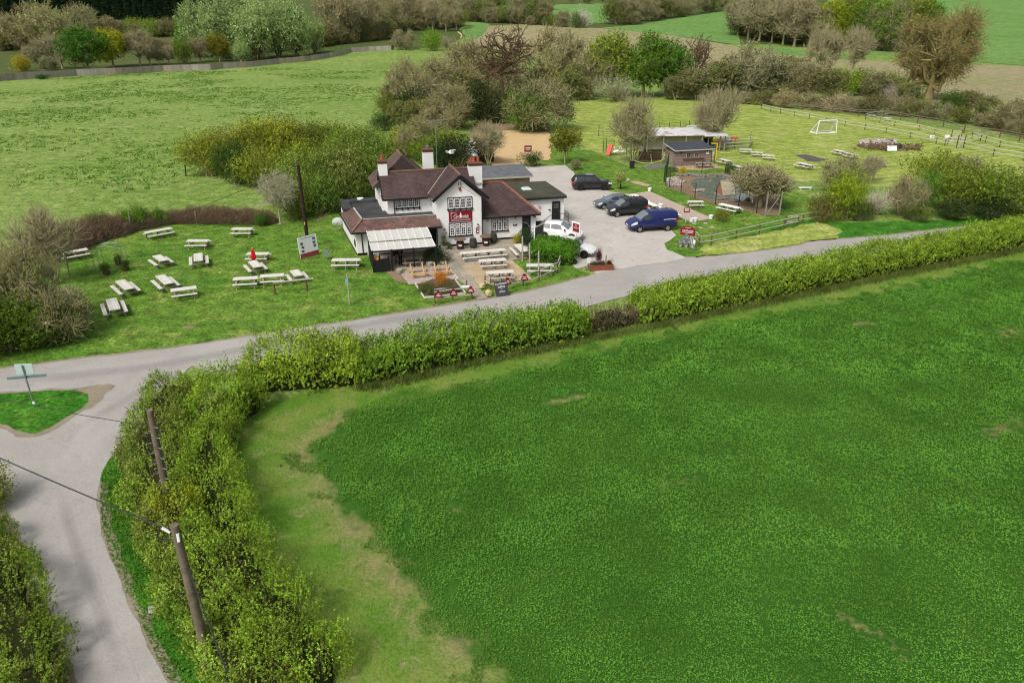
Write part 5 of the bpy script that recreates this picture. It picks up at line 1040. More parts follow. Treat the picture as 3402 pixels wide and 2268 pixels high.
# roofs
E0, RZ, RY = 4.28, 6.32, 5.0
uvroof('main_roof', [[(-4.62, 2.45, E0), (4.4, 2.45, E0), (4.4, RY, RZ), (-4.62, RY, RZ)], [(4.4, 7.6, E0), (-4.62, 7.6, E0), (-4.62, RY, RZ), (4.4, RY, RZ)]], TILE, pub)
BX, BZ, BE = 2.2, 6.72, 4.58
bay_roof = uvroof('bay_roof', [[(-.34, 4.6, BE), (-.34, -.36, BE), (BX, -.36, BZ), (BX, 5.2, BZ)], [(4.76, -.36, BE), (4.76, 4.6, BE), (BX, 5.2, BZ), (BX, -.36, BZ)]], TILE, pub)
rear = uvroof('rear_roof', [[(-5.25, 10.9, 4.75), (-5.25, 5.6, 4.75), (-2.3, 5.6, 7.62), (-2.3, 9.0, 7.62)], [(.9, 5.6, 4.75), (.9, 10.9, 4.75), (-2.3, 9.0, 7.62), (-2.3, 5.6, 7.62)], [(.9, 10.9, 4.75), (-5.25, 10.9, 4.75), (-2.3, 9.0, 7.62)], [(-5.25, 5.6, 4.75), (.9, 5.6, 4.75), (-2.3, 5.6, 7.62)]], TILEG, pub)
uvroof('wing_roof', [[(4.22, .55, 2.42), (10.15, .55, 2.46), (7.4, 4.9, 4.8), (4.22, 4.9, 4.8)], [(10.15, .55, 2.46), (10.15, 5.05, 2.46), (7.4, 4.9, 4.8)], [(9.5, 9.3, 2.46), (4.22, 9.3, 2.42), (4.22, 4.9, 4.8), (7.4, 4.9, 4.8)]], TILE, pub)
lean = uvroof('lean_to_roof', [[(-7.85, -1.0, 2.28), (.24, -.95, 2.3), (.2, .55, 3.05), (-6.75, .55, 3.05)], [(-8.45, 6.6, 2.28), (-7.85, -1.0, 2.28), (-6.75, .55, 3.05), (-7.2, 5.2, 3.05)]], TILER, pub)
m = MB(); m.prism([(-6.7, .62), (-.02, .62), (-.02, 3.0), (-4.2, 3.0), (-4.6, 9.2), (-8.25, 9.0), (-8.15, 6.4), (-7.15, 5.2)], 2.3, 2.78); m.build('flat_roof', FELT, pub)
m = MB(); m.bar((-6.75, .6, 2.98), (-.02, .6, 2.98), .14, .16); m.bar((-6.75, .6, 2.98), (-7.2, 5.25, 2.98), .14, .16); m.build('lead_flashing', LEAD, pub)
m = MB(); m.prism([(-8.3, 9.05), (-8.2, 5.6), (-7.35, 5.35), (-7.45, 8.0), (-4.75, 8.15), (-4.75, 9.25)], 2.79, 3.02); m.build('roof_kerb', FELT, pub)
m = MB(); m.lathe([(.30, 0), (.34, .14), (.22, .16), (.18, .05)], (-6.3, 10.2-1.6, 3.03), 18); m.build('roof_vent', WHITE2, pub)
m = MB(); m.box((11.7, 8.55, 2.95), (5.15, 7.3, .22)); sr = m.build('side_extension_roof', FELTM, pub, bevel=.03)
m = MB(); m.box((11.0, 8.6, 3.1), (.95, .95, .1)); m.box((11.0, 8.6, 3.2), (.8, .8, .12), taper=.8); m.build('skylight', plain('skylight_dome', S_(214, 224, 222, 1.1), .25, .5, .05), pub)
# ridge tiles
for a, b_, w_, h_, mt in (((-4.62, RY, RZ+.03), (4.4, RY, RZ+.03), .2, .12, RIDGE), ((-2.3, 5.6, 7.66), (-2.3, 9.05, 7.66), .22, .13, RIDGE), ((-2.3, 9.0, 7.66), (.9, 10.9, 4.8), .2, .12, RIDGE), ((BX, -.38, BZ+.02), (BX, 5.0, BZ+.02), .2, .12, RIDGE), ((-7.8, -.95, 2.36), (-6.75, .5, 3.08), .16, .1, RIDGE), ((4.4, 4.9, 4.83), (7.4, 4.9, 4.83), .22, .13, RIDGER), ((7.4, 4.9, 4.83), (10.15, .58, 2.5), .2, .12, RIDGER)): MB().bar(a, b_, w_, h_).build('ridge', mt, pub)
# valleys pale with lead
m = MB(); m.bar((-.36, 2.5, 4.55), (BX-.2, 5.0, 6.5), .1, .12); m.build('valley', plain('valley_mortar', S_(150, 140, 132, 1.2), .9), pub)
# barge boards, gutters
m = MB(); m.bar((-.42, -.4, 4.46), (BX, -.4, 6.64), .06, .26); m.bar((BX, -.4, 6.64), (4.84, -.4, 4.46), .06, .26)
m.bar((-4.66, 2.4, 4.2), (-4.66, RY, 6.26), .06, .24); m.bar((-4.66, RY, 6.26), (-4.66, 7.6, 4.2), .06, .24); m.build('barge_board', BLACK, pub)
for a, b_, w_, h_ in (((-4.6, 2.4, 4.2), (-.36, 2.4, 4.2), .12, .12), ((4.24, .5, 2.34), (10.15, .5, 2.38), .12, .12), ((-7.88, -1.05, 2.2), (.26, -1.0, 2.22), .12, .12), ((-7.9, -1.0, 2.2), (-8.5, 6.6, 2.2), .1, .1), ((9.2, 4.88, 2.84), (14.28, 4.88, 2.84), .06, .14)): MB().bar(a, b_, w_, h_).build('gutter', BLACK, pub)
for p in ((-3.55, 2.85), (4.24, -.06), (-6.98, -.6)): MB().tube([(p[0], p[1], .05 if p[1] < 2 else 2.8), (p[0], p[1], 4.1 if p[0] > -6 else 2.2)], .045, 6).build('drainpipe', BLACK, pub)
# chimneys
for (cx, cy, w_, d_, z0, z1, pots) in ((-4.2, 5.0, .82, .7, 5.6, 7.15, [(0, 0)]), (.62, 8.2, 1.0, .8, 5.4, 7.5, []), (4.62, 4.6, 1.28, .85, 4.2, 6.62, [(-.32, .1), (-.12, -.16), (.34, .05)])):
    m = MB(); m.box((cx, cy, (z0+z1)/2), (w_, d_, z1-z0)); ch = m.build('chimney', WHITE, pub)
    m = MB(); m.box((cx, cy, z1+.09), (w_+.06, d_+.06, .18)); m.box((cx, cy, z1+.22), (w_+.18, d_+.18, .1)); m.box((cx, cy, z1+.31), (w_+.02, d_+.02, .1), taper=.8); m.build('brick_cap', BRICK, ch)
    for px, py in pots: m = MB(); m.lathe([(.16, 0), (.15, .1), (.12, .34), (.15, .36), (.15, .42), (.1, .42)], (cx+px, cy+py, z1+.34), 12); m.build('chimney_pot', TERRA, ch, True)
    if not pots: m = MB(); m.lathe([(.14, 0), (.14, .2), (.2, .22), (0, .3)], (cx, cy, z1+.34), 10); m.build('cowl', METAL, ch)
m = MB(); m.bar((4.1, 4.12, 4.95), (5.3, 4.12, 4.95), .1, .14); m.build('chimney_flashing', LEAD, pub)
# windows: white casements with glazing bars in a black surround
def window(x0, x1, z0, z1, y, n, rows=3, cols=2, light=0.0, black=True, sill=True, brackets=0, surround=True):
    fr = MB(); gl = MB(); bl = MB(); W_ = (x1-x0)/n; H = z1-z0-light
    for i in range(n):
        a = x0+i*W_+.04; b_ = x0+(i+1)*W_-.04
        for (za, zb, r) in ((z0+.03, z0+H-.03, rows),)+(((z0+H+.03, z1-.02, 1),) if light else ()):
            gl.box(((a+b_)/2, y-.015, (za+zb)/2), (b_-a-.02, .02, zb-za-.02))
            for xx in (a+.035, b_-.035): fr.box((xx, y-.045, (za+zb)/2), (.07, .05, zb-za))
            for zz in (za+.035, zb-.035): fr.box(((a+b_)/2, y-.0462, zz), (b_-a, .0504, .07))
            for c in range(1, cols): fr.box((a+(b_-a)*c/cols, y-.038, (za+zb)/2), (.028, .03, zb-za-.08))
            for q in range(1, r): fr.box(((a+b_)/2, y-.0385, za+(zb-za)*q/r), (b_-a-.08, .031, .028))
    f = fr.build('window', WHITE2, pub); gl.build('glazing', GLASS, f)
    for i in range(n+1): bl.box((x0+i*W_, y-.032, (z0+z1)/2), (.075, .055, z1-z0+.02))
    bl.box(((x0+x1)/2, y-.034, z1+.03), (x1-x0+.09, .06, .07))
    if light: bl.box(((x0+x1)/2, y-.033, z0+H), (x1-x0, .056, .05))
    bl.box(((x0+x1)/2, y-.06, z0-.04), (x1-x0+.2, .14, .09))
    for i in range(brackets): bl.box((x0+(x1-x0)*i/(brackets-1), y-.05, z0-.14), (.09, .12, .16))
    bl.build('frame', BLACK, f)
window(-3.36, -1.18, 3.3, 4.12, 2.9, 4, brackets=5)
window(1.05, 3.3, 3.62, 4.6, 0, 4, brackets=5)
window(1.1, 3.24, 1.06, 2.22, 0, 4, light=.32)
window(5.42, 6.98, .98, 2.22, 1.0, 3, light=.34)
# small black vents and a side window on the left wall
lwx = lambda ly: -7.45-.8*(ly+.55)/9.55
for a, b_, z0, z1 in ((.25, 1.1, .55, 1.15), (2.6, 2.8, 1.4, 1.6), (3.3, 3.5, 1.4, 1.6), (4.2, 4.4, 1.4, 1.6)):
    m = MB(); m.bar((lwx(a)-.015, a, (z0+z1)/2), (lwx(b_)-.015, b_, (z0+z1)/2), .03, z1-z0); m.build('side_window' if b_-a > .5 else 'vent', BLACK, pub)
m = MB(); m.box((-4.57, 4.75, 4.0), (.02, .2, .35)); m.build('vent', BLACK, pub)
# doors
def door(x, y, z0, w_, h, parent=pub, lights=True):
    m = MB(); m.box((x, y-.02, z0+h/2), (w_, .05, h)); d = m.build('door', BLACK, parent)
    if lights:
        m = MB()
        for i in range(3):
            for j in range(2): m.box((x+(i-1)*w_*.22, y-.05, z0+h*.68+j*.26), (w_*.15, .012, .2))
        m.build('door_glazing', plain('door_glass', S_(96, 100, 98, 1.3), .15, .6, .2), d)
    m = MB(); m.tube([(x+w_*.38, y-.06, z0+h*.48), (x+w_*.38, y-.1, z0+h*.48), (x+w_*.25, y-.1, z0+h*.48)], .015, 6); m.build('handle', METAL, d)
    return d
door(-.52, .58, .02, .9, 1.95, lights=False); door(8.85, 1.0, .3, .84, 2.0); door(13.2, 5.1, .5, .86, 1.95)
m = MB(); m.box((-1.02, .1, 1.0), (.05, 1.0, 2.0)); m.build('porch_side', BLACK, pub)
# steps and landing at the far right door, rails
m = MB(); m.box((13.3, 4.5, .23), (1.9, 1.15, .46)); m.box((14.5, 4.5, .12), (.4, 1.15, .24)); m.build('step', plain('pale_concrete', S_(182, 176, 166), .9, .15, .15, 3), pub)
m = MB(); m.box((8.85, .6, .15), (1.3, .75, .3)); m.build('step', plain('step_concrete', S_(196, 190, 180), .9, .15, .15, 3), pub)
m = MB(); R_ = .028
for pts in ([(12.4, 3.98, .46), (12.4, 3.98, 1.4), (14.2, 3.98, 1.4), (14.2, 3.98, .46)], [(14.2, 3.98, 1.4), (14.2, 5.0, 1.4)], [(12.4, 3.98, 1.4), (11.2, 3.98, .6)], [(13.3, 3.98, .46), (13.3, 3.98, 1.4)], [(14.2, 3.98, .95), (14.2, 5.0, .95)]): m.tube(pts, R_, 6)
m.build('handrail', BLACK, pub)
m = MB()
for pts in ([(8.2, .2, 0), (8.2, .2, 1.15), (9.55, .2, 1.15), (9.55, .2, .05)], [(8.2, .2, 1.15), (7.3, .2, .25)]): m.tube(pts, R_, 6)
m.build('handrail', BLACK, pub)
m = MB(); m.tube([(8.35, .7, 1.75), (8.9, .55, 1.55), (9.0, .55, 1.2), (9.15, .6, .9)], .022, 6); m.build('door_bracket', METAL, pub)
# the big sign
def text(s, size, M4, mat, parent, name='lettering', ext=.006, align='CENTER', xs=1.0):
    cu = bpy.data.curves.new(name, 'FONT'); cu.body = s; cu.size = size; cu.extrude = ext; cu.align_x = align; cu.align_y = 'CENTER'; cu.materials.append(mat)
    o = bpy.data.objects.new(name, cu); C.objects.link(o); me = bpy.data.meshes.new_from_object(o.evaluated_get(bpy.context.evaluated_depsgraph_get())); bpy.data.objects.remove(o); bpy.data.curves.remove(cu)
    if not me.materials: me.materials.append(mat)
    o = link(name, me, parent); o.matrix_local = M4 @ Matrix.Diagonal((xs, 1, 1, 1)); return o
RX = Matrix.Rotation(PI/2, 4, 'X')       # lettering that faces -Y of its parent
T4 = Matrix.Translation
m = MB(); m.box((2.19, -.035, 2.9), (2.2, .05, 1.04)); sg = m.build('sign_board', MAROON, pub, bevel=.01)
text('Candlestick', .36, T4((2.24, -.064, 2.88)) @ RX, LETTER, sg, xs=.86)
text('The', .15, T4((1.75, -.064, 3.08)) @ RX, LETTER, sg)
text('FREE HOUSE & RESTAURANT', .145, T4((2.2, -.064, 2.53)) @ RX, LETTER, sg)
m = MB(); m.box((2.24, -.066, 2.69), (1.42, .008, .035)); m.box((1.3, -.066, 2.98), (.05, .008, .6)); m.box((1.55, -.066, 3.28), (.55, .008, .045)); m.box((1.36, -.066, 3.22), (.14, .0085, .12)); m.build('sign_scroll', plain('pink_scroll', S_(206, 164, 166, 1.0), .6), sg)
m = MB(); m.add([(2.2, -.068, 3.3), (2.29, -.068, 2.98), (2.26, -.068, 2.74), (2.14, -.068, 2.74), (2.11, -.068, 2.98)], [(0, 4, 3, 2, 1)]); m.build('candle_emblem', LETTER, sg)
m = MB(); m.prism([(3.64, 0), (3.92, 0), (3.92, .52), (3.86, .6), (3.78, .63), (3.7, .6), (3.64, .52)], 0, .03)
for i in range(len(m.v)): x, y, z = m.v[i]; m.v[i] = (x, -.01-z, 1.14+y)
nb = m.build('notice_board', MAROON, pub); m = MB(); m.box((3.8, -.048, 1.34), (.13, .008, .2)); m.box((3.8, -.0485, 1.6), (.18, .008, .07)); m.build('notice', LETTER, nb)
m = MB(); m.box((.62, -.03, 1.36), (.5, .03, .12)); m.build('name_plate', plain('pinkish_plate', S_(196, 170, 160, 1.0), .5), pub)
GOLD = plain('brass', S_(190, 150, 60, 1.0), .35, .5, .1, metal=.4)
for x, y, z, mt in ((.62, 0, 1.68, BLACK), (3.82, 0, 1.92, BLACK), (5.0, 1.0, 1.98, GOLD), (7.72, 1.0, 2.0, BLACK), (9.66, 1.0, 2.05, BLACK), (4.4, 1.0, 1.98, BLACK)):
    m = MB(); m.box((x, y-.03, z+.08), (.1, .06, .1)); m.lathe([(.0, .14), (.1, .1), (.1, .06), (.05, .05)], (x, y-.14, z), 10); wl = m.build('wall_lamp', mt, pub); m = MB(); m.lathe([(.0, -.1), (.07, -.05), (.08, .03), (.05, .06)], (x, y-.14, z), 10); m.build('lamp_globe', WHITE2, wl, True)
m = MB(); m.lathe([(.13, 0), (.15, .05), (.0, .07)], (0, 0, 0), 14, M=Matrix.Rotation(PI/2, 3, 'X')); al = m.build('alarm_bell', plain('pink_alarm', S_(206, 158, 158, 1.0), .5), pub, True); al.location = (11.4, 5.12, 2.0)
m = MB(); m.box((2.2, -.02, 5.52), (.26, .03, .1)); m.lathe([(.0, .02), (.1, .0), (.13, -.12), (.07, -.24), (0, -.26)], (2.2, -.05, 5.5), 10); m.build('gable_plaque', plain('red_plaque', S_(150, 70, 76, 1.0), .6), pub, True)
m = MB()
for dx in (-.12, .1): m.box((2.2+dx, -.02, 5.86), (.055, .03, .26))
m.tube([(2.3, -.03, 5.74), (2.38, -.03, 5.6), (2.5, -.03, 5.55), (3.7, -.03, 4.7)], .012, 5); m.build('gable_slot', BLACK, pub)
m = MB()
for dx in (-.16, 0, .15): m.box((7.72+dx, .97, 1.42-.05*(dx == 0)), (.1, .03, .17)); 
m.build('wall_ornament', BLACK, pub)
m = MB(); m.box((12.5, 5.08, 1.62), (.26, .03, .1)); m.build('name_plate', BLACK, pub)

# the covered terrace against the lean-to
can = thing('terrace_canopy', 'open black timber terrace with a white two tier panel roof in front of the lean-to', 'canopy', O_, ANG)
CANW = plain('canopy_panel', S_(222, 220, 212, 1.25), .4, .35, .04, 1.5); CANR = plain('canopy_rib', (0.8, 0.8, 0.8, 1), .4, .35, .02)
YB, YM, YF = -1.1, -3.7, -5.75; ZB, ZM, ZF = 2.3, 2.1, 1.92
for (ya, za, yb, zb, off, nm) in ((YB, ZB+.06, YM-.1, ZM+.06, 0, 'upper_roof'), (YM, ZM-.06, YF, ZF-.02, .0, 'lower_roof')):
    m = MB(); m.bar((-3.85+0, (ya), za), (-3.85, yb, zb), 5.45, .025, mi=0); r = m.build(nm, CANW, can)
    m = MB()
    for i in range(9): x = -6.55+i*.675; m.bar((x, ya, za+.03), (x, yb, zb+.03), .05, .05)
    m.build('rib', CANR, r)
m = MB(); m.box((-3.85, YF, ZF-.1), (5.5, .1, .13)); m.box((-3.85, YM, ZM-.14), (5.4, .1, .12)); m.box((-3.85, YB, ZB-.03), (5.4, .08, .1)); m.build('beam', BLACK, can)
for x, y, h in ((-6.5, YF, ZF), (-4.9, YF, ZF), (-3.05, YF, ZF), (-1.15, YF, ZF), (-6.5, YM, ZM), (-1.2, YM, ZM), (-3.9, -1.25, ZB), (-1.25, -1.25, ZB)):
    m = MB(); m.box((x, y, h/2), (.12, .12, h)); m.build('post', BLACK, can)
m = MB(); m.box((-6.5, -3.35, .5), (.05, 4.7, 1.0)); m.box((-5.8, YF, .5), (1.35, .05, 1.0)); m.box((-5.12, -5.2, .5), (.05, 1.0, 1.0)); m.box((-5.8, -5.5, .99), (1.4, .55, .04)); m.build('panel', BLACK, can)
m = MB()
for i in range(7): m.box((-6.5, YF+.1+i*.72, 1.45), (.05, .06, .95))
m.build('slat_screen', BLACK, can)
# ================================================================ FURNITURE, FENCES, SIGNS, VEHICLES
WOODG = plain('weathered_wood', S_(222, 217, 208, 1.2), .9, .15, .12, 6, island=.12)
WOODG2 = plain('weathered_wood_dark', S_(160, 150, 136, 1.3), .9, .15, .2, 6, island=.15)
WOODN = plain('new_timber', S_(206, 176, 130, 1.3), .85, .2, .14, 5, island=.12)
WOODB = plain('brown_post', S_(112, 92, 72, 1.2), .95, .1, .25, 6)
WOODP = plain('utility_pole', S_(124, 112, 98, 1.2), .95, .1, .35, 4)
WOODD = plain('tarred_pole', S_(58, 44, 40, 1.1), .9, .15, .3, 3)
RAILW = plain('silvered_rail', S_(186, 180, 168, 1.25), .9, .15, .15, 5)
PALE = plain('pale_rail', S_(206, 204, 196, 1.25), .8, .2, .1, 5)
GREYW = plain('grey_board', S_(150, 144, 138, 1.15), .95, .1, .2, .7, island=.22)
PLASW = plain('white_plastic', (.82, .82, .82, 1), .45, .35, .05)
STONE = plain('grey_stone', S_(176, 170, 160, 1.2), .9, .15, .2, 6)
SAND_ = plain('sandstone', S_(206, 188, 140, 1.2), .9, .15, .15, 6)
REDF = plain('red_canvas', S_(206, 24, 36, 1.0), .8, .15, .1)
DARK = plain('dark_metal', S_(38, 40, 40, 1.0), .5, .4, .15)
WIRE = plain('black_cable', S_(54, 56, 56, 1.0), .6, .3, .1)
BARR = plain('oak_barrel', S_(76, 72, 64, 1.15), .85, .2, .3, 7)
BARB = plain('brown_barrel', S_(86, 58, 48, 1.15), .8, .2, .3, 7)
TOPB = plain('barrel_table_top', S_(128, 108, 90, 1.2), .8, .2, .2, 5)
# ---- picnic tables
def picnic(c, e1, e2, label, w=.74, z=.74, length=None, mat=None, dark=False, legs=None, name='picnic_table', up=True):
    a, b_ = W(c, *e1, z), W(c, *e2, z); d = b_-a; L = length or d.length; ctr = (a+b_)/2; rz = math.atan2(d.y, d.x)
    mat = mat or (WOODG2 if dark else WOODG)
    o = thing(name, label, 'picnic table', (ctr.x, ctr.y, 0), rz, 'picnic tables')
    def planks(x0, x1, y0, n, pw, zz, th=.045):
        m = MB()
        for i in range(n): m.box(((x0+x1)/2, y0+(i-(n-1)/2)*(pw+.012), zz), (x1-x0, pw, th))
        return m
    planks(-L/2, L/2, 0, 5, w/5-.012, z-.02).build('tabletop', mat, o)
    for s in (-1, 1): planks(-L/2, L/2, s*(w/2+.29), 2, .13, .44).build('bench', mat, o)
    nl = legs or (2 if L < 2.3 else 3 if L < 3.4 else max(3, int(L/1.25)+1)); span = L-.5
    for i in range(nl):
        x = -span/2+span*i/(nl-1); m = MB()
        for s in (-1, 1): m.bar((x, s*(w/2-.1), z-.06), (x, s*(w/2+.3), 0), .045, .09, up=(1, 0, 0))
        m.box((x+.046, 0, .385), (.045, w+.82, .09)); m.box((x+.046, 0, z-.09), (.045, w-.08, .08))
        m.bar((x+.05, 0, .4), (x+(.5 if i < nl/2 else -.5)*min(1, L/2), 0, z-.08), .04, .07)
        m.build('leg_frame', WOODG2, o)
    return o
PN = picnic
PN('C', (865, 190), (1097, 148), 'long picnic table at the top of the garden, set at an angle above the arch')
PN('C', (1621, 155), (1800, 155), 'farthest picnic table on the garden lawn, near the birch tree')
PN('C', (1232, 258), (1420, 258), 'picnic table on the garden lawn below the farthest one, seen side on')
PN('C', (118, 374), (366, 329), 'long white picnic table by the brambles left of the metal arch')
PN('C', (965, 385), (1032, 432), 'weathered picnic table right of the metal arch, turned cornerwise')
PN('C', (1327, 368), (1330, 434), 'picnic table in mid lawn seen end on, both benches showing')
PN('C', (1752, 370), (1940, 370), 'picnic table just behind the closed red parasol')
PN('C', (1795, 433), (1848, 487), 'picnic table with the closed red parasol standing in it')
PN('C', (1632, 590), (1846, 578), 'first of three picnic tables in a row behind the timber rail', dark=False)
PN('C', (1866, 567), (2072, 553), 'middle picnic table of the three behind the timber rail')
PN('C', (2160, 513), (2203, 562), 'picnic table at the right end of the timber rail, seen end on')
PN('C', (647, 603), (733, 678), 'picnic table lower left of the metal arch with a dark ashtray on top')
PN('C', (996, 559), (1078, 631), 'picnic table in the lawn centre touching the one beside it')
PN('C', (1088, 690), (1312, 661), 'picnic table side on, right beside the one in the lawn centre')
PN('C', (570, 761), (607, 857), 'nearest picnic table to the road, by the leaning fence post')
PN('A', (138, 1078), (382, 1075), 'pale picnic table beside the covered terrace', legs=3)
PN('L', (1085, 284), (1780, 224), 'very long white picnic table on the paving in front of the pub')
PN('L', (1372, 403), (1790, 378), 'long picnic table at the back edge of the gravel bed', legs=3)
PN('L', (1492, 590), (1910, 566), 'long picnic table on the gravel behind the roadside rail', legs=3)
PN('L', (1968, 142), (2085, 258), 'picnic table on the paving seen cornerwise beside the clipped hedge')
PN('M', (388, 1412), (1092, 1408), 'picnic table on the grass in front of the clipped hedge', legs=3)
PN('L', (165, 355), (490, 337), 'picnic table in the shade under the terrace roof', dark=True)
PN('N', (1350, 617), (1592, 712), 'long white picnic table along the boules pitch behind the black van', mat=PLASW)
PN('N', (1592, 745), (1828, 848), 'white picnic table along the boules pitch between the two vans', mat=PLASW)
PN('N', (2080, 950), (2215, 1000), 'white picnic table half hidden behind the rear of the blue van', mat=PLASW)
PN('P', (540, 556), (800, 556), 'white picnic table between the boules pitch and the pond')
PN('P', (1085, 595), (1420, 668), 'long white picnic table by the pond fence, next to the olive bush', mat=PLASW)
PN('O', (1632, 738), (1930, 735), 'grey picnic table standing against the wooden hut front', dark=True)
for (c, a, b_, lb) in (('B', (1850, 118), (1952, 122), 'left of three grey tables in a line on the playing field'), ('B', (1950, 142), (2052, 148), 'middle of three grey tables in a line on the playing field'), ('B', (2045, 168), (2155, 174), 'right of three grey tables in a line on the playing field'),
    ('B', (1680, 202), (1768, 222), 'grey table just right of the hut on the field'), ('B', (1775, 250), (1868, 275), 'grey table behind the pond with a dark bush before it'), ('D', (390, 622), (515, 650), 'pale picnic table in front of the black sheet on the field'),
    ('D', (712, 514), (800, 532), 'grey picnic table left of the rubble heap'), ('D', (812, 540), (902, 560), 'grey picnic table just behind the cream blossoming tree'), ('D', (1065, 612), (1140, 632), 'pale picnic table mostly hidden behind the cream blossoming tree'),
    ('D', (1140, 236), (1205, 240), 'white picnic table far off by the paddock fence')):
    picnic(c, a, b_, lb, dark=False)
m = MB(); p = W('D', 455, 858); m.box((0, 0, .22), (1.6, .45, .06)); m.box((-.6, 0, .1), (.08, .4, .2)); m.box((.6, 0, .1), (.08, .4, .2)); b_ = m.build('bench', PLASW); b_.location = p; tag(b_, 'low white bench alone on the field beyond the pond tree', 'bench')
# new-timber picnic frames lying upside down on the pink gravel
def upturned(c, x, y, rz, label):
    p = W(c, x, y); o = thing('upturned_table', label, 'picnic table', (p.x, p.y, .07), rz, 'half built timber tables')
    m = MB()
    for i in range(4): m.box((0, -.3+i*.2, .03), (1.5, .18, .05))
    m.build('tabletop', WOODN, o)
    for s in (-1, 1):
        m = MB(); m.box((0, s*.75, .36), (1.6, .26, .05)); m.build('bench', WOODN, o)
        m = MB(); m.bar((s*.5, -.3, .06), (s*.5, -.85, .75), .05, .1, up=(1, 0, 0)); m.bar((s*.5, .3, .06), (s*.5, .85, .75), .05, .1, up=(1, 0, 0)); m.box((s*.55, 0, .3), (.05, 1.7, .1)); m.build('leg_frame', WOODN, o)
upturned('L', 430, 640, math.radians(20), 'unweathered timber picnic table upside down on pink gravel, the left one')
upturned('L', 790, 610, math.radians(15), 'unweathered timber picnic table upside down on pink gravel, beside the path')

# ---- posts, fences
def post(c, x, y, top, label, r=.07, mat=WOODG2, name='fence_post', group=None, cat='post'):
    b_ = W(c, x, y); t = HT(c, *top, b_.y); m = MB(); m.tube([(0, 0, -.1), (t.x-b_.x, 0, max(.5, t.z))], [r, r*.9], 8); o = m.build(name, mat); o.location = b_; return tag(o, label, cat, group)
for x, y, tx, ty, lb in ((745, 180, 725, 15, 'taller grey fence post against the brambles, nearest the metal arch'), (1313, 112, 1300, 0, 'grey fence post against the brambles near the lawn top'), (208, 552, 172, 372, 'thin grey post in front of the long white table at the left'), (332, 1003, 292, 792, 'leaning grey fence post by the left hedge and the nearest table')):
    post('C', x, y, (tx, ty), lb)
post('E', 1281, 1215, (1275, 1137), 'lone dark post standing in the meadow', .09, DARK)
for i, (x, y, ty) in enumerate(((2050, 415, 25), (2163, 445, 140), (2303, 640, 258))):
    post('L', x, y, (x, ty), ('tall grey pole by the cornerwise picnic table', 'shorter grey pole at the clipped hedge edge', 'grey pole standing through the roadside rail')[i], .075, RAILW, 'pole', cat='pole')
post('L', 1178, 815, (1178, 708), 'short brown post beside the slab path', .06, WOODB)
post('C', 2, 2, (0, -30), 'far') if False else None
def fence(label, pts, h=(.45, .95), ph=1.1, step=2.0, mat=RAILW, pmat=WOODB, pr=.06, rr=.045, name='rail_fence', posts=None, sq=False):
    P = [Vector((p[0], p[1], 0)) for p in pts]; o = thing(name, label, 'fence', P[0]); B0 = P[0]
    for z in h:
        m = MB(); m.tube([p-B0+Vector((0, 0, z)) for p in P], rr, 6) if not sq else [m.bar(a-B0+Vector((0, 0, z)), b_-B0+Vector((0, 0, z)), .04, .12) for a, b_ in zip(P, P[1:])]; m.build('rail', mat, o)
    Q = []
    for a, b_ in zip(P, P[1:]):
        k = max(1, round((b_-a).length/step)); Q += [a.lerp(b_, j/k) for j in range(k)]
    Q.append(P[-1]); Q = [Vector((q[0], q[1], 0)) for q in posts] if posts else Q
    m = MB(); m.tube([(0, 0, -.05), (0, 0, ph)], pr, 6); me = m.mesh('post', pmat)
    for q in Q[:100]: pp = link('post', me, o); pp.location = q-B0+Vector((0, .05, 0)); pp.rotation_euler = (random.uniform(-.03, .03), random.uniform(-.03, .03), 0)
    return o
o = fence('low timber hitching rail on two posts beside three picnic tables', [W('C', 1995, 728), W('C', 2275, 697)], h=(.98,), ph=.98, step=9, rr=.075, pr=.075); ch = [c for c in o.children if c.name.startswith('rail')][0]; ch.scale = (1.22, 1.22, 1); 
fence('two rail fence with red bell shaped signs left of the slab path', [W('L', 682, 1080), W('L', 962, 1035), W('L', 1258, 1005)], h=(.38, .95), ph=1.0, step=4, rr=.05)
fence('two rail fence with red bell signs from slab path to clipped hedge', [W('L', 1463, 800), W('L', 1557, 850), W('L', 1795, 862), W('L', 2062, 800), W('L', 2308, 735), W('M', 1195, 1640), W('M', 1260, 1440)], h=(.42, .98), ph=1.05, step=4.5, rr=.05)
fence('two rail fence along the roadside verge right of the car park', [W('B', 1440, 905), W('B', 1495, 965), W('B', 1600, 955), W('B', 1815, 905), W('B', 2020, 858), W('B', 2230, 812), W('B', 2352, 785), W('D', 60, 1212)+Vector((3.2, 1.6, 0)), W('D', 575, 1128)], h=(.45, 1.0), ph=1.02, step=3.2, rr=.05, mat=RAILW)
fence('low log edging rail in front of the flower bed', [W('L', 668, 905), W('L', 905, 880)], h=(.25,), ph=.3, step=3, rr=.07)
# paddock fences on the far field
G4 = lambda *pts: [W('D', *p) for p in pts]
fence('brown post and rail fence along the back hedgerow', G4((75, 150), (135, 135), (430, 175), (700, 200), (920, 228), (1135, 232), (1430, 285), (1650, 320), (1830, 372), (2140, 412), (2310, 445), (2700, 520), (3200, 610)), h=(.5, 1.0, 1.35), ph=1.5, step=5.5, mat=plain('brown_rail', S_(138, 124, 108, 1.2), .9), pmat=WOODB, pr=.11, sq=True)
fence('long pale two rail fence crossing the field behind the goal', G4((75, 165), (240, 205), (490, 250), (800, 315), (1155, 375), (1590, 465), (1665, 482), (1765, 502)), h=(.55, 1.1), ph=1.15, step=5, mat=PALE, pmat=DARK, pr=.06, rr=.06)
fence('inner pale two rail paddock fence nearer the hedgerow', G4((980, 250), (1070, 232), (1180, 225)), h=(.55, 1.1), ph=1.1, step=4, mat=PALE, rr=.05, pmat=WOODB)
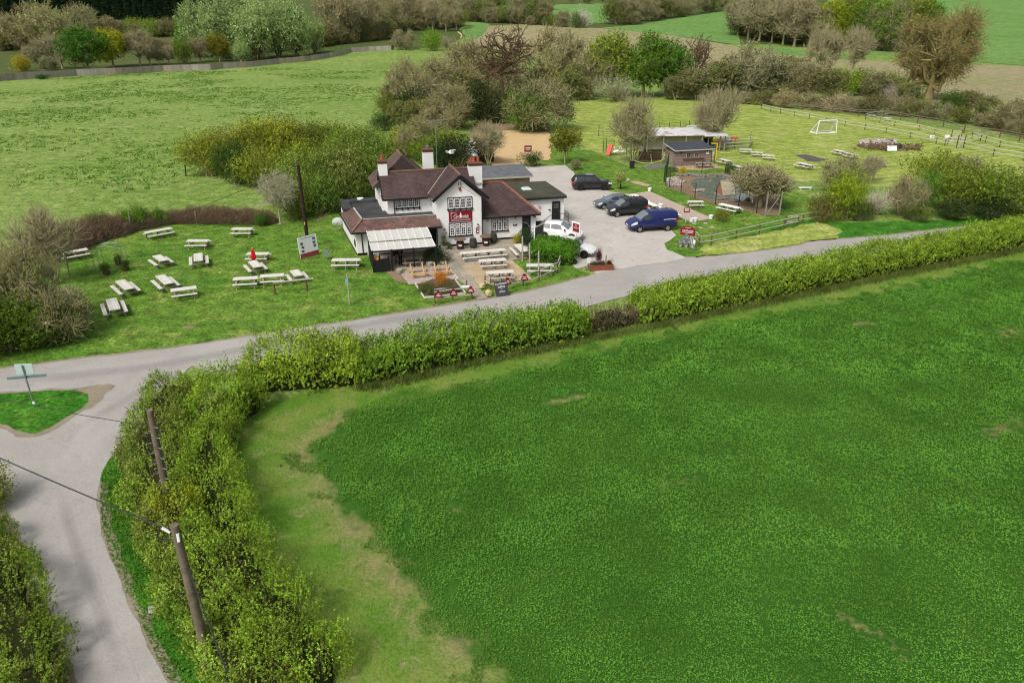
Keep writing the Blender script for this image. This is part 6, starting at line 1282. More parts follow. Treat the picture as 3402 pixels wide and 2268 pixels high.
fence('pale two rail paddock fence ending at the field gate', G4((980, 255), (1230, 315), (1440, 352), (1715, 430)), h=(.55, 1.1), ph=1.15, step=5, mat=PALE, pmat=DARK, pr=.05, rr=.06)
fence('pale two rail fence running from the field gate to the right edge', G4((1825, 505), (2085, 570), (2352, 610), (2800, 690)), h=(.55, 1.1), ph=1.15, step=5, mat=PALE, pmat=DARK, pr=.06, rr=.06)
fence('second pale rail fence behind the field gate at the right', G4((1690, 470), (1835, 470), (1975, 440), (1900, 420), (2140, 495), (2352, 535), (2800, 620)), h=(.55, 1.1), ph=1.15, step=5, mat=PALE, pmat=DARK, pr=.06, rr=.06)
def gate(label, a, b_, h, mat, bars=5, brace=True, name='field_gate', mesh=None, pw=.12):
    a = Vector((a[0], a[1], 0)); b_ = Vector((b_[0], b_[1], 0)); L = (b_-a).length; o = thing(name, label, 'gate', a, math.atan2((b_-a).y, (b_-a).x))
    for x in (0, L): m = MB(); m.box((x, 0, h*.55), (pw, pw, h*1.1)); m.build('gate_post', WOODB if mat is not WOODG2 else WOODG2, o)
    m = MB()
    for i in range(bars): m.box((L/2, 0, .15+(h-.2)*i/(bars-1)), (L-.2, .04, .07))
    if brace: m.bar((.15, .03, .15), (L-.15, .03, h-.1), .04, .07)
    m.build('bars', mat, o)
    if mesh: m = MB(); m.quad((.1, .02, .05), (L-.1, .02, .05), (L-.1, .02, h-.05), (.1, .02, h-.05)); m.build('netting', mesh, o)
    return o
gate('wooden field gate at the corner of the pale paddock fences', W('D', 1765, 502), W('D', 1825, 500), 1.9, PALE)
gate('small field gate across the paddock strip', W('D', 1715, 430), W('D', 1800, 435), 1.6, PALE)
for x, y, ty, lb in ((1543, 428, 405, 'small white notice on the pale paddock fence'), (1672, 425, 408, 'small white notice on a dark gate post')):
    p = W('D', x, y+26); m = MB(); m.box((0, -.08, 1.0), (.8, .03, .5)); o = m.build('notice', PLASW); o.location = p; tag(o, lb, 'sign')
# goal
g0, g1 = W('D', 518, 375), W('D', 760, 375); gt0 = HT('D', 540, 255, g0.y+.4)
gl = thing('football_goal', 'white football goal frame with a net on the playing field', 'goal', (g0+g1)/2, math.radians(14))
wd = (g1-g0).length*.82; ghh = 2.3; m = MB(); R_ = .09
for s in (-1, 1): m.tube([(s*wd/2, 0, 0), (s*wd/2*.86, 0, ghh)], R_, 8); 
m.tube([(-wd/2*.86, 0, ghh), (wd/2*.86, 0, ghh)], R_, 8); m.build('front_frame', PLASW, gl)
m = MB()
for s in (-1, 1): m.tube([(s*wd/2*.86, 0, ghh), (s*wd*.5, 1.9, 0)], R_*.8, 8); m.tube([(s*wd/2, 0, .07), (s*wd*.5, 1.9, .07)], R_, 8)
m.tube([(-wd*.5, 1.9, .07), (wd*.5, 1.9, .07)], R_, 8); m.tube([(-wd/2, 0, .07), (wd/2, 0, .07)], R_, 8); m.build('back_frame', PLASW, gl)
m = MB()
for i in range(1, 14): t = i/14; m.bar((-wd*.43, 1.9*t, ghh*(1-t)), (wd*.43, 1.9*t, ghh*(1-t)), .012)
for i in range(1, 20): x = -wd*.43+wd*.86*i/20; m.bar((x, 0, ghh), (x, 1.9, .07), .012)
m.build('net', PALE, gl)
# black weed sheet
sheetp = G4((362, 565), (450, 556), (520, 570), (660, 605), (560, 622), (480, 618), (430, 590))
ctr = sum(sheetp, Vector())/len(sheetp); m = MB(); n = len(sheetp); m.add([p-ctr+Vector((0, 0, .03)) for p in sheetp]+[Vector((0, .1, .16))], [(i, (i+1) % n, n) for i in range(n)]); o = m.build('ground_sheet', plain('black_sheet', S_(96, 92, 88, 1.2), .8, .2, .2, 1)); o.location = ctr; tag(o, 'crumpled black sheet lying on the field', 'tarpaulin')
# rubble heap
rd = random.Random(9)
heap = thing('rubble_heap', 'long heap of pale rubble, brown brushwood and a white slab on the field', 'rubble heap', W('D', 1180, 500))
RUB = plain('rubble', S_(178, 168, 158, 1.2), .9, .1, .2, 3, island=.35); BRU = plain('brushwood', S_(122, 100, 84, 1.15), .95, .1, .3, 2, island=.35)
m = MB(); b2 = MB(); hp = W('D', 1180, 500)
for i in range(80): q = W('D', rd.uniform(930, 1240), rd.uniform(436, 488))-hp; m.rock(q+Vector((0, 0, .2)), (rd.uniform(.4, 1.3), rd.uniform(.4, 1), rd.uniform(.2, .6)), i)
m.build('stones', RUB, heap)
for i in range(260): q = W('D', rd.choice([rd.gauss(1370, 40), rd.gauss(1060, 70), rd.gauss(1200, 70)]), rd.uniform(485, 528))-hp; b2.bar(q+Vector((0, 0, rd.uniform(0, .5))), q+Vector((rd.gauss(0, .7), rd.gauss(0, .5), rd.uniform(.1, .8))), .09)
b2.build('brushwood', BRU, heap); m = MB(); q = W('D', 1203, 532)-hp; m.box(q+Vector((0, 0, .5)), (1.5, .1, .8), M=Matrix.Rotation(-.5, 3, 'X')); m.build('white_slab', PLASW, heap); m = MB(); q = W('D', 1270, 500)-hp; m.rock(q+Vector((0, 0, .3)), (3.0, 1.6, .9), 3); m.build('ash_pile', DARK, heap)

# ---- long board fence beyond the meadow
bf = [TG('Q', *p) for p in ((-420, 950), (0, 908), (180, 895), (560, 872), (860, 850), (1300, 832), (1830, 800), (2352, 785))]+[TG('R', *p) for p in ((480, 770), (830, 745), (1100, 715), (1400, 688), (1620, 655), (1790, 622), (1900, 588), (2100, 574), (2352, 562))]+[TG('S', 320, 482)]
o = thing('board_fence', 'long grey close boarded fence along the far edge of the meadow', 'fence', bf[0]); B0 = bf[0]
line = []; 
for a, b_ in zip(bf, bf[1:]): k = max(1, int((b_-a).length/3.2)); line += [a.lerp(b_, j/k) for j in range(k)]
line.append(bf[-1]); step = max(1, len(line)/98)
idx = [int(i*step) for i in range(int((len(line)-1)/step)+1)]
GB = [plain('board_panel%d' % i, S_(*c, 1.0), .95, .1, .12, .8, island=.12) for i, c in enumerate(((158, 150, 144), (168, 160, 152), (150, 140, 136), (164, 148, 138)))]
for i, j in zip(idx, idx[1:]):
    a, b_ = line[i], line[j]; d = b_-a; m = MB(); nb = max(6, int(d.length/.3))
    for q in range(nb): t = (q+.5)/nb; m.bar(a+d*((q)/nb)-B0+Vector((0, 0, 1.12)), a+d*((q+1)/nb)-B0+Vector((0, 0, 1.12)), .03+.004*(q % 2), 2.16+random.uniform(-.04, .04))
    m.build('panel', GB[random.randrange(4)], o)
f2 = [W('Q', -60, 590), W('Q', 60, 582), W('Q', 180, 572)]
o = thing('board_fence', 'short piece of a second grey fence at the left edge beyond the park lawn', 'fence', f2[0])
for a, b_ in zip(f2, f2[1:]): m = MB(); [m.bar(a-f2[0]+Vector((0, 0, .3+.42*k)), b_-f2[0]+Vector((0, 0, .3+.42*k)), .05, .38) for k in range(5)]; m.build('panel', GB[1], o)
for x, y, lb in ((310, 600, 'white garden figure lying low among the trees beyond the fence'), (448, 590, 'white upright garden figure beyond the fence')):
    p = W('Q', x, y+70); m = MB(); m.lathe([(.5, 0), (.6, .5), (.4, 1.2), (.45, 1.6), (.2, 2.0), (0, 2.1)], (0, 0, 0), 10); o = m.build('garden_figure', PLASW, smooth=True); o.location = p; tag(o, lb, 'statue')
# dark creeper over the fence
o = plant('shrub1', W('Q', 470, 885), 1.6, 2.2, (62, 96, 54), name='creeper', label='dark green creeper spilling over the board fence', cat='bush')

# ---- utility poles and cables
def pole(c, base, top, label, r=.15, mat=WOODP, gh=None):
    b_ = W(c, *base) if not isinstance(base, Vector) else base; t = HT(*top, b_.y) if len(top) == 3 else HT(c, *top, b_.y)
    o = thing('utility_pole', label, 'utility pole', b_); v = t-b_; m = MB(); m.tube([(0, 0, -.2), v*.5, v], [r*1.1, r, r*.85], 12); m.build('shaft', mat, o, True); return o, t
poleA, tA = pole('H', (1452, 1470), (1200, 478), 'nearest weathered utility pole leaning in the lane side hedge')
poleB, tB = pole('H', (1175, 380), ('I', 1030, 958), 'second utility pole rising from the hedge with metal steps')
poleC, tC = pole('V', (1248, 1310), (1146, 495), 'dark utility pole behind the white notice board in the garden', .15, WOODD)
for o, t, n in ((poleA, tA, 0), (poleB, tB, 12)):
    b_ = Vector(o.location); v = t-b_
    if n:
        m = MB()
        for i in range(n): q = v*(.3+.6*i/n); s = 1 if i % 2 else -1; m.tube([q+Vector((s*.1, -.1, 0)), q+Vector((s*.3, -.16, 0)), q+Vector((s*.3, -.16, .06))], .015, 5)
        m.build('step_iron', METAL, o)
m = MB(); v = tA-Vector(poleA.location); m.tube([v+Vector((-.12, -.1, -.2)), v+Vector((-.32, -.12, -.02))], .05, 6); m.tube([v+Vector((.1, -.1, -.25)), v+Vector((.12, -.16, -.5))], .045, 6); m.build('cable_clamp', PLASW, poleA)
m = MB(); m.tube([v+Vector((-.3, -.1, -.05)), v+Vector((-.55, -.1, -.3)), v+Vector((-.4, -.1, -.5)), v+Vector((-.12, -.12, -.45))], .03, 6); m.build('cable_loop', WIRE, poleA)
m = MB(); v = tC-Vector(poleC.location); m.tube([v*.3+Vector((0, -.17, 0)), v*.3+Vector((0, -.18, .25))], .06, 6); m.build('yellow_tag', plain('yellow_tag', S_(214, 170, 40, 1.0), .5), poleC)
m = MB(); m.tube([v+Vector((0, 0, -.1)), v+Vector((-.3, -.05, -.12))], .05, 6); m.tube([(.12, 0, 0), v*.4+Vector((.16, 0, 0))], .05, 6); m.build('cable_guard', DARK, poleC)
def cable(a, b_, sag, label, r=.018, n=24):
    m = MB(); m.tube([a.lerp(b_, i/n)-a-Vector((0, 0, sag*4*(i/n)*(1-i/n))) for i in range(n+1)], r, 6); o = m.build('overhead_cable', WIRE); o.location = a; return tag(o, label, 'cable')
topA = tA+Vector((-.1, -.1, -.12)); topB = tB+Vector((-.1, 0, -.75))
eA = HT('I', -60, 1245, 23.0); cable(topA, topA+(eA-topA)*1.6, .12, 'thick overhead cable from the nearest pole to the left edge', .024)
eB = HT('I', -60, 838, 33.0); cable(topB, topB+(eB-topB)*1.5, .25, 'overhead cable from the second pole across the grass island', .016)
eC = HT('C', -120, 420, 50.0); cable(tC+Vector((-.3, 0, -.1)), eC, .6, 'dark overhead cable from the garden pole across the lawn', .02)
cable(tA+Vector((.1, 0, -.1)), W('H', 1720, 1010, 1.9), .15, 'thin overhead cable from the nearest pole into the hedge', .012)
cable(tA+Vector((.12, 0, -1.5)), W('H', 1620, 1640, 1.0), .05, 'grey stay wire running down beside the nearest pole', .025)
for i, (x, y) in enumerate(((1365, 1045), (1335, 1040))): cable(tC-Vector((0, 0, 1.5)), W('V', x, y), 0, ('right stay wire of the dark garden pole', 'left stay wire of the dark garden pole')[i], .014)

# ---- junction signpost
p = W('I', 240, 938); t = HT('I', 150, 650, p.y); s_ = thing('signpost', 'grey road signpost with finger boards on the grass island', 'signpost', p)
v = t-p; m = MB(); m.tube([(0, 0, 0), v], .045, 8); m.build('pole', METAL, s_)
SB = plain('sign_back', S_(186, 206, 204, 1.1), .5, .4, .06); FB = plain('finger_board_back', S_(108, 136, 140, 1.1), .5, .4, .06)
for z, w_, h, mt, ang, nm in ((-.25, .92, .62, SB, .1, 'plate'), (-.72, 1.95, .17, FB, .22, 'finger_board')):
    m = MB(); q = v*(1+z/v.length); m.box(q+Vector((.03, .06, 0)), (w_, .03, h), rz=ang); m.build(nm, mt, s_, bevel=.01)
m = MB(); m.lathe([(.08, 0), (.08, .03), (0, .04)], v*.12+Vector((.06, -.05, 0)), 8, M=Matrix.Rotation(PI/2, 3, 'X')); m.build('reflector', PLASW, s_)
# drain cover in the verge
o = MB().box((0, 0, .06), (.55, .4, .1), rz=.5).build('drain_cover', plain('pale_concrete_cover', S_(176, 168, 156, 1.2), .9, .1, .2, 8), bevel=.02); o.location = W('H', 1080, 1062); tag(o, 'broken pale concrete cover in the verge by the lane', 'drain cover')

# ---- metal garden arch
p = W('C', 585, 510); ar = thing('garden_arch', 'galvanised tubular garden arch with planters at its feet', 'arch', p, math.radians(8))
m = MB(); m2 = MB()
for y in (-.55, .55):
    for x in (-1.15, -.8, .8, 1.15): m.tube([(x, y, 0), (x, y, 1.75), (x*.55, y, 2.15)], .018, 5)
    m.tube([(-1.15, y, 1.75), (-.6, y, 2.12), (0, y, 2.25), (.6, y, 2.12), (1.15, y, 1.75)], .024, 5)
m.build('uprights', METAL, ar)
for x, z in ((-1.15, 1.75), (-.6, 2.12), (0, 2.25), (.6, 2.12), (1.15, 1.75)): m2.tube([(x, -.55, z), (x, .55, z)], .018, 5)
for s in (-1, 1):
    for k in range(6): m2.tube([(s*1.15, -.55, .3+k*.28), (s*1.15, .55, .3+k*.28)], .012, 4)
m2.build('cross_bars', METAL, ar)
for i, (x, y) in enumerate(((535, 555), (640, 470), (700, 520))):
    q = W('C', x, y); o = thing('planter', ('dark tub with a climber at the front leg of the metal arch', 'dark tub with a bush at the back leg of the metal arch', 'small leafy tub at the right foot of the metal arch')[i], 'planter', q)
    MB().lathe([(.24, 0), (.32, .3), (.3, .32), (.26, .26)], (0, 0, 0), 12).build('tub', plain('brown_tub', S_(96, 70, 54, 1.1), .85), o, True)
    f = link('plant', VAR['shrub%d' % i][1], o); f.location = (0, 0, .22); f.scale = (.55, .55, .8); f.color = S_(96, 122, 56)
# parasol
p = W('C', 1822, 487); t = HT('C', 1793, 325, p.y); H = t.z; ps = thing('parasol', 'closed bright red parasol standing through a picnic table', 'parasol', p)
MB().tube([(0, 0, 0), (0, 0, H)], .025, 8).build('pole', RAILW, ps); m = MB(); n = 12; vs = []
prof = [(.07, H*.38), (.17, H*.42), (.2, H*.5), (.13, H*.8), (.05, H*.96), (.03, H*.985)]
for r, z in prof:
    for k in range(n): a = 2*PI*k/n; rr = r*(1.15 if k % 2 else .8); vs.append((rr*math.cos(a), rr*math.sin(a), z))
m.add(vs, [(i*n+k, i*n+(k+1) % n, (i+1)*n+(k+1) % n, (i+1)*n+k) for i in range(len(prof)-1) for k in range(n)]); m.build('canopy', REDF, ps, True); MB().lathe([(.03, 0), (.045, .05), (0, .12)], (0, 0, H*.98), 8).build('finial', PLASW, ps)
# notice board on the lawn (white, six grey pictures, maroon foot)
a, b_ = W('Z', 691, 594, .12), W('Z', 733, 582, .12); d = b_-a; w_ = d.length; t = HT('Z', 687, 548, a.y); h = t.z-.12
nb = thing('notice_board', 'big leaning white notice board with grey pictures and a maroon strip', 'sign', (a.x, a.y, 0), math.atan2(d.y, d.x)); nb.rotation_euler = (math.radians(-6), 0, nb.rotation_euler[2])
MB().box((w_/2, 0, .12+h/2), (w_, .05, h)).build('board', PLASW, nb); MB().box((w_/2, -.03, .12+h*.1), (w_-.02, .02, h*.2)).build('maroon_strip', plain('faded_maroon', S_(150, 60, 76, 1.0), .6, .2, .2, 4), nb)
GP = plain('grey_print', S_(92, 98, 98, 1.0), .7, .2, .5, 9)
for i, (x, z) in enumerate(((.17, .68), (.2, .5), (.18, .31), (.84, .8), (.82, .62), (.84, .45))): m = MB(); m.box((w_*x, -.029, .12+h*z), (w_*.14, .01, h*.12), M=Matrix.Rotation(random.uniform(-.3, .3), 3, 'Y')); m.build('picture', GP, nb)
MB().box((w_*.5, -.028, .12+h*.92), (w_*.72, .008, h*.025)).build('heading', plain('grey_heading', S_(150, 150, 170, 1.0)), nb); m = MB(); m.box((.1, .05, .3), (.07, .07, .6)); m.box((w_-.1, .05, .3), (.07, .07, .6)); m.build('legs', WOODB, nb)
# footpath waymark
post('A', 292, 1470, (268, 1212), 'slim grey waymark post with a small blue and white disc on the lawn', .05, RAILW, 'waymark_post', cat='signpost')
wm = [o for o in C.objects if o.name == 'waymark_post'][0]; t = HT('A', 268, 1262, wm.location.y); MB().box((t.x-wm.location.x, -.07, t.z), (.22, .03, .3)).build('waymark', plain('blue_waymark', S_(120, 170, 200, 1.0), .5, .3, .4, 12), wm)
# tubular garden chair by the pub
p = W('A', 98, 1080); gc = thing('garden_chair', 'small grey tubular chair on the lawn by the pub wall', 'chair', p, .4)
for s in (-1, 1):
    MB().tube([(s*.24, -.24, 0), (s*.24, -.2, .44), (s*.24, .2, .42), (s*.24, .3, .9)], .018, 6).build('leg', METAL, gc); MB().tube([(s*.24, .26, 0), (s*.24, .2, .42)], .018, 6).build('leg', METAL, gc)
MB().box((0, 0, .44), (.46, .42, .03)).build('seat', METAL, gc); MB().box((0, .25, .7), (.46, .03, .3), M=Matrix.Rotation(-.2, 3, 'X')).build('backrest', METAL, gc)
# satellite dish leaning on the left wall
q = LW(-8.75, 8.2); sdh = thing('satellite_dish', 'white satellite dish on the far end of the pub side wall', 'satellite dish', q, math.radians(200)); MB().lathe([(.0, 0), (.3, .05), (.55, .16)], (0, 0, .9), 16, M=Matrix.Rotation(1.2, 3, 'X')).build('dish', PLASW, sdh, True); MB().tube([(0, 0, 0), (0, 0, .9)], .04, 6).build('bracket', METAL, sdh)

# ---- barrels on the patio
def barrel(lx, ly, label, table, mat):
    o = thing('barrel_table' if table else 'barrel', label, 'barrel', LW(lx, ly, .06))
    MB().lathe([(.27, 0), (.33, .2), (.36, .45), (.33, .7), (.27, .9), (.24, .9), (.23, .86), (0, .86)], (0, 0, 0), 20).build('staves', mat, o, True)
    m = MB()
    for z, r in ((.08, .3), (.26, .345), (.64, .345), (.82, .3)): m.lathe([(r-.004, z-.03), (r+.008, z-.03), (r+.008, z+.03), (r-.004, z+.03)], (0, 0, 0), 20)
    m.build('hoop', DARK, o)
    if table: MB().lathe([(.0, .9), (.55, .9), (.55, .95), (0, .95)], (0, 0, 0), 24).build('tabletop', TOPB, o); MB().box((.02, -.345, .42), (.3, .03, .14)).build('notice', PLASW, o)
def kl(x, y): p = W('K', x, y); return (p-O_).dot(EX), (p-O_).dot(EY)
for x, y, lb, tb, mt in ((415, 1405, 'brown barrel with a round table top, left of the grey barrel', 1, BARB), (640, 1385, 'plain grey oak barrel against the bay wall', 0, BARR), (860, 1350, 'brown barrel with a round table top at the corner of the bay', 1, BARB), (992, 1295, 'plain grey oak barrel under the low wing window', 0, BARR)): barrel(*kl(x, y), lb, tb, mt)
# potted plants, stone bowls
def pot(c, x, y, label, plantk, ph, pw, col, mat=STONE, r=.28, h=.35):
    q = W(c, x, y, .06); o = thing('plant_pot', label, 'plant pot', q); MB().lathe([(r*.7, 0), (r, h*.7), (r*1.05, h), (r*.85, h), (r*.8, h*.8), (0, h*.8)], (0, 0, 0), 14).build('pot', mat, o, True)
    if plantk: f = link('plant', VAR[plantk][1], o); f.location = (0, 0, h*.7); f.scale = (pw, pw, ph); f.color = S_(*col)
pot('L', 125, 600, 'pale stone bowl standing off the terrace corner on its own', None, 0, 0, None); pot('L', 600, 492, 'pale stone bowl on the terrace edge between two posts', None, 0, 0, None); pot('L', 810, 466, 'pale stone bowl beside the big dark terrace bush', 'shrub0', .3, .4, (120, 130, 80))
q = W('L', 830, 240, .06); o = thing('topiary', 'clipped ball on a stem in a round pot at the pub door', 'plant pot', q); MB().lathe([(.28, 0), (.34, .4), (.3, .42), (0, .36)], (0, 0, 0), 14).build('pot', STONE, o, True); MB().tube([(0, 0, .3), (0, 0, 1.0)], .02, 6).build('stem', WOODB, o)
for z, k in ((.9, .8), (.35, .9)): f = link('plant', VAR['clipped'][1], o); f.location = (0, 0, z); f.scale = (k*.6, k*.6, k*.75); f.color = S_(112, 124, 84)
plant('shrub1', W('L', 890, 225, .06), .75, .9, (104, 116, 74), name='bush', label='small spiky potted bush beside the topiary ball', cat='plant')
plant('shrub2', W('L', 745, 425, .06), 1.5, 1.0, (66, 84, 58), name='bush', label='big dark evergreen bush at the right corner of the terrace', cat='shrub')
plant('shrub0', W('L', 620, 400, .06), 1.1, .9, (88, 100, 66), name='bush', label='greyish green bush just inside the terrace edge', cat='shrub')
plant('shrub0', W('L', 765, 800, .08), 1.25, .8, (196, 138, 62), name='bush', label='orange leaved bush in the middle of the flower bed', cat='shrub')
for i, (x, y, h, w_, c_) in enumerate(((560, 860, .7, 1.3, (112, 108, 74)), (900, 850, .7, 1.4, (118, 106, 78)), (640, 930, .5, 1.5, (98, 104, 60)), (480, 900, .5, 1.2, (96, 120, 56)), (980, 900, .6, 1.2, (110, 104, 76)), (820, 930, .4, 1.6, (104, 100, 70)))):
    plant('shrub%d' % (i % 3), W('L', x, y, .08), h, w_, c_, name='bed_plant', label='low dull green and brown plant filling the flower bed', cat='plant', group='plants of the flower bed')
plant('shrub1', W('K', 1420, 1300, .06), .95, 1.0, (176, 168, 56), name='bush', label='yellow variegated bush by the wing door steps', cat='shrub')
plant('shrub2', W('M', 420, 900, .06), 1.7, .8, (60, 84, 52), name='bush', label='dark bluish green bush by the grey bin screen', cat='shrub')
# kerb boards of the bed, steps and slab
eb = thing('bed_edging', 'pale board edging round the flower bed and pink gravel', 'edging', W('L', 380, 785))
for a, b_ in (((375, 785), (515, 1000)), ((515, 1000), (700, 985)), ((700, 985), (1160, 935)), ((1000, 725), (1160, 935)), ((885, 505), (1045, 715))): m = MB(); q = W('L', 380, 785); m.bar(W('L', *a)-q+Vector((0, 0, .12)), W('L', *b_)-q+Vector((0, 0, .12)), .06, .16); m.build('board', WOODG, eb)
sb = thing('ramp_slab', 'sloping pale slab step at the pub door', 'step', W('K', 170, 1470, .06), ANG); MB().box((0, 0, .07), (.9, 1.5, .14)).build('slab', STONE, sb)
# bell shaped maroon signs hung on the rails
def bell(c, x, y, base, label):
    b_ = W(c, *base); q = HT(c, x, y, b_.y-.12); o = thing('bell_sign', label, 'sign', (q.x, q.y, q.z-.3), .12); pr = [(-.27, 0), (.27, 0), (.3, .12), (.16, .35), (.1, .52), (0, .58), (-.1, .52), (-.16, .35), (-.3, .12)]
    m = MB(); m.prism(pr, 0, .03)
    for i in range(len(m.v)): x_, y_, z_ = m.v[i]; m.v[i] = (x_, -z_, y_)
    m.build('plate', MAROON, o); m = MB(); m.box((0, -.035, .28), (.2, .006, .05)); m.box((0, -.035, .16), (.34, .006, .05)); m.build('lettering', LETTER, o)
for c, x, y, b_, lb in (('L', 735, 925, (682, 1080), 'maroon bell sign at the left end of the left rail'), ('L', 972, 890, (962, 1035), 'maroon bell sign with a white badge in the middle of the left rail'), ('L', 1240, 850, (1258, 1005), 'maroon bell sign at the path end of the left rail'), ('L', 1815, 715, (1795, 862), 'maroon bell sign above the black chalkboard'), ('L', 2083, 655, (2062, 800), 'maroon bell sign on the right hand rail, farthest along')): bell(c, x, y, b_, lb)
# chalkboard
q = W('L', 1745, 965); cb = thing('chalkboard', 'black leaning chalkboard with white lettering beside the road', 'sign', q, math.radians(12)); cb.rotation_euler = (math.radians(-20), math.radians(-6), math.radians(12))
CHK = plain('chalkboard_paint', S_(58, 60, 64, 1.0), .8, .2, .15, 4); MB().box((0, 0, .62), (1.02, .05, 1.2)).build('board', CHK, cb)
for s, z, sz in (('Candlestick', 1.02, .2), ('OPEN', .76, .22), ('for', .58, .11), ('drinks', .4, .18)): text(s, sz, T4((0, -.03, z)) @ RX, LETTER, cb)
# sandstone blocks
for i, (x, y) in enumerate(((1412, 850), (1515, 965))):
    o = MB().rock((0, 0, .28), (.62, .6, .62), 4+i).build('stone_block', SAND_); o.location = W('L', x, y); tag(o, ('buff stone block at the foot of the rail by the path', 'buff stone block nearest the road by the path')[i], 'stone')
o = MB().box((0, 0, .1), (.7, .3, .12)).build('white_block', PLASW); o.location = W('L', 1165, 828); tag(o, 'small white block at the edge of the slab path', 'block')
# clipped box hedge by the car park
bx = [W('A', 1900, 1100), W('A', 1960, 1140), W('A', 2260, 1150)]
hedge('clipped_hedge', 'big smooth clipped bright green hedge between patio and white cars', [W('M', 560, 1300)+Vector((-.1, .9, 0)), W('M', 1740, 1500)+Vector((-.1, 1.15, 0))], [1.15, 1.25], [1.85, 1.9], 60, .045, (92, 142, 44), LMH, 21, shoot=.12, spiky=.3, lumpamp=.06, edgepow=.36, core=(52, 74, 30), endr=.25)
# bin screen
o = thing('bin_screen', 'tall grey slatted screen with a white post beside the white cars', 'fence', W('M', 720, 880), math.radians(60)); m = MB()
for i in range(9): m.box((-.9+i*.2, 0, .95), (.17, .03, 1.7))
m.build('slats', plain('dark_grey_slat', S_(84, 82, 80, 1.1), .8, .2, .15, 5), o); MB().box((0, .02, 1.85), (1.9, .08, .06)).build('top_rail', PALE, o); o2 = MB().tube([(0, 0, 0), (0, 0, 2.2)], .06, 8).build('post', PLASW, o); o2.location = (-1.0, 0, 0)
# car park hanging sign: white frame, maroon panel
p = W('M', 1660, 1010); sgn = thing('frame_sign', 'tall white framed maroon sign at the corner of the clipped hedge', 'sign', p, math.radians(-52)); t = HT('M', 1660, 310, p.y); H = t.z
m = MB(); m.box((0, 0, H*.33), (.11, .11, H*.66)); m.build('post', PLASW, sgn); m = MB()
for s in (-1, 1): m.box((s*.5, 0, H*.8), (.1, .1, H*.42))
m.box((0, 0, H*.62), (.95, .09, .1)); m.box((0, 0, H*.99), (1.1, .14, .1)); m.build('frame', PLASW, sgn); MB().box((0, 0, H*.81), (.84, .05, H*.3)).build('panel', plain('sign_red', S_(140, 40, 50, 1.0), .6), sgn)
for s in (-1, 1):
    for txt, z, sz in (('The', .89, .17), ('Candlestick', .81, .15)): text(txt, sz, T4((0, s*-.03, H*z)) @ (RX if s > 0 else Matrix.Rotation(PI, 4, 'Z') @ RX), LETTER, sgn)
# timber planter by the entrance
p = W('B', 640, 1165); tp = thing('timber_planter', 'red brown timber trough planter with a purple shrub at the car park entrance', 'planter', p, math.radians(8)); PLT = plain('red_brown_timber', S_(142, 84, 66, 1.15), .85, .15, .2, 5, island=.15); m = MB()
for z in (.15, .4): m.box((0, -.4, z), (2.05, .05, .24)); m.box((0, .4, z), (2.05, .05, .24)); m.box((-1.0, 0, z), (.05, .76, .24)); m.box((1.0, 0, z), (.05, .76, .24))
m.build('boards', PLT, tp); MB().box((0, 0, .44), (1.95, .75, .04)).build('soil', M_['soil'], tp); m = MB()
for x in (-1.06, 1.06): m.tube([(x, -.45, 0), (x, -.45, .6), (x, .45, .6), (x, .45, 0)], .02, 5)
m.build('corner_rail', METAL, tp); MB().box((.45, 0, .85), (.09, .09, .85)).build('stake', WOODG2, tp); m = MB(); m.box((-1.0, .3, .75), (.3, .05, .5)); m.build('white_plaque', PLASW, tp)
for kx, h, w_, c_, nm in ((-.15, 1.5, .28, (122, 62, 76), 'purple_shrub'), (-.6, .4, .6, (96, 120, 60), 'plant'), (.1, .4, .6, (110, 110, 60), 'plant'), (.75, .42, .5, (128, 70, 56), 'plant')): f = link(nm, VAR['shrub%d' % (NPL[0] % 3)][1], tp); f.location = (kx, 0, .42); f.scale = (w_*max(h, .7), w_*max(h, .7), h); f.color = S_(*c_); NPL[0] += 1
# barrel-stack sign at the car park corner
p = W('B', 1390, 965); ks = thing('barrel_stack', 'stack of grey steel kegs under a maroon pub sign', 'keg stack', p, math.radians(-15)); KEG = plain('steel_keg', S_(150, 152, 152, 1.15), .4, .5, .15, 4, metal=.5)
for i, (x, z) in enumerate(((-.62, .24), (-.1, .24), (.42, .24), (-.36, .66), (.16, .66), (-.1, 1.06))):
    o = MB().lathe([(.0, -.3), (.2, -.3), (.24, -.26), (.24, .26), (.2, .3), (.15, .27), (0, .27)], (0, 0, 0), 14).build('keg', KEG, ks, True); o.location = (x, 0, z); o.rotation_euler = (PI/2, 0, 0)
hs_ = thing('hanging_sign', 'tilted maroon sign with white lettering on top of the keg stack', 'sign', (p.x, p.y, 0), math.radians(-24)); m = MB()
for x in (.35, .55): m.bar((x-.2, -.1, 1.4), (x+.3, -.42, 0), .07)
m.build('strut', PALE, hs_); pr = [(-.68, 1.15), (.68, 1.15), (.7, 1.8), (.4, 1.98), (0, 2.05), (-.4, 1.98), (-.7, 1.8)]; m = MB(); m.prism(pr, 0, .05)
for i in range(len(m.v)): x_, y_, z_ = m.v[i]; m.v[i] = (x_, -.22-z_, y_)
m.build('board', MAROON, hs_); text('Candlestick', .26, T4((0, -.28, 1.6)) @ RX, LETTER, hs_, xs=.85); MB().box((0, -.275, 1.42), (1.0, .006, .035)).build('underline', LETTER, hs_); MB().box((0, -.275, 1.88), (.5, .006, .06)).build('small_line', plain('pink_line', S_(210, 150, 150, 1.0)), hs_)
o = thing('marker_post', 'short white topped post beside the keg stack', 'post', W('B', 1446, 990)); MB().box((0, 0, .35), (.12, .12, .7)).build('stake', WOODG2, o); MB().box((0, 0, .72), (.2, .16, .34)).build('cap', PLASW, o)
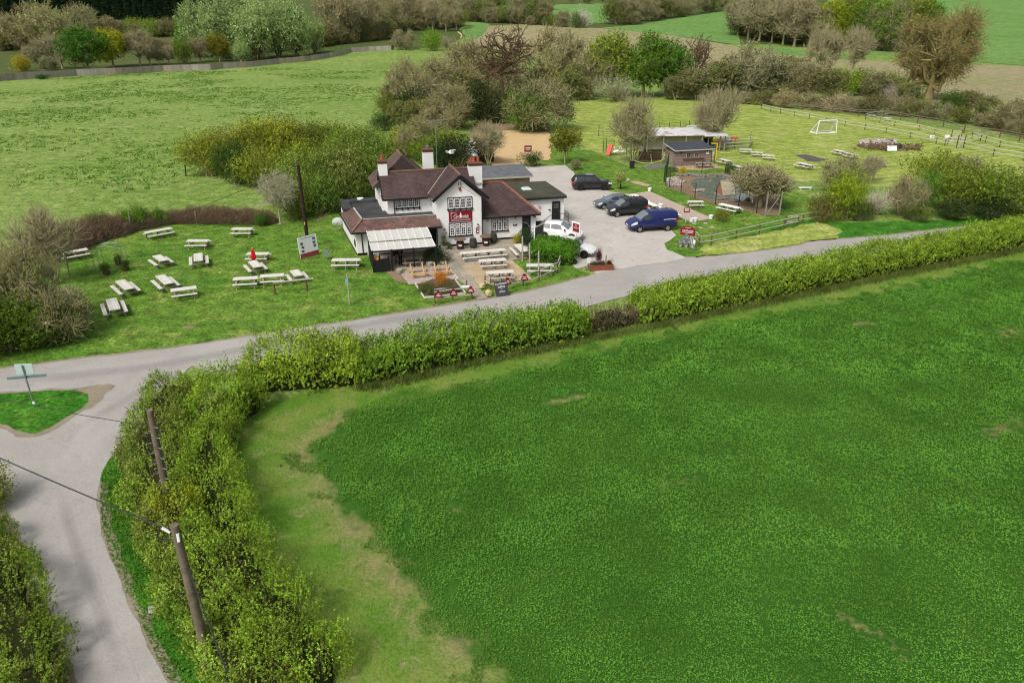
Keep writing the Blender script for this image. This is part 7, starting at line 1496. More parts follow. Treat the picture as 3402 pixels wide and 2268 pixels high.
o = thing('small_sign', 'small square maroon notice on a post by the boules pitch', 'sign', W('B', 1379, 758), math.radians(-6)); MB().box((0, 0, .6), (.09, .09, 1.2)).build('post', PALE, o); MB().box((0, -.06, 1.35), (.62, .03, .5)).build('board', MAROON, o); m = MB(); m.box((0, -.08, 1.47), (.48, .006, .07)); m.box((0, -.08, 1.36), (.4, .006, .05)); m.box((0, -.08, 1.27), (.44, .006, .05)); m.build('lettering', LETTER, o)
o = thing('small_sign', 'small maroon notice behind the round clipped bush', 'sign', W('F', 1285, 1115), .15); MB().box((0, 0, .7), (.09, .09, 1.4)).build('post', PALE, o); MB().box((0, -.06, 1.9), (1.1, .03, .9)).build('board', MAROON, o); m = MB(); m.box((0, -.08, 2.05), (.8, .006, .12)); m.box((0, -.08, 1.8), (.7, .006, .1)); m.build('lettering', LETTER, o)
# tubs and stepping discs round the boules pitch
for i, (c, x, y) in enumerate((('P', 600, 905), ('P', 657, 900), ('P', 928, 855), ('N', 1692, 562), ('N', 1905, 880), ('P', 190, 215))):
    z = .74 if i == 4 else 0; o = MB().lathe([(.2, 0), (.25, .36), (.27, .36), (.27, .4), (.22, .4), (.2, .3), (0, .3)], (0, 0, 0), 14).build('white_tub', PLASW, smooth=True); o.location = W(c, x, y, z); tag(o, ('white tub at the near end of the boules pitch, left of a pair', 'white tub at the near end of the boules pitch, right of a pair', 'white tub at the corner of the boules pitch by the olive bush', 'white tub at the far corner of the boules pitch', 'round white tub between the two vans', 'white topped tub beside the pond rocks')[i], 'tub')
for x, y in ((640, 936), (835, 935), (758, 1010), (942, 996)): o = MB().lathe([(0, .05), (.22, .05), (.24, .0)], (0, 0, .01), 12).build('white_disc', STONE); o.location = W('P', x, y); tag(o, 'flat pale disc set in the grass by the boules pitch', 'stepping stone', 'flat discs in the grass')
o = MB().rock((0, 0, .2), (.6, .5, .45), 8).build('stone', STONE); o.location = W('B', 880, 402); tag(o, 'pale boulder at the end of the worn grass strip', 'stone')
# pond: rocks, duck house, mesh fence, gate
rd = random.Random(21); i = 0
ROCK = plain('pond_rock', S_(172, 160, 148, 1.2), .9, .15, .25, 3, island=.2); ROCKD = plain('dark_rock', S_(128, 120, 110, 1.2), .9, .15, .3, 3)
def rocks(name, label, pts, n, s0, s1, mat, spread):
    q0 = W('P', *pts[0]); o = thing(name, label, 'rocks', q0); me = None
    for k in range(n):
        a = rd.random()*(len(pts)-1); j = int(a); q = W('P', *pts[j]).lerp(W('P', *pts[j+1]), a-j)-q0; s = rd.uniform(s0, s1); m = MB(); m.rock(q+Vector((rd.gauss(0, spread), rd.gauss(0, spread), s*.15)), (s*1.6, s*1.1, s*.55), k+n); m.build('rock', mat, o)
rocks('rockery', 'heap of pale flat rocks at the left end of the pond', [(230, 200), (330, 180), (400, 260), (300, 300), (240, 260)], 26, .35, .9, ROCK, .25)
rocks('rim_stones', 'row of grey flat rocks round the far rim of the pond', [(350, 130), (560, 120), (760, 140), (1000, 120), (1200, 140), (1420, 190)], 34, .4, 1.0, ROCKD, .2)
rocks('rock_pile', 'pile of dark flat stones in the water below the duck house', [(1040, 530), (1150, 520), (1260, 540), (1340, 580)], 24, .3, .8, ROCKD, .2)
o = MB().rock((0, 0, .12), (2.3, 1.0, .35), 5).build('rock', ROCK); o.location = W('P', 720, 385); tag(o, 'single large flat slab of rock in the pond', 'rock')
o = MB().rock((0, 0, .15), (1.0, .6, .5), 6).build('rock', DARK); o.location = W('P', 1555, 550); tag(o, 'dark rounded rock at the pond edge under the leaning tree', 'rock')
p = W('P', 1165, 445); dh = thing('duck_house', 'wooden duck house with a steep pale roof on the pond', 'duck house', p, math.radians(22)); DH = plain('duck_house_roof', S_(186, 176, 150, 1.2), .9, .15, .2, 4)
MB().box((0, 0, .1), (2.1, 1.7, .12)).build('platform', WOODG2, dh); m = MB(); m.add([(-.8, -.75, .16), (.8, -.75, .16), (.8, .75, .16), (-.8, .75, .16), (-.8, 0, 1.65), (.8, 0, 1.65)], [(0, 4, 3), (1, 2, 5)]); m.build('gable', plain('duck_house_gable', S_(150, 108, 84, 1.1), .9), dh)
for s in (-1, 1): m = MB(); m.add([(-.9, s*.85, .12), (.9, s*.85, .12), (.9, 0, 1.75), (-.9, 0, 1.75)], [(0, 1, 2, 3) if s < 0 else (3, 2, 1, 0)]); m.build('roof', DH, dh)
MB().box((0, 0, 1.76), (1.85, .1, .06)).build('ridge', PALE, dh)
def netfence(label, pts, h, mat, name='mesh_fence', step=None, netc=None, dens=.5):
    o = thing(name, label, 'fence', pts[0]); me = MB().box((0, 0, h/2), (.08, .08, h)).mesh('post', DARK)
    for q in pts: pp = link('post', me, o); pp.location = q-pts[0]
    m = MB()
    for a, b_ in zip(pts, pts[1:]):
        for k in range(7): m.bar(a-pts[0]+Vector((0, 0, .1+h*.88*k/6)), b_-pts[0]+Vector((0, 0, .1+h*.88*k/6)), .012)
        n = int((b_-a).length/dens)
        for k in range(1, n): q = a.lerp(b_, k/n)-pts[0]; m.bar(q, q+Vector((0, 0, h*.98)), .012)
    m.build('netting', netc or DARK, o); return o
GNET = plain('green_net', S_(60, 96, 72, 1.1), .8, .2, .1)
netfence('black post wire mesh fence along the near side of the pond', [W('P', *p) for p in ((160, 300), (220, 325), (420, 408), (655, 508), (1003, 612), (1398, 648), (1700, 760), (1850, 802))], 1.75, DARK)
netfence('black post wire mesh fence behind the pond', [W('P', *p) for p in ((170, 110), (770, 96), (1165, 112), (1530, 122), (2000, 250), (2100, 560))], 1.75, DARK)
netfence('strip of dark green windbreak netting at the pond corner', [W('B', 1190, 410), W('B', 1225, 285)], 2.2, GNET, netc=GNET, dens=.06)
gate('tall wire mesh pond gate with pale timber frame and brace', W('P', 1848, 805), W('P', 2085, 800), 2.3, WOODG2, bars=2, name='pond_gate')
# ---- wooden hut and open shed
HW = plain('hut_boards', S_(150, 130, 122, 1.15), .95, .1, .3, 5, island=.2)
a, b_ = W('O', 1258, 805), W('O', 1880, 770); d = b_-a; L = d.length; rz = math.atan2(d.y, d.x); hut = thing('wooden_hut', 'weathered timber serving hut with a dark felt roof beside the pond', 'hut', a, rz); Hh = 2.2; D_ = 3.2
m = MB()
for k in range(14): z = .08+k*.158; m.box((L/2, 0, z), (L, .06, .15)); m.box((0, D_/2, z), (.06, D_, .15)); m.box((L, D_/2, z), (.06, D_, .15)); m.box((L/2, D_, z), (L, .06, .15))
m.build('wall', HW, hut); m = MB(); m.bar((L/2, -.35, Hh+.08), (L/2, D_+.3, Hh+.62), L+.7, .08); rf = m.build('roof', plain('dark_felt', S_(74, 80, 88, 1.3), .8, .25, .2, 1.5), hut); MB().box((L/2, -.36, Hh+.06), (L+.74, .05, .14)).build('fascia', PALE, rf); m = MB(); m.bar((-.36, -.35, Hh+.1), (-.36, D_+.3, Hh+.64), .05, .14); m.build('fascia', PALE, rf)
for x in (.36, .58): w_ = MB().box((L*x, -.035, 1.55), (.7, .05, .62)).build('window', PALE, hut); m = MB(); [m.box((L*x+dx, -.065, 1.55+dz), (.27, .02, .24)) for dx in (-.155, .155) for dz in (-.14, .14)]; m.build('glazing', GLASS, w_)
MB().box((L*.5, -.15, 1.08), (L*.6, .3, .06)).build('counter', WOODB, hut); MB().box((L*.88, -.05, 1.75), (.5, .03, .4)).build('notice', PLASW, hut)
for x in (.14, .86): MB().lathe([(.1, 0), (.13, .2), (0, .3)], (L*x, -.15, 1.9), 8).build('lantern', DARK, hut)
dr = MB().box((-.05, 1.0, 1.0), (.05, .95, 1.95)).build('door', WOODG2, hut); MB().box((-.09, .7, 1.0), (.03, .05, .12)).build('handle', DARK, dr)
sh0 = W('O', 740, 560); shed = thing('open_shed', 'long low open fronted shed with a whitish corrugated roof behind the hut', 'shed', sh0, math.radians(6)); WL = 13.0; SDEP = 5.5
CORR = NB('corrugated_roof'); cf = CORR.rng(CORR.noise(CORR.pos(), .6, 5, .7), .48, .62); ccol = CORR.mix(cf, S_(226, 226, 226, 1.25), S_(176, 150, 134, 1.25)); wv = CORR.n('ShaderNodeTexWave', {'Vector': CORR.n('ShaderNodeTexCoord').outputs['Object'], 'Scale': 1.6}, bands_direction='X').outputs[1]; CORR.out(CORR.val(ccol, CORR.rng(wv, 0, 1, .88, 1.06)), .6, .3); CORR = CORR.m
m = MB(); m.bar((WL*.37, -.4, 2.55), (WL*.37, SDEP, 3.0), WL*.8, .1); m.build('roof', CORR, shed); m = MB(); m.bar((WL*.86, -1.0, 2.5), (WL*.86, SDEP, 3.05), WL*.3, .1); m.build('roof', CORR, shed)
MB().box((WL*.37, 1.2, 1.25), (WL*.78, .08, 2.0)).build('wall', plain('shed_board', S_(196, 188, 176, 1.2), .9, .1, .12, 2), shed); MB().box((WL*.37, .2, 2.3), (WL*.78, .08, .45)).build('fascia', WOODG2, shed); MB().box((WL*.5, SDEP-.2, 1.3), (WL, .1, 2.5)).build('back_wall', WOODD, shed); MB().box((-.2, SDEP/2, 1.2), (.1, SDEP, 2.4)).build('side_wall', WOODG2, shed)
for x in (.02, .22, .5, .7, .78, .93, .99): MB().box((WL*x, -.2, 1.25), (.16, .16, 2.5)).build('post', WOODG2, shed)
pn = thing('plank_fence', 'rough brown plank fence between the shed and the hut', 'fence', W('O', 640, 690), math.radians(3)); m = MB(); pl = (W('O', 1060, 720)-W('O', 640, 690)).length
for i in range(int(pl/.22)): m.box((i*.22, 0, .6+random.uniform(-.05, .1)), (.2, .03, 1.3))
m.build('planks', plain('brown_planks', S_(120, 94, 80, 1.15), .95, .1, .2, 3, island=.25), pn)
for i, (x, y, tx, ty, lb) in enumerate(((868, 740, 845, 590, 'pale leaning timber prop before the plank fence'), (1010, 745, 1100, 590, 'second pale timber prop leaning against the hut side'), (615, 690, 735, 480, 'long thin pole leaning between tree and plank fence'))): post('O', x, y, (tx, ty), lb, .07, PALE, 'prop', cat='prop')
m = MB(); a = W('O', 570, 700, 1.1); b_ = W('O', 1095, 665, 1.6); m.tube([a.lerp(b_, k/8)-a-Vector((0, 0, .5*4*(k/8)*(1-k/8))) for k in range(9)], .05, 5); o = m.build('slack_rope', SAND_); o.location = a; tag(o, 'slack pale rope slung between the budding tree and the hut', 'rope')
o = thing('rubbish_bin', 'black bin at the foot of the many stemmed tree', 'bin', W('O', 517, 832)); MB().box((0, 0, .45), (.6, .55, .9), taper=1.1).build('body', DARK, o, bevel=.03); MB().box((0, 0, .94), (.66, .62, .08)).build('lid', BLACK, o)
sl_ = thing('red_slide', 'toppled bright red plastic slide in the poultry pen', 'slide', W('O', 145, 610), .6); PR = plain('red_plastic', S_(226, 84, 70, 1.05), .5, .35, .08); m = MB(); m.bar((-.5, 0, .1), (.5, .5, 1.5), .7, .1); m.build('chute', PR, sl_)
for s in (-1, 1): m = MB(); m.bar((-.5, s*.36, .18), (.5, .5+s*.36, 1.58), .06, .2); m.build('side', PR, sl_)
WHT = plain('white_feathers', (.8, .8, .78, 1), .9, .1, .05)
for i, (x, y, s_) in enumerate(((215, 610, 1.0), (255, 612, 1.1), (345, 598, .8), (375, 592, .8))):   # geese
    gs = thing('goose', ('white goose standing beside the red slide', 'white goose right of the one by the red slide', 'white goose in the shade of the pen, left of two', 'white goose in the shade of the pen, right of two')[i], 'goose', W('O', x, y), rd.uniform(0, 6)); m = MB(); m.tube([(-.42, 0, .42), (-.3, 0, .44), (-.1, 0, .42), (.12, 0, .44), (.26, 0, .52), (.32, 0, .7), (.33, 0, .88), (.37, 0, .95), (.46, 0, .95)], [.02, .12, .2, .19, .1, .055, .05, .065, .03], 10); b0 = m.build('body', WHT, gs, True); gs.scale = (s_*1.3,)*3
    m = MB(); m.tube([(.44, 0, .94), (.54, 0, .92)], [.03, .012], 6); m.build('beak', SAND_, gs); m = MB(); [m.tube([(0, y_, .3), (.02, y_, .02), (.1, y_, .01)], .02, 5) for y_ in (-.07, .07)]; m.build('legs', SAND_, gs)
pen = netfence('green netted poultry pen fence left of the shed', [W('O', *p) for p in ((20, 560), (70, 545), (200, 600), (420, 600))], 2.2, DARK, netc=GNET, dens=.3)
netfence('thin black wire fence behind the white roofed shed', [W('O', *p) for p in ((-60, 280), (400, 260), (860, 235), (990, 230), (1160, 225), (1350, 215), (1610, 215))], 2.0, DARK, dens=.8)
py = thing('yellow_frame', 'yellow metal frame post beside the hut', 'post', W('O', 1970, 690)); YEL = plain('yellow_paint', S_(232, 190, 50, 1.1), .5, .3, .06); m = MB(); m.box((0, 0, 1.25), (.14, .14, 2.5)); m.bar((0, 0, 2.45), (-.9, 0, 2.45), .12); m.build('frame', YEL, py)
gate('white slatted picket gate at the right end of the hut', W('O', 1890, 735), W('O', 1945, 732), 1.5, PLASW, bars=6, brace=False, name='picket_gate', pw=.08)
fence('pale three rail fence round the play yard right of the shed', [W('O', 1700, 440), W('O', 1930, 520), W('O', 2300, 500), W('B', 1935, 110), W('B', 1945, 60)], h=(.5, 1.0, 1.5), ph=1.7, step=3.5, mat=PALE, pmat=DARK, pr=.05, rr=.06)
jk = thing('scrap_heap', 'jumble of pale timber and toys in the play yard behind the hut', 'scrap heap', W('O', 2100, 380)); 
for i in range(14): q = W('O', rd.uniform(1950, 2330), rd.uniform(320, 420))-Vector(jk.location); m = MB(); m.box(q+Vector((0, 0, .25)), (rd.uniform(.4, 1.6), rd.uniform(.3, .8), rd.uniform(.2, .6)), rz=rd.uniform(0, 3)); m.build('piece', rd.choice([PLASW, STONE, WOODN, plain('faded_blue', S_(150, 180, 186, 1.1))]) if i % 4 else PR, jk)
st = thing('timber_steps', 'grey timber ladder steps leaning by the end of the shed', 'steps', W('O', 1760, 380), .5); m = MB(); [m.box((-k*.25, k*.3, .15+k*.12), (.9, .22, .06)) for k in range(8)]; m.build('tread', WOODG2, st)
o = MB().tube([(0, 0, 0), (0, 0, 2.6)], .06, 6).build('pole', DARK); o.location = W('O', 1497, 265); tag(o, 'dark pole carrying a pale branch behind the shed', 'pole')
a = HT('O', 1340, 210, W('O', 1497, 265).y); m = MB(); m.tube([HT('O', x, y, a.y)-a for x, y in ((1340, 210), (1420, 150), (1500, 105), (1580, 95), (1655, 105))], .14, 6); o = m.build('bleached_branch', PALE); o.location = a; tag(o, 'long bleached branch propped over the end of the shed roof', 'branch')
# ---- outbuilding, container and white sheeting behind the pub
a, b_ = LW(9.0, 18.6), LW(14.3, 18.6); ob = thing('outbuilding', 'low brown timber garage with a slate grey roof behind the pub', 'outbuilding', LW(8.0, 19.6), ANG); SLT = plain('slate_felt', S_(112, 114, 118, 1.3), .85, .2, .25, 1.5, island=.1); TB = plain('garage_board', S_(128, 108, 94, 1.15), .95, .1, .25, 2, island=.1)
m = MB(); [m.box((.35+i*.66, 0, 1.05), (.64, .06, 2.1)) for i in range(10)]; m.build('wall', TB, ob); MB().box((3.3, 3.2, 1.0), (6.6, 3.0, 2.0)).build('rear_wall', TB, ob); m = MB(); m.bar((3.4, -.3, 2.2), (3.4, 5.0, 2.65), 7.2, .1); m.build('roof', SLT, ob); MB().box((3.4, -.32, 2.14), (7.2, .05, .2)).build('fascia', RAILW, ob)
p = W('F', 970, 1110); ct = thing('black_shed', 'small black shed with a grey roof behind the right chimney', 'shed', p, ANG); MB().box((0, 0, 1.3), (3.0, 2.6, 2.6)).build('wall', WOODD, ct); MB().box((0, 0, 2.7), (3.3, 2.9, .14)).build('roof', plain('pale_grey_felt', S_(196, 200, 204, 1.25), .7), ct)
for i, (x, y, lb) in enumerate(((855, 970, 'heap of bright white plastic sheeting behind the black evergreen'), (905, 1015, 'second heap of white sheeting nearer the small black shed'), (775, 1000, 'white sheeting showing left of the black evergreen'))):
    p = HT('F', x, y+18, 108-i*2); o = thing('white_sheeting', lb, 'sheeting', (p.x, p.y, 0)); [MB().rock((rd.gauss(0, .5), rd.gauss(0, .4), p.z*rd.uniform(.6, .92)), (1.7, 1.0, .5), k+i).build('fold', PLASW, o) for k in range(3)]
# aerial mast
p = LW(1.9, 10.5); tm_ = HT('F', 636, 835, p.y); am = thing('aerial_mast', 'tall thin mast with a television aerial behind the pub roof', 'aerial', (p.x, p.y, 0)); MB().tube([(0, 0, 0), (0, 0, tm_.z)], .04, 6).build('mast', METAL, am); m = MB(); m.bar((-.9, 0, tm_.z), (1.3, .2, tm_.z+.15), .05); [m.bar((-.8+k*.25, -.3, tm_.z+.02*k), (-.8+k*.25, .3, tm_.z+.02*k), .03) for k in range(9)]; m.build('antenna', METAL, am)
o = MB().tube([(0, 0, 0), (0, 0, 2.2)], .03, 6).build('tree_stake', WOODB); o.location = W('B', 350, 250); tag(o, 'thin stake beside the small round headed tree', 'stake')
o = MB().tube([(0, 0, 0), (0, 0, 1.2)], .1, 6).build('tree_guard', BLACK); o.location = W('B', 812, 470); tag(o, 'short black guard round the foot of the sapling', 'tree guard')
# under the terrace roof: high table, stools, orange tub, and a person standing
ht = thing('high_table', 'tall dark table under the terrace roof', 'table', LW(-5.3, -4.2, .06), ANG); MB().box((0, 0, 1.05), (1.1, .6, .06)).build('tabletop', WOODG2, ht)
for x, y in ((-.5, -.25), (.5, -.25), (-.5, .25), (.5, .25)): MB().box((x, y, .52), (.06, .06, 1.04)).build('leg', BLACK, ht)
for i, lx in enumerate((-4.6, -4.2)):
    s_ = thing('bar_stool', ('black bar stool at the end of the high terrace table', 'black bar stool beside the standing person')[i], 'stool', LW(lx, -3.9+i*.3, .06), ANG+i*.3); MB().box((0, 0, .75), (.36, .36, .05)).build('seat', BLACK, s_); MB().box((0, .17, 1.0), (.36, .04, .4)).build('backrest', BLACK, s_)
    for x, y in ((-.16, -.16), (.16, -.16), (-.16, .16), (.16, .16)): MB().box((x, y, .37), (.035, .035, .74)).build('leg', BLACK, s_)
o = MB().box((0, 0, .14), (.36, .26, .26)).build('orange_crate', plain('orange_crate', S_(222, 140, 96, 1.1), .7), bevel=.02); o.location = LW(-6.15, -5.45, 1.02); tag(o, 'small orange crate on the counter at the terrace corner', 'crate')
SKIN = plain('skin', S_(206, 160, 136, 1.1), .6, .3, .05); TROU = plain('black_trousers', (.012, .012, .014, 1), .85, .15, .1); TOPM = plain('dark_red_top', S_(120, 52, 50, 1.1), .85, .15, .1); HAIR = plain('dark_hair', (.03, .02, .015, 1), .6, .3, .1)
per = thing('person', 'person in black trousers and a dark top standing under the terrace roof', 'person', LW(-4.05, -4.35, .06), ANG+2.6)
def skin(name, J, E_, R, mat, parent, sub=2):
    me = bpy.data.meshes.new(name); me.from_pydata(J, E_, []); o = link(name, me, parent, mat); sk_ = o.modifiers.new('skin', 'SKIN'); 
    if not me.skin_vertices: me.attributes.new('skin', 'FLOAT', 'POINT')
    for v, r in zip(me.skin_vertices[0].data, R): v.radius = (r, r)
    me.skin_vertices[0].data[0].use_root = True; o.modifiers.new('sub', 'SUBSURF').levels = sub; o.modifiers['sub'].render_levels = sub; return o
def tubebody(name, chains, mat, parent):
    m = MB(); [m.tube(p, r, 10) for p, r in chains]; return m.build(name, mat, parent, True)
bm = bmesh.new()
J = [(0, 0, .98), (0, 0, 1.15), (0, 0, 1.34), (0, 0, 1.47), (0, .0, 1.55), (.1, 0, .94), (.12, .02, .5), (.12, -.02, .09), (.12, .13, .04), (-.1, 0, .94), (-.13, .1, .52), (-.13, .02, .09), (-.13, .17, .04), (.19, 0, 1.42), (.25, -.02, 1.14), (.2, .2, 1.0), (-.19, 0, 1.42), (-.25, -.02, 1.14), (-.16, .22, 1.04), (.19, .27, .98), (-.14, .29, 1.03)]
E_ = [(0, 1), (1, 2), (2, 3), (3, 4), (0, 5), (5, 6), (6, 7), (7, 8), (0, 9), (9, 10), (10, 11), (11, 12), (3, 13), (13, 14), (14, 15), (3, 16), (16, 17), (17, 18), (15, 19), (18, 20)]
R = [.14, .125, .15, .08, .055, .085, .06, .045, .04, .085, .06, .045, .04, .06, .045, .035, .06, .045, .035, .03, .03]
me = bpy.data.meshes.new('body'); me.from_pydata(J, E_, []); bo = link('body', me, per, TROU); md = bo.modifiers.new('skin', 'SKIN')
bpy.context.view_layer.objects.active = bo
try:
    if not len(me.skin_vertices):
        b2 = bmesh.new(); b2.from_mesh(me); b2.verts.layers.skin.verify(); b2.to_mesh(me); b2.free()
    for v, r in zip(me.skin_vertices[0].data, R): v.radius = (r, r)
    me.skin_vertices[0].data[0].use_root = True
except Exception as ex: print('skin', ex)
s2 = bo.modifiers.new('sub', 'SUBSURF'); s2.levels = 2; s2.render_levels = 2
MB().lathe([(.17, 0), (.16, .12), (.185, .3), (.2, .42), (.12, .5), (.06, .53)], (0, 0, .98), 14).build('top', TOPM, per, True)
hd = MB().lathe([(.0, -.12), (.06, -.1), (.085, -.03), (.095, .05), (.085, .1), (.04, .14), (0, .145)], (0, .02, 1.68), 12).build('head', SKIN, per, True)
MB().lathe([(.1, -.02), (.105, .06), (.09, .12), (.05, .155), (0, .16)], (0, 0, 1.69), 12).build('hair', HAIR, per, True); m = MB(); m.box((0, .115, 1.67), (.025, .04, .045)); m.box((.035, .1, 1.7), (.02, .015, .012)); m.box((-.035, .1, 1.7), (.02, .015, .012)); m.box((0, .103, 1.62), (.05, .015, .01)); m.build('face', SKIN, hd)
for s in (-1, 1):
    m = MB(); c_ = Vector((s*.165, .3, 1.0)); m.box(c_, (.03, .08, .07))
    for k in range(4): m.tube([c_+Vector((0, .04, .026-k*.018)), c_+Vector((-s*.01, .075, .024-k*.018)), c_+Vector((-s*.03, .09-.004*k, .018-k*.018))], [.009, .0085, .007], 6)
    m.tube([c_+Vector((-s*.01, -.01, .035)), c_+Vector((-s*.035, .02, .045)), c_+Vector((-s*.045, .045, .04))], [.011, .01, .008], 6); m.build('hand', SKIN, per, True)
# ================================================================ VEHICLES
def paint(name, col, rough=.28, metal=0.0): return plain(name, col, rough, .5, .05, 2, metal=metal, coat=.6)
TYRE = plain('tyre', (.012, .012, .012, 1), .9, .15, .1); ALLOY = plain('alloy', S_(170, 172, 174, 1.1), .35, .5, .08, metal=.6); DARKAL = plain('dark_alloy', (.03, .03, .032, 1), .4, .4, .1, metal=.4)
CGL = NB('car_glass').out((.02, .024, .028, 1), .04, .9); WSG = NB('windscreen_glass').out((.16, .19, .2, 1), .05, .9); LAMP = plain('lamp_lens', S_(226, 232, 234, 1.15), .15, .6, .06); TAIL = plain('tail_lens', S_(170, 24, 26, 1.0), .25, .5, .1); PLAS = plain('black_plastic', (.022, .022, .023, 1), .7, .25, .1)
YPL = plain('yellow_plate', S_(236, 176, 40, 1.1), .5, .3, .05); WPL = plain('white_plate', S_(236, 236, 230, 1.1), .5, .3, .05)
def car(name, label, cat, wheel, rear, side, st, xf, xr, R, body, ws, sw, rw, trim=None, alloy=ALLOY, bars=(), bartype=0, lamps=(.05, .5, 2.2, 3.1), front_trim=None, track=None, heading=None, spin=5, gl=CGL, sunroof=None, extra=None):
    """wheel: ground point of the near front tyre; rear: near rear tyre; side: +1 when the near side is the car's left"""
    d = (wheel-rear).normalized() if heading is None else Vector((math.cos(heading), math.sin(heading), 0)); left = Vector((-d.y, d.x, 0)); hw = max(s[1] for s in st)
    tr_ = hw-.12; ctr = wheel-d*xf-left*side*tr_
    o = thing(name, label, cat, (ctr.x, ctr.y, .05), math.atan2(d.y, d.x))
    X = np.array([s[0] for s in st]); A = np.array([s[1:] for s in st])
    def sec(x):
        h_, zb, zl, hr, zt = [np.interp(x, X, A[:, k]) for k in range(5)]
        return np.array([(h_*.88, zb), (h_*.985, zb+.1), (h_, zb+(zl-zb)*.55), (h_*.975, zl), (hr, zl+(zt-zl)*.84), (hr*.8, zl+(zt-zl)*.975), (0, zt)])
    def pt(x, u, s):
        c = sec(x); i = min(5, int(u)); f = u-i; p = c[i]*(1-f)+c[i+1]*f; return Vector((x, s*p[0], p[1]))
    m = MB(); n = len(X); K = 13
    for x in X:
        c = sec(x); m.v += [(x, p[0], p[1]) for p in c]+[(x, -p[0], p[1]) for p in c[:-1][::-1]]
    for i in range(n-1):
        for k in range(K-1): m.f.append((i*K+k, (i+1)*K+k, (i+1)*K+k+1, i*K+k+1)); m.mi.append(0)
        m.f.append((i*K, i*K+K-1, (i+1)*K+K-1, (i+1)*K)); m.mi.append(0)
    m.f += [tuple(range(K)), tuple(range((n-1)*K, n*K))[::-1]]; m.mi += [0, 0]
    bo = m.build('body', body, o, True, 32)
    def overlay(nm, xs, us, mat, par, sides=(1, -1), off=.012, nx=6, nu=4, across=False):
        m = MB()
        for s in sides:
            P = [[pt(xs[0]+(xs[1]-xs[0])*a/nx, us[0]+(us[1]-us[0])*b/nu, s) for b in range(nu+1)] for a in range(nx+1)]
            N = [[None]*(nu+1) for _ in range(nx+1)]
            for a in range(nx+1):
                for b in range(nu+1):
                    ta = P[min(a+1, nx)][b]-P[max(a-1, 0)][b]; tb = P[a][min(b+1, nu)]-P[a][max(b-1, 0)]; nn = ta.cross(tb)
                    if nn.length < 1e-9: nn = Vector((0, 0, 1))
                    nn.normalize(); q = P[a][b]-Vector((0, 0, .75)); 
                    if nn.dot(q) < 0: nn = -nn
                    N[a][b] = P[a][b]+nn*off
            base = len(m.v); m.v += [tuple(N[a][b]) for a in range(nx+1) for b in range(nu+1)]
            for a in range(nx):
                for b in range(nu): m.f.append((base+a*(nu+1)+b, base+(a+1)*(nu+1)+b, base+(a+1)*(nu+1)+b+1, base+a*(nu+1)+b+1)); m.mi.append(0)
        return m.build(nm, mat, par, True)
    overlay('windscreen', ws, (4.0, 6), WSG, o)
    if rw: overlay('rear_window', rw, (4.0, 6), gl, o)
    for a, b_ in sw:
        for s in (1, -1): overlay('side_window', (a, b_), (3.12, 3.9), gl, o, (s,))
    if trim: overlay('lower_trim', (X[0]+.12, X[-1]-.12), (.15, trim), PLAS, o, nx=14)
    L = X[-1]
    for s in (1, -1): overlay('headlight', (L-lamps[1], L-lamps[0]), lamps[2:], LAMP, o, (s,), .014, 3, 3); overlay('tail_light', (X[0]+.06, X[0]+.28), (2.1, 2.95), TAIL, o, (s,), .014, 3, 3)
    z0 = st[-1][2]; zt = st[-1][3]
    MB().box((L-.02, 0, z0+.26*(zt-z0)), (.1, hw*1.25, (zt-z0)*.5)).build('grille', PLAS, o, bevel=.02); MB().box((L+.04, 0, z0+.18), (.03, .52, .11)).build('number_plate', WPL, o); MB().box((X[0]-.02, 0, .95 if st[0][3] > .9 else .7), (.04, .52, .12)).build('number_plate', YPL, o)
    for x in (xf, xr):
        for s in (1, -1):
            m = MB(); m.lathe([(R*1.17, -.02), (R*1.17, .012), (R*.5, .014)], (0, 0, 0), 22, M=Matrix.Rotation(-s*PI/2, 3, 'X')); a = m.build('wheel_arch', PLAS, o); a.location = (x, s*(hw-.01), R+.03)
            wl = MB().lathe([(R*.62, -.1), (R*.95, -.11), (R, -.06), (R, .06), (R*.95, .11), (R*.64, .12), (R*.6, .08)], (0, 0, 0), 22, M=Matrix.Rotation(-s*PI/2, 3, 'X')).build('wheel', TYRE, o, True); wl.location = (x, s*(hw-.075), R)
            m = MB(); m.lathe([(R*.63, .07), (R*.63, .115), (R*.55, .1), (R*.5, .05)], (0, 0, 0), 20, M=Matrix.Rotation(-s*PI/2, 3, 'X'))
            for k in range(spin): t = 2*PI*k/spin; m.bar((0, s*.09, 0), (R*.58*math.cos(t), s*.1, R*.58*math.sin(t)), .05, .09)
            m.lathe([(R*.16, .06), (R*.14, .12), (0, .125)], (0, 0, 0), 10, M=Matrix.Rotation(-s*PI/2, 3, 'X')); m.build('rim', alloy, wl, True, 40)
    for s in (1, -1): xm = ws[0]*.35+ws[1]*.65; q = pt(xm, 3.05, s); m = MB(); m.box((xm, s*(abs(q.y)+.14), q.z+.1), (.14, .22, .16)); m.bar((xm, q.y, q.z), (xm, s*(abs(q.y)+.1), q.z+.06), .05); m.build('wing_mirror', PLAS if trim else body, o, bevel=.02)
    for x in bars:
        q = pt(x, 5.2, 1); m = MB(); m.tube([(x, -q.y-.02, q.z+.1), (x, q.y+.02, q.z+.1)], .028, 6); [m.box((x, s*(q.y-.03), q.z+.05), (.08, .06, .18)) for s in (1, -1)]; m.build('roof_bar', ALLOY if bartype else PLAS, o)
    if sunroof: overlay('sunroof', sunroof, (5.1, 6), WSG, o)
    if extra: extra(o, pt, overlay)
    return o
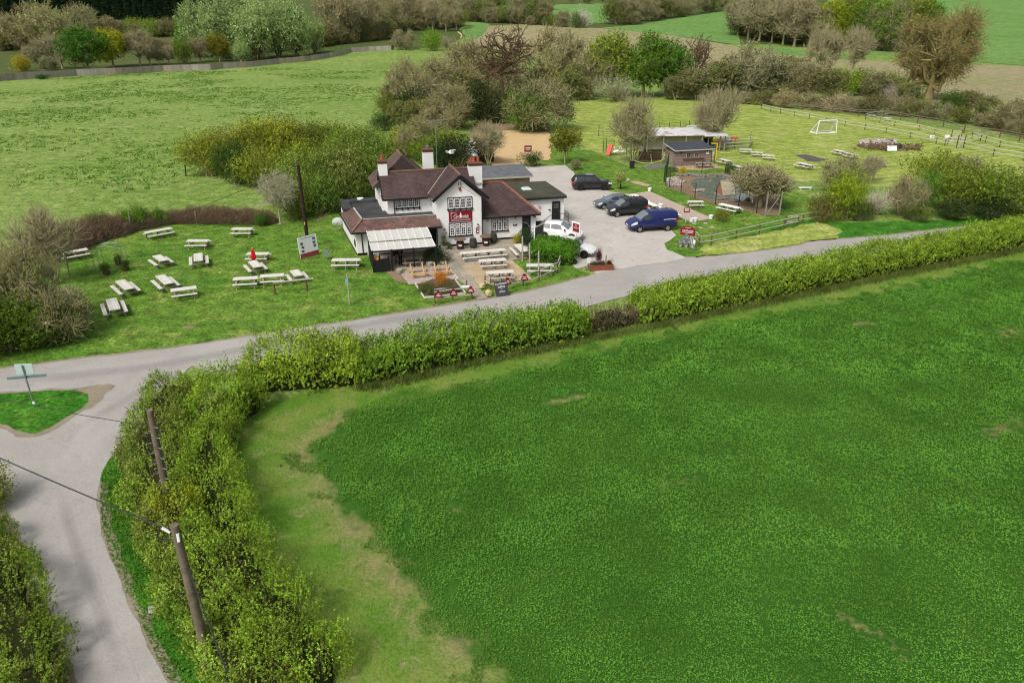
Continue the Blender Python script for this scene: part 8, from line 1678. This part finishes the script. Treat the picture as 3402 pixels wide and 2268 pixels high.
# wide black SUV
SUV = [(-2.48, .86, .5, .92, .74, .96), (-2.4, .95, .4, 1.08, .78, 1.12), (-2.22, .98, .36, 1.12, .75, 1.42), (-1.95, .99, .34, 1.14, .74, 1.76), (-1.2, 1.0, .33, 1.15, .75, 1.84), (.1, 1.0, .33, 1.13, .75, 1.83), (.42, 1.0, .33, 1.13, .74, 1.78), (1.12, .99, .33, 1.1, .84, 1.13), (1.8, .98, .36, 1.05, .82, 1.1), (2.25, .94, .4, .96, .76, 1.0), (2.44, .86, .45, .8, .66, .82), (2.5, .76, .52, .7, .6, .71)]
def n2(x, y): return W('N', x, y, .05)
car('car', 'large black SUV with black wheels parked alone at the back of the car park', 'car', n2(800, 542), n2(352, 548), -1, SUV, 1.46, -1.46, .38, paint('black_car_paint', (.006, .006, .007, 1)), (.48, 1.08), [(-1.85, -1.0), (-.92, -.1), (-.02, .62)], (-2.3, -2.0), alloy=DARKAL, sunroof=(-.75, .2))
HATCH = [(-2.1, .72, .45, .88, .6, .95), (-2.02, .82, .35, .95, .62, 1.02), (-1.6, .87, .3, .97, .58, 1.3), (-1.0, .89, .28, .96, .58, 1.43), (-.2, .9, .28, .94, .58, 1.45), (.2, .9, .28, .93, .58, 1.4), (1.0, .89, .28, .88, .7, .93), (1.6, .86, .3, .78, .66, .84), (1.95, .8, .34, .66, .6, .7), (2.12, .68, .4, .56, .5, .58)]
hd = math.atan2(-.58, -2.71)
car('car', 'grey hatchback parked beside the black van, farthest of the row of three', 'car', n2(790, 918), None, 1, HATCH, 1.36, -1.3, .32, paint('grey_car_paint', S_(112, 124, 134, 1.2), .25, .3), (.25, .95), [(-1.55, -.55), (-.47, .42)], (-1.95, -1.1), heading=hd+.03, lamps=(.1, .62, 2.2, 3.15))
VAN2 = [(-2.18, .86, .4, 1.05, .78, 1.62), (-2.1, .9, .34, 1.1, .78, 1.74), (-1.6, .91, .32, 1.12, .78, 1.8), (-.1, .91, .32, 1.1, .76, 1.81), (.35, .91, .32, 1.08, .72, 1.72), (.75, .91, .32, 1.05, .7, 1.45), (1.15, .9, .32, 1.02, .72, 1.08), (1.65, .88, .34, .92, .66, .98), (2.0, .82, .38, .76, .6, .8), (2.18, .7, .44, .62, .5, .64)]
car('van', 'small black panel van with roof bars, middle of the parked row of three', 'van', n2(1052, 1062), None, 1, VAN2, 1.32, -1.4, .33, paint('black_van_paint', (.012, .013, .014, 1)), (.4, 1.1), [(.02, .72)], None, trim=1.05, heading=hd+.02, bars=(-1.7, -1.0, -.35), lamps=(.12, .62, 2.3, 3.3))
VAN3 = [(-2.48, .93, .45, 1.2, .82, 1.86), (-2.42, .98, .38, 1.22, .84, 1.94), (-1.9, .99, .36, 1.24, .84, 1.99), (-.2, .99, .36, 1.22, .83, 2.0), (.55, .99, .36, 1.2, .8, 1.92), (.95, .99, .36, 1.18, .76, 1.72), (1.55, .98, .36, 1.14, .8, 1.2), (2.0, .95, .38, 1.02, .74, 1.08), (2.35, .88, .42, .82, .66, .86), (2.5, .76, .48, .66, .56, .68)]
def silver(o, pt, overlay):
    overlay('silver_stripe', (-2.3, -.95), (2.86, 2.99), LETTER, o, nx=8, nu=1); overlay('side_trim', (-1.6, 1.0), (1.05, 1.4), PLAS, o, nx=8, nu=1)
car('van', 'deep blue panel van with roof bars, nearest of the parked row of three', 'van', n2(1490, 1365), n2(1995, 1335), 1, VAN3, 1.52, -1.42, .34, paint('blue_van_paint', S_(24, 34, 94, 1.05)), (.62, 1.48), [(.28, 1.02)], None, trim=1.0, bars=(-1.75, -.75, .2), bartype=1, lamps=(.12, .72, 2.3, 3.25), extra=silver)
KUGA = [(-2.25, .8, .5, .98, .64, 1.06), (-2.15, .88, .4, 1.05, .66, 1.14), (-1.8, .91, .36, 1.08, .64, 1.46), (-1.3, .92, .34, 1.08, .63, 1.64), (-.3, .92, .33, 1.04, .63, 1.69), (.15, .92, .33, 1.02, .63, 1.64), (1.0, .91, .33, 1.0, .74, 1.05), (1.65, .88, .36, .92, .7, .98), (2.05, .82, .4, .76, .62, .8), (2.25, .68, .46, .62, .5, .64)]
WHP = paint('white_car_paint', (.8, .8, .8, 1), .3)
m_ = lambda x, y: W('M', x, y, .05)
hw_ = math.radians(-17)
car('car', 'white SUV parked by the far side door of the pub', 'car', m_(1560, 800), None, -1, KUGA, 1.36, -1.33, .35, WHP, (.22, .95), [(-1.65, -.8), (-.72, .4)], (-2.1, -1.4), trim=.9, heading=hw_)
car('car', 'white hatchback mostly hidden behind the clipped hedge, bonnet and front wheel showing', 'car', m_(1890, 1232), None, -1, [(s[0]*.95, s[1]*.95, s[2], s[3]*.95, s[4]*.95, s[5]*.95) for s in KUGA], 1.3, -1.25, .33, WHP, (.22, .9), [(-1.55, -.8), (-.72, .38)], (-2.0, -1.35), trim=1.0, heading=hw_-.02, alloy=DARKAL)
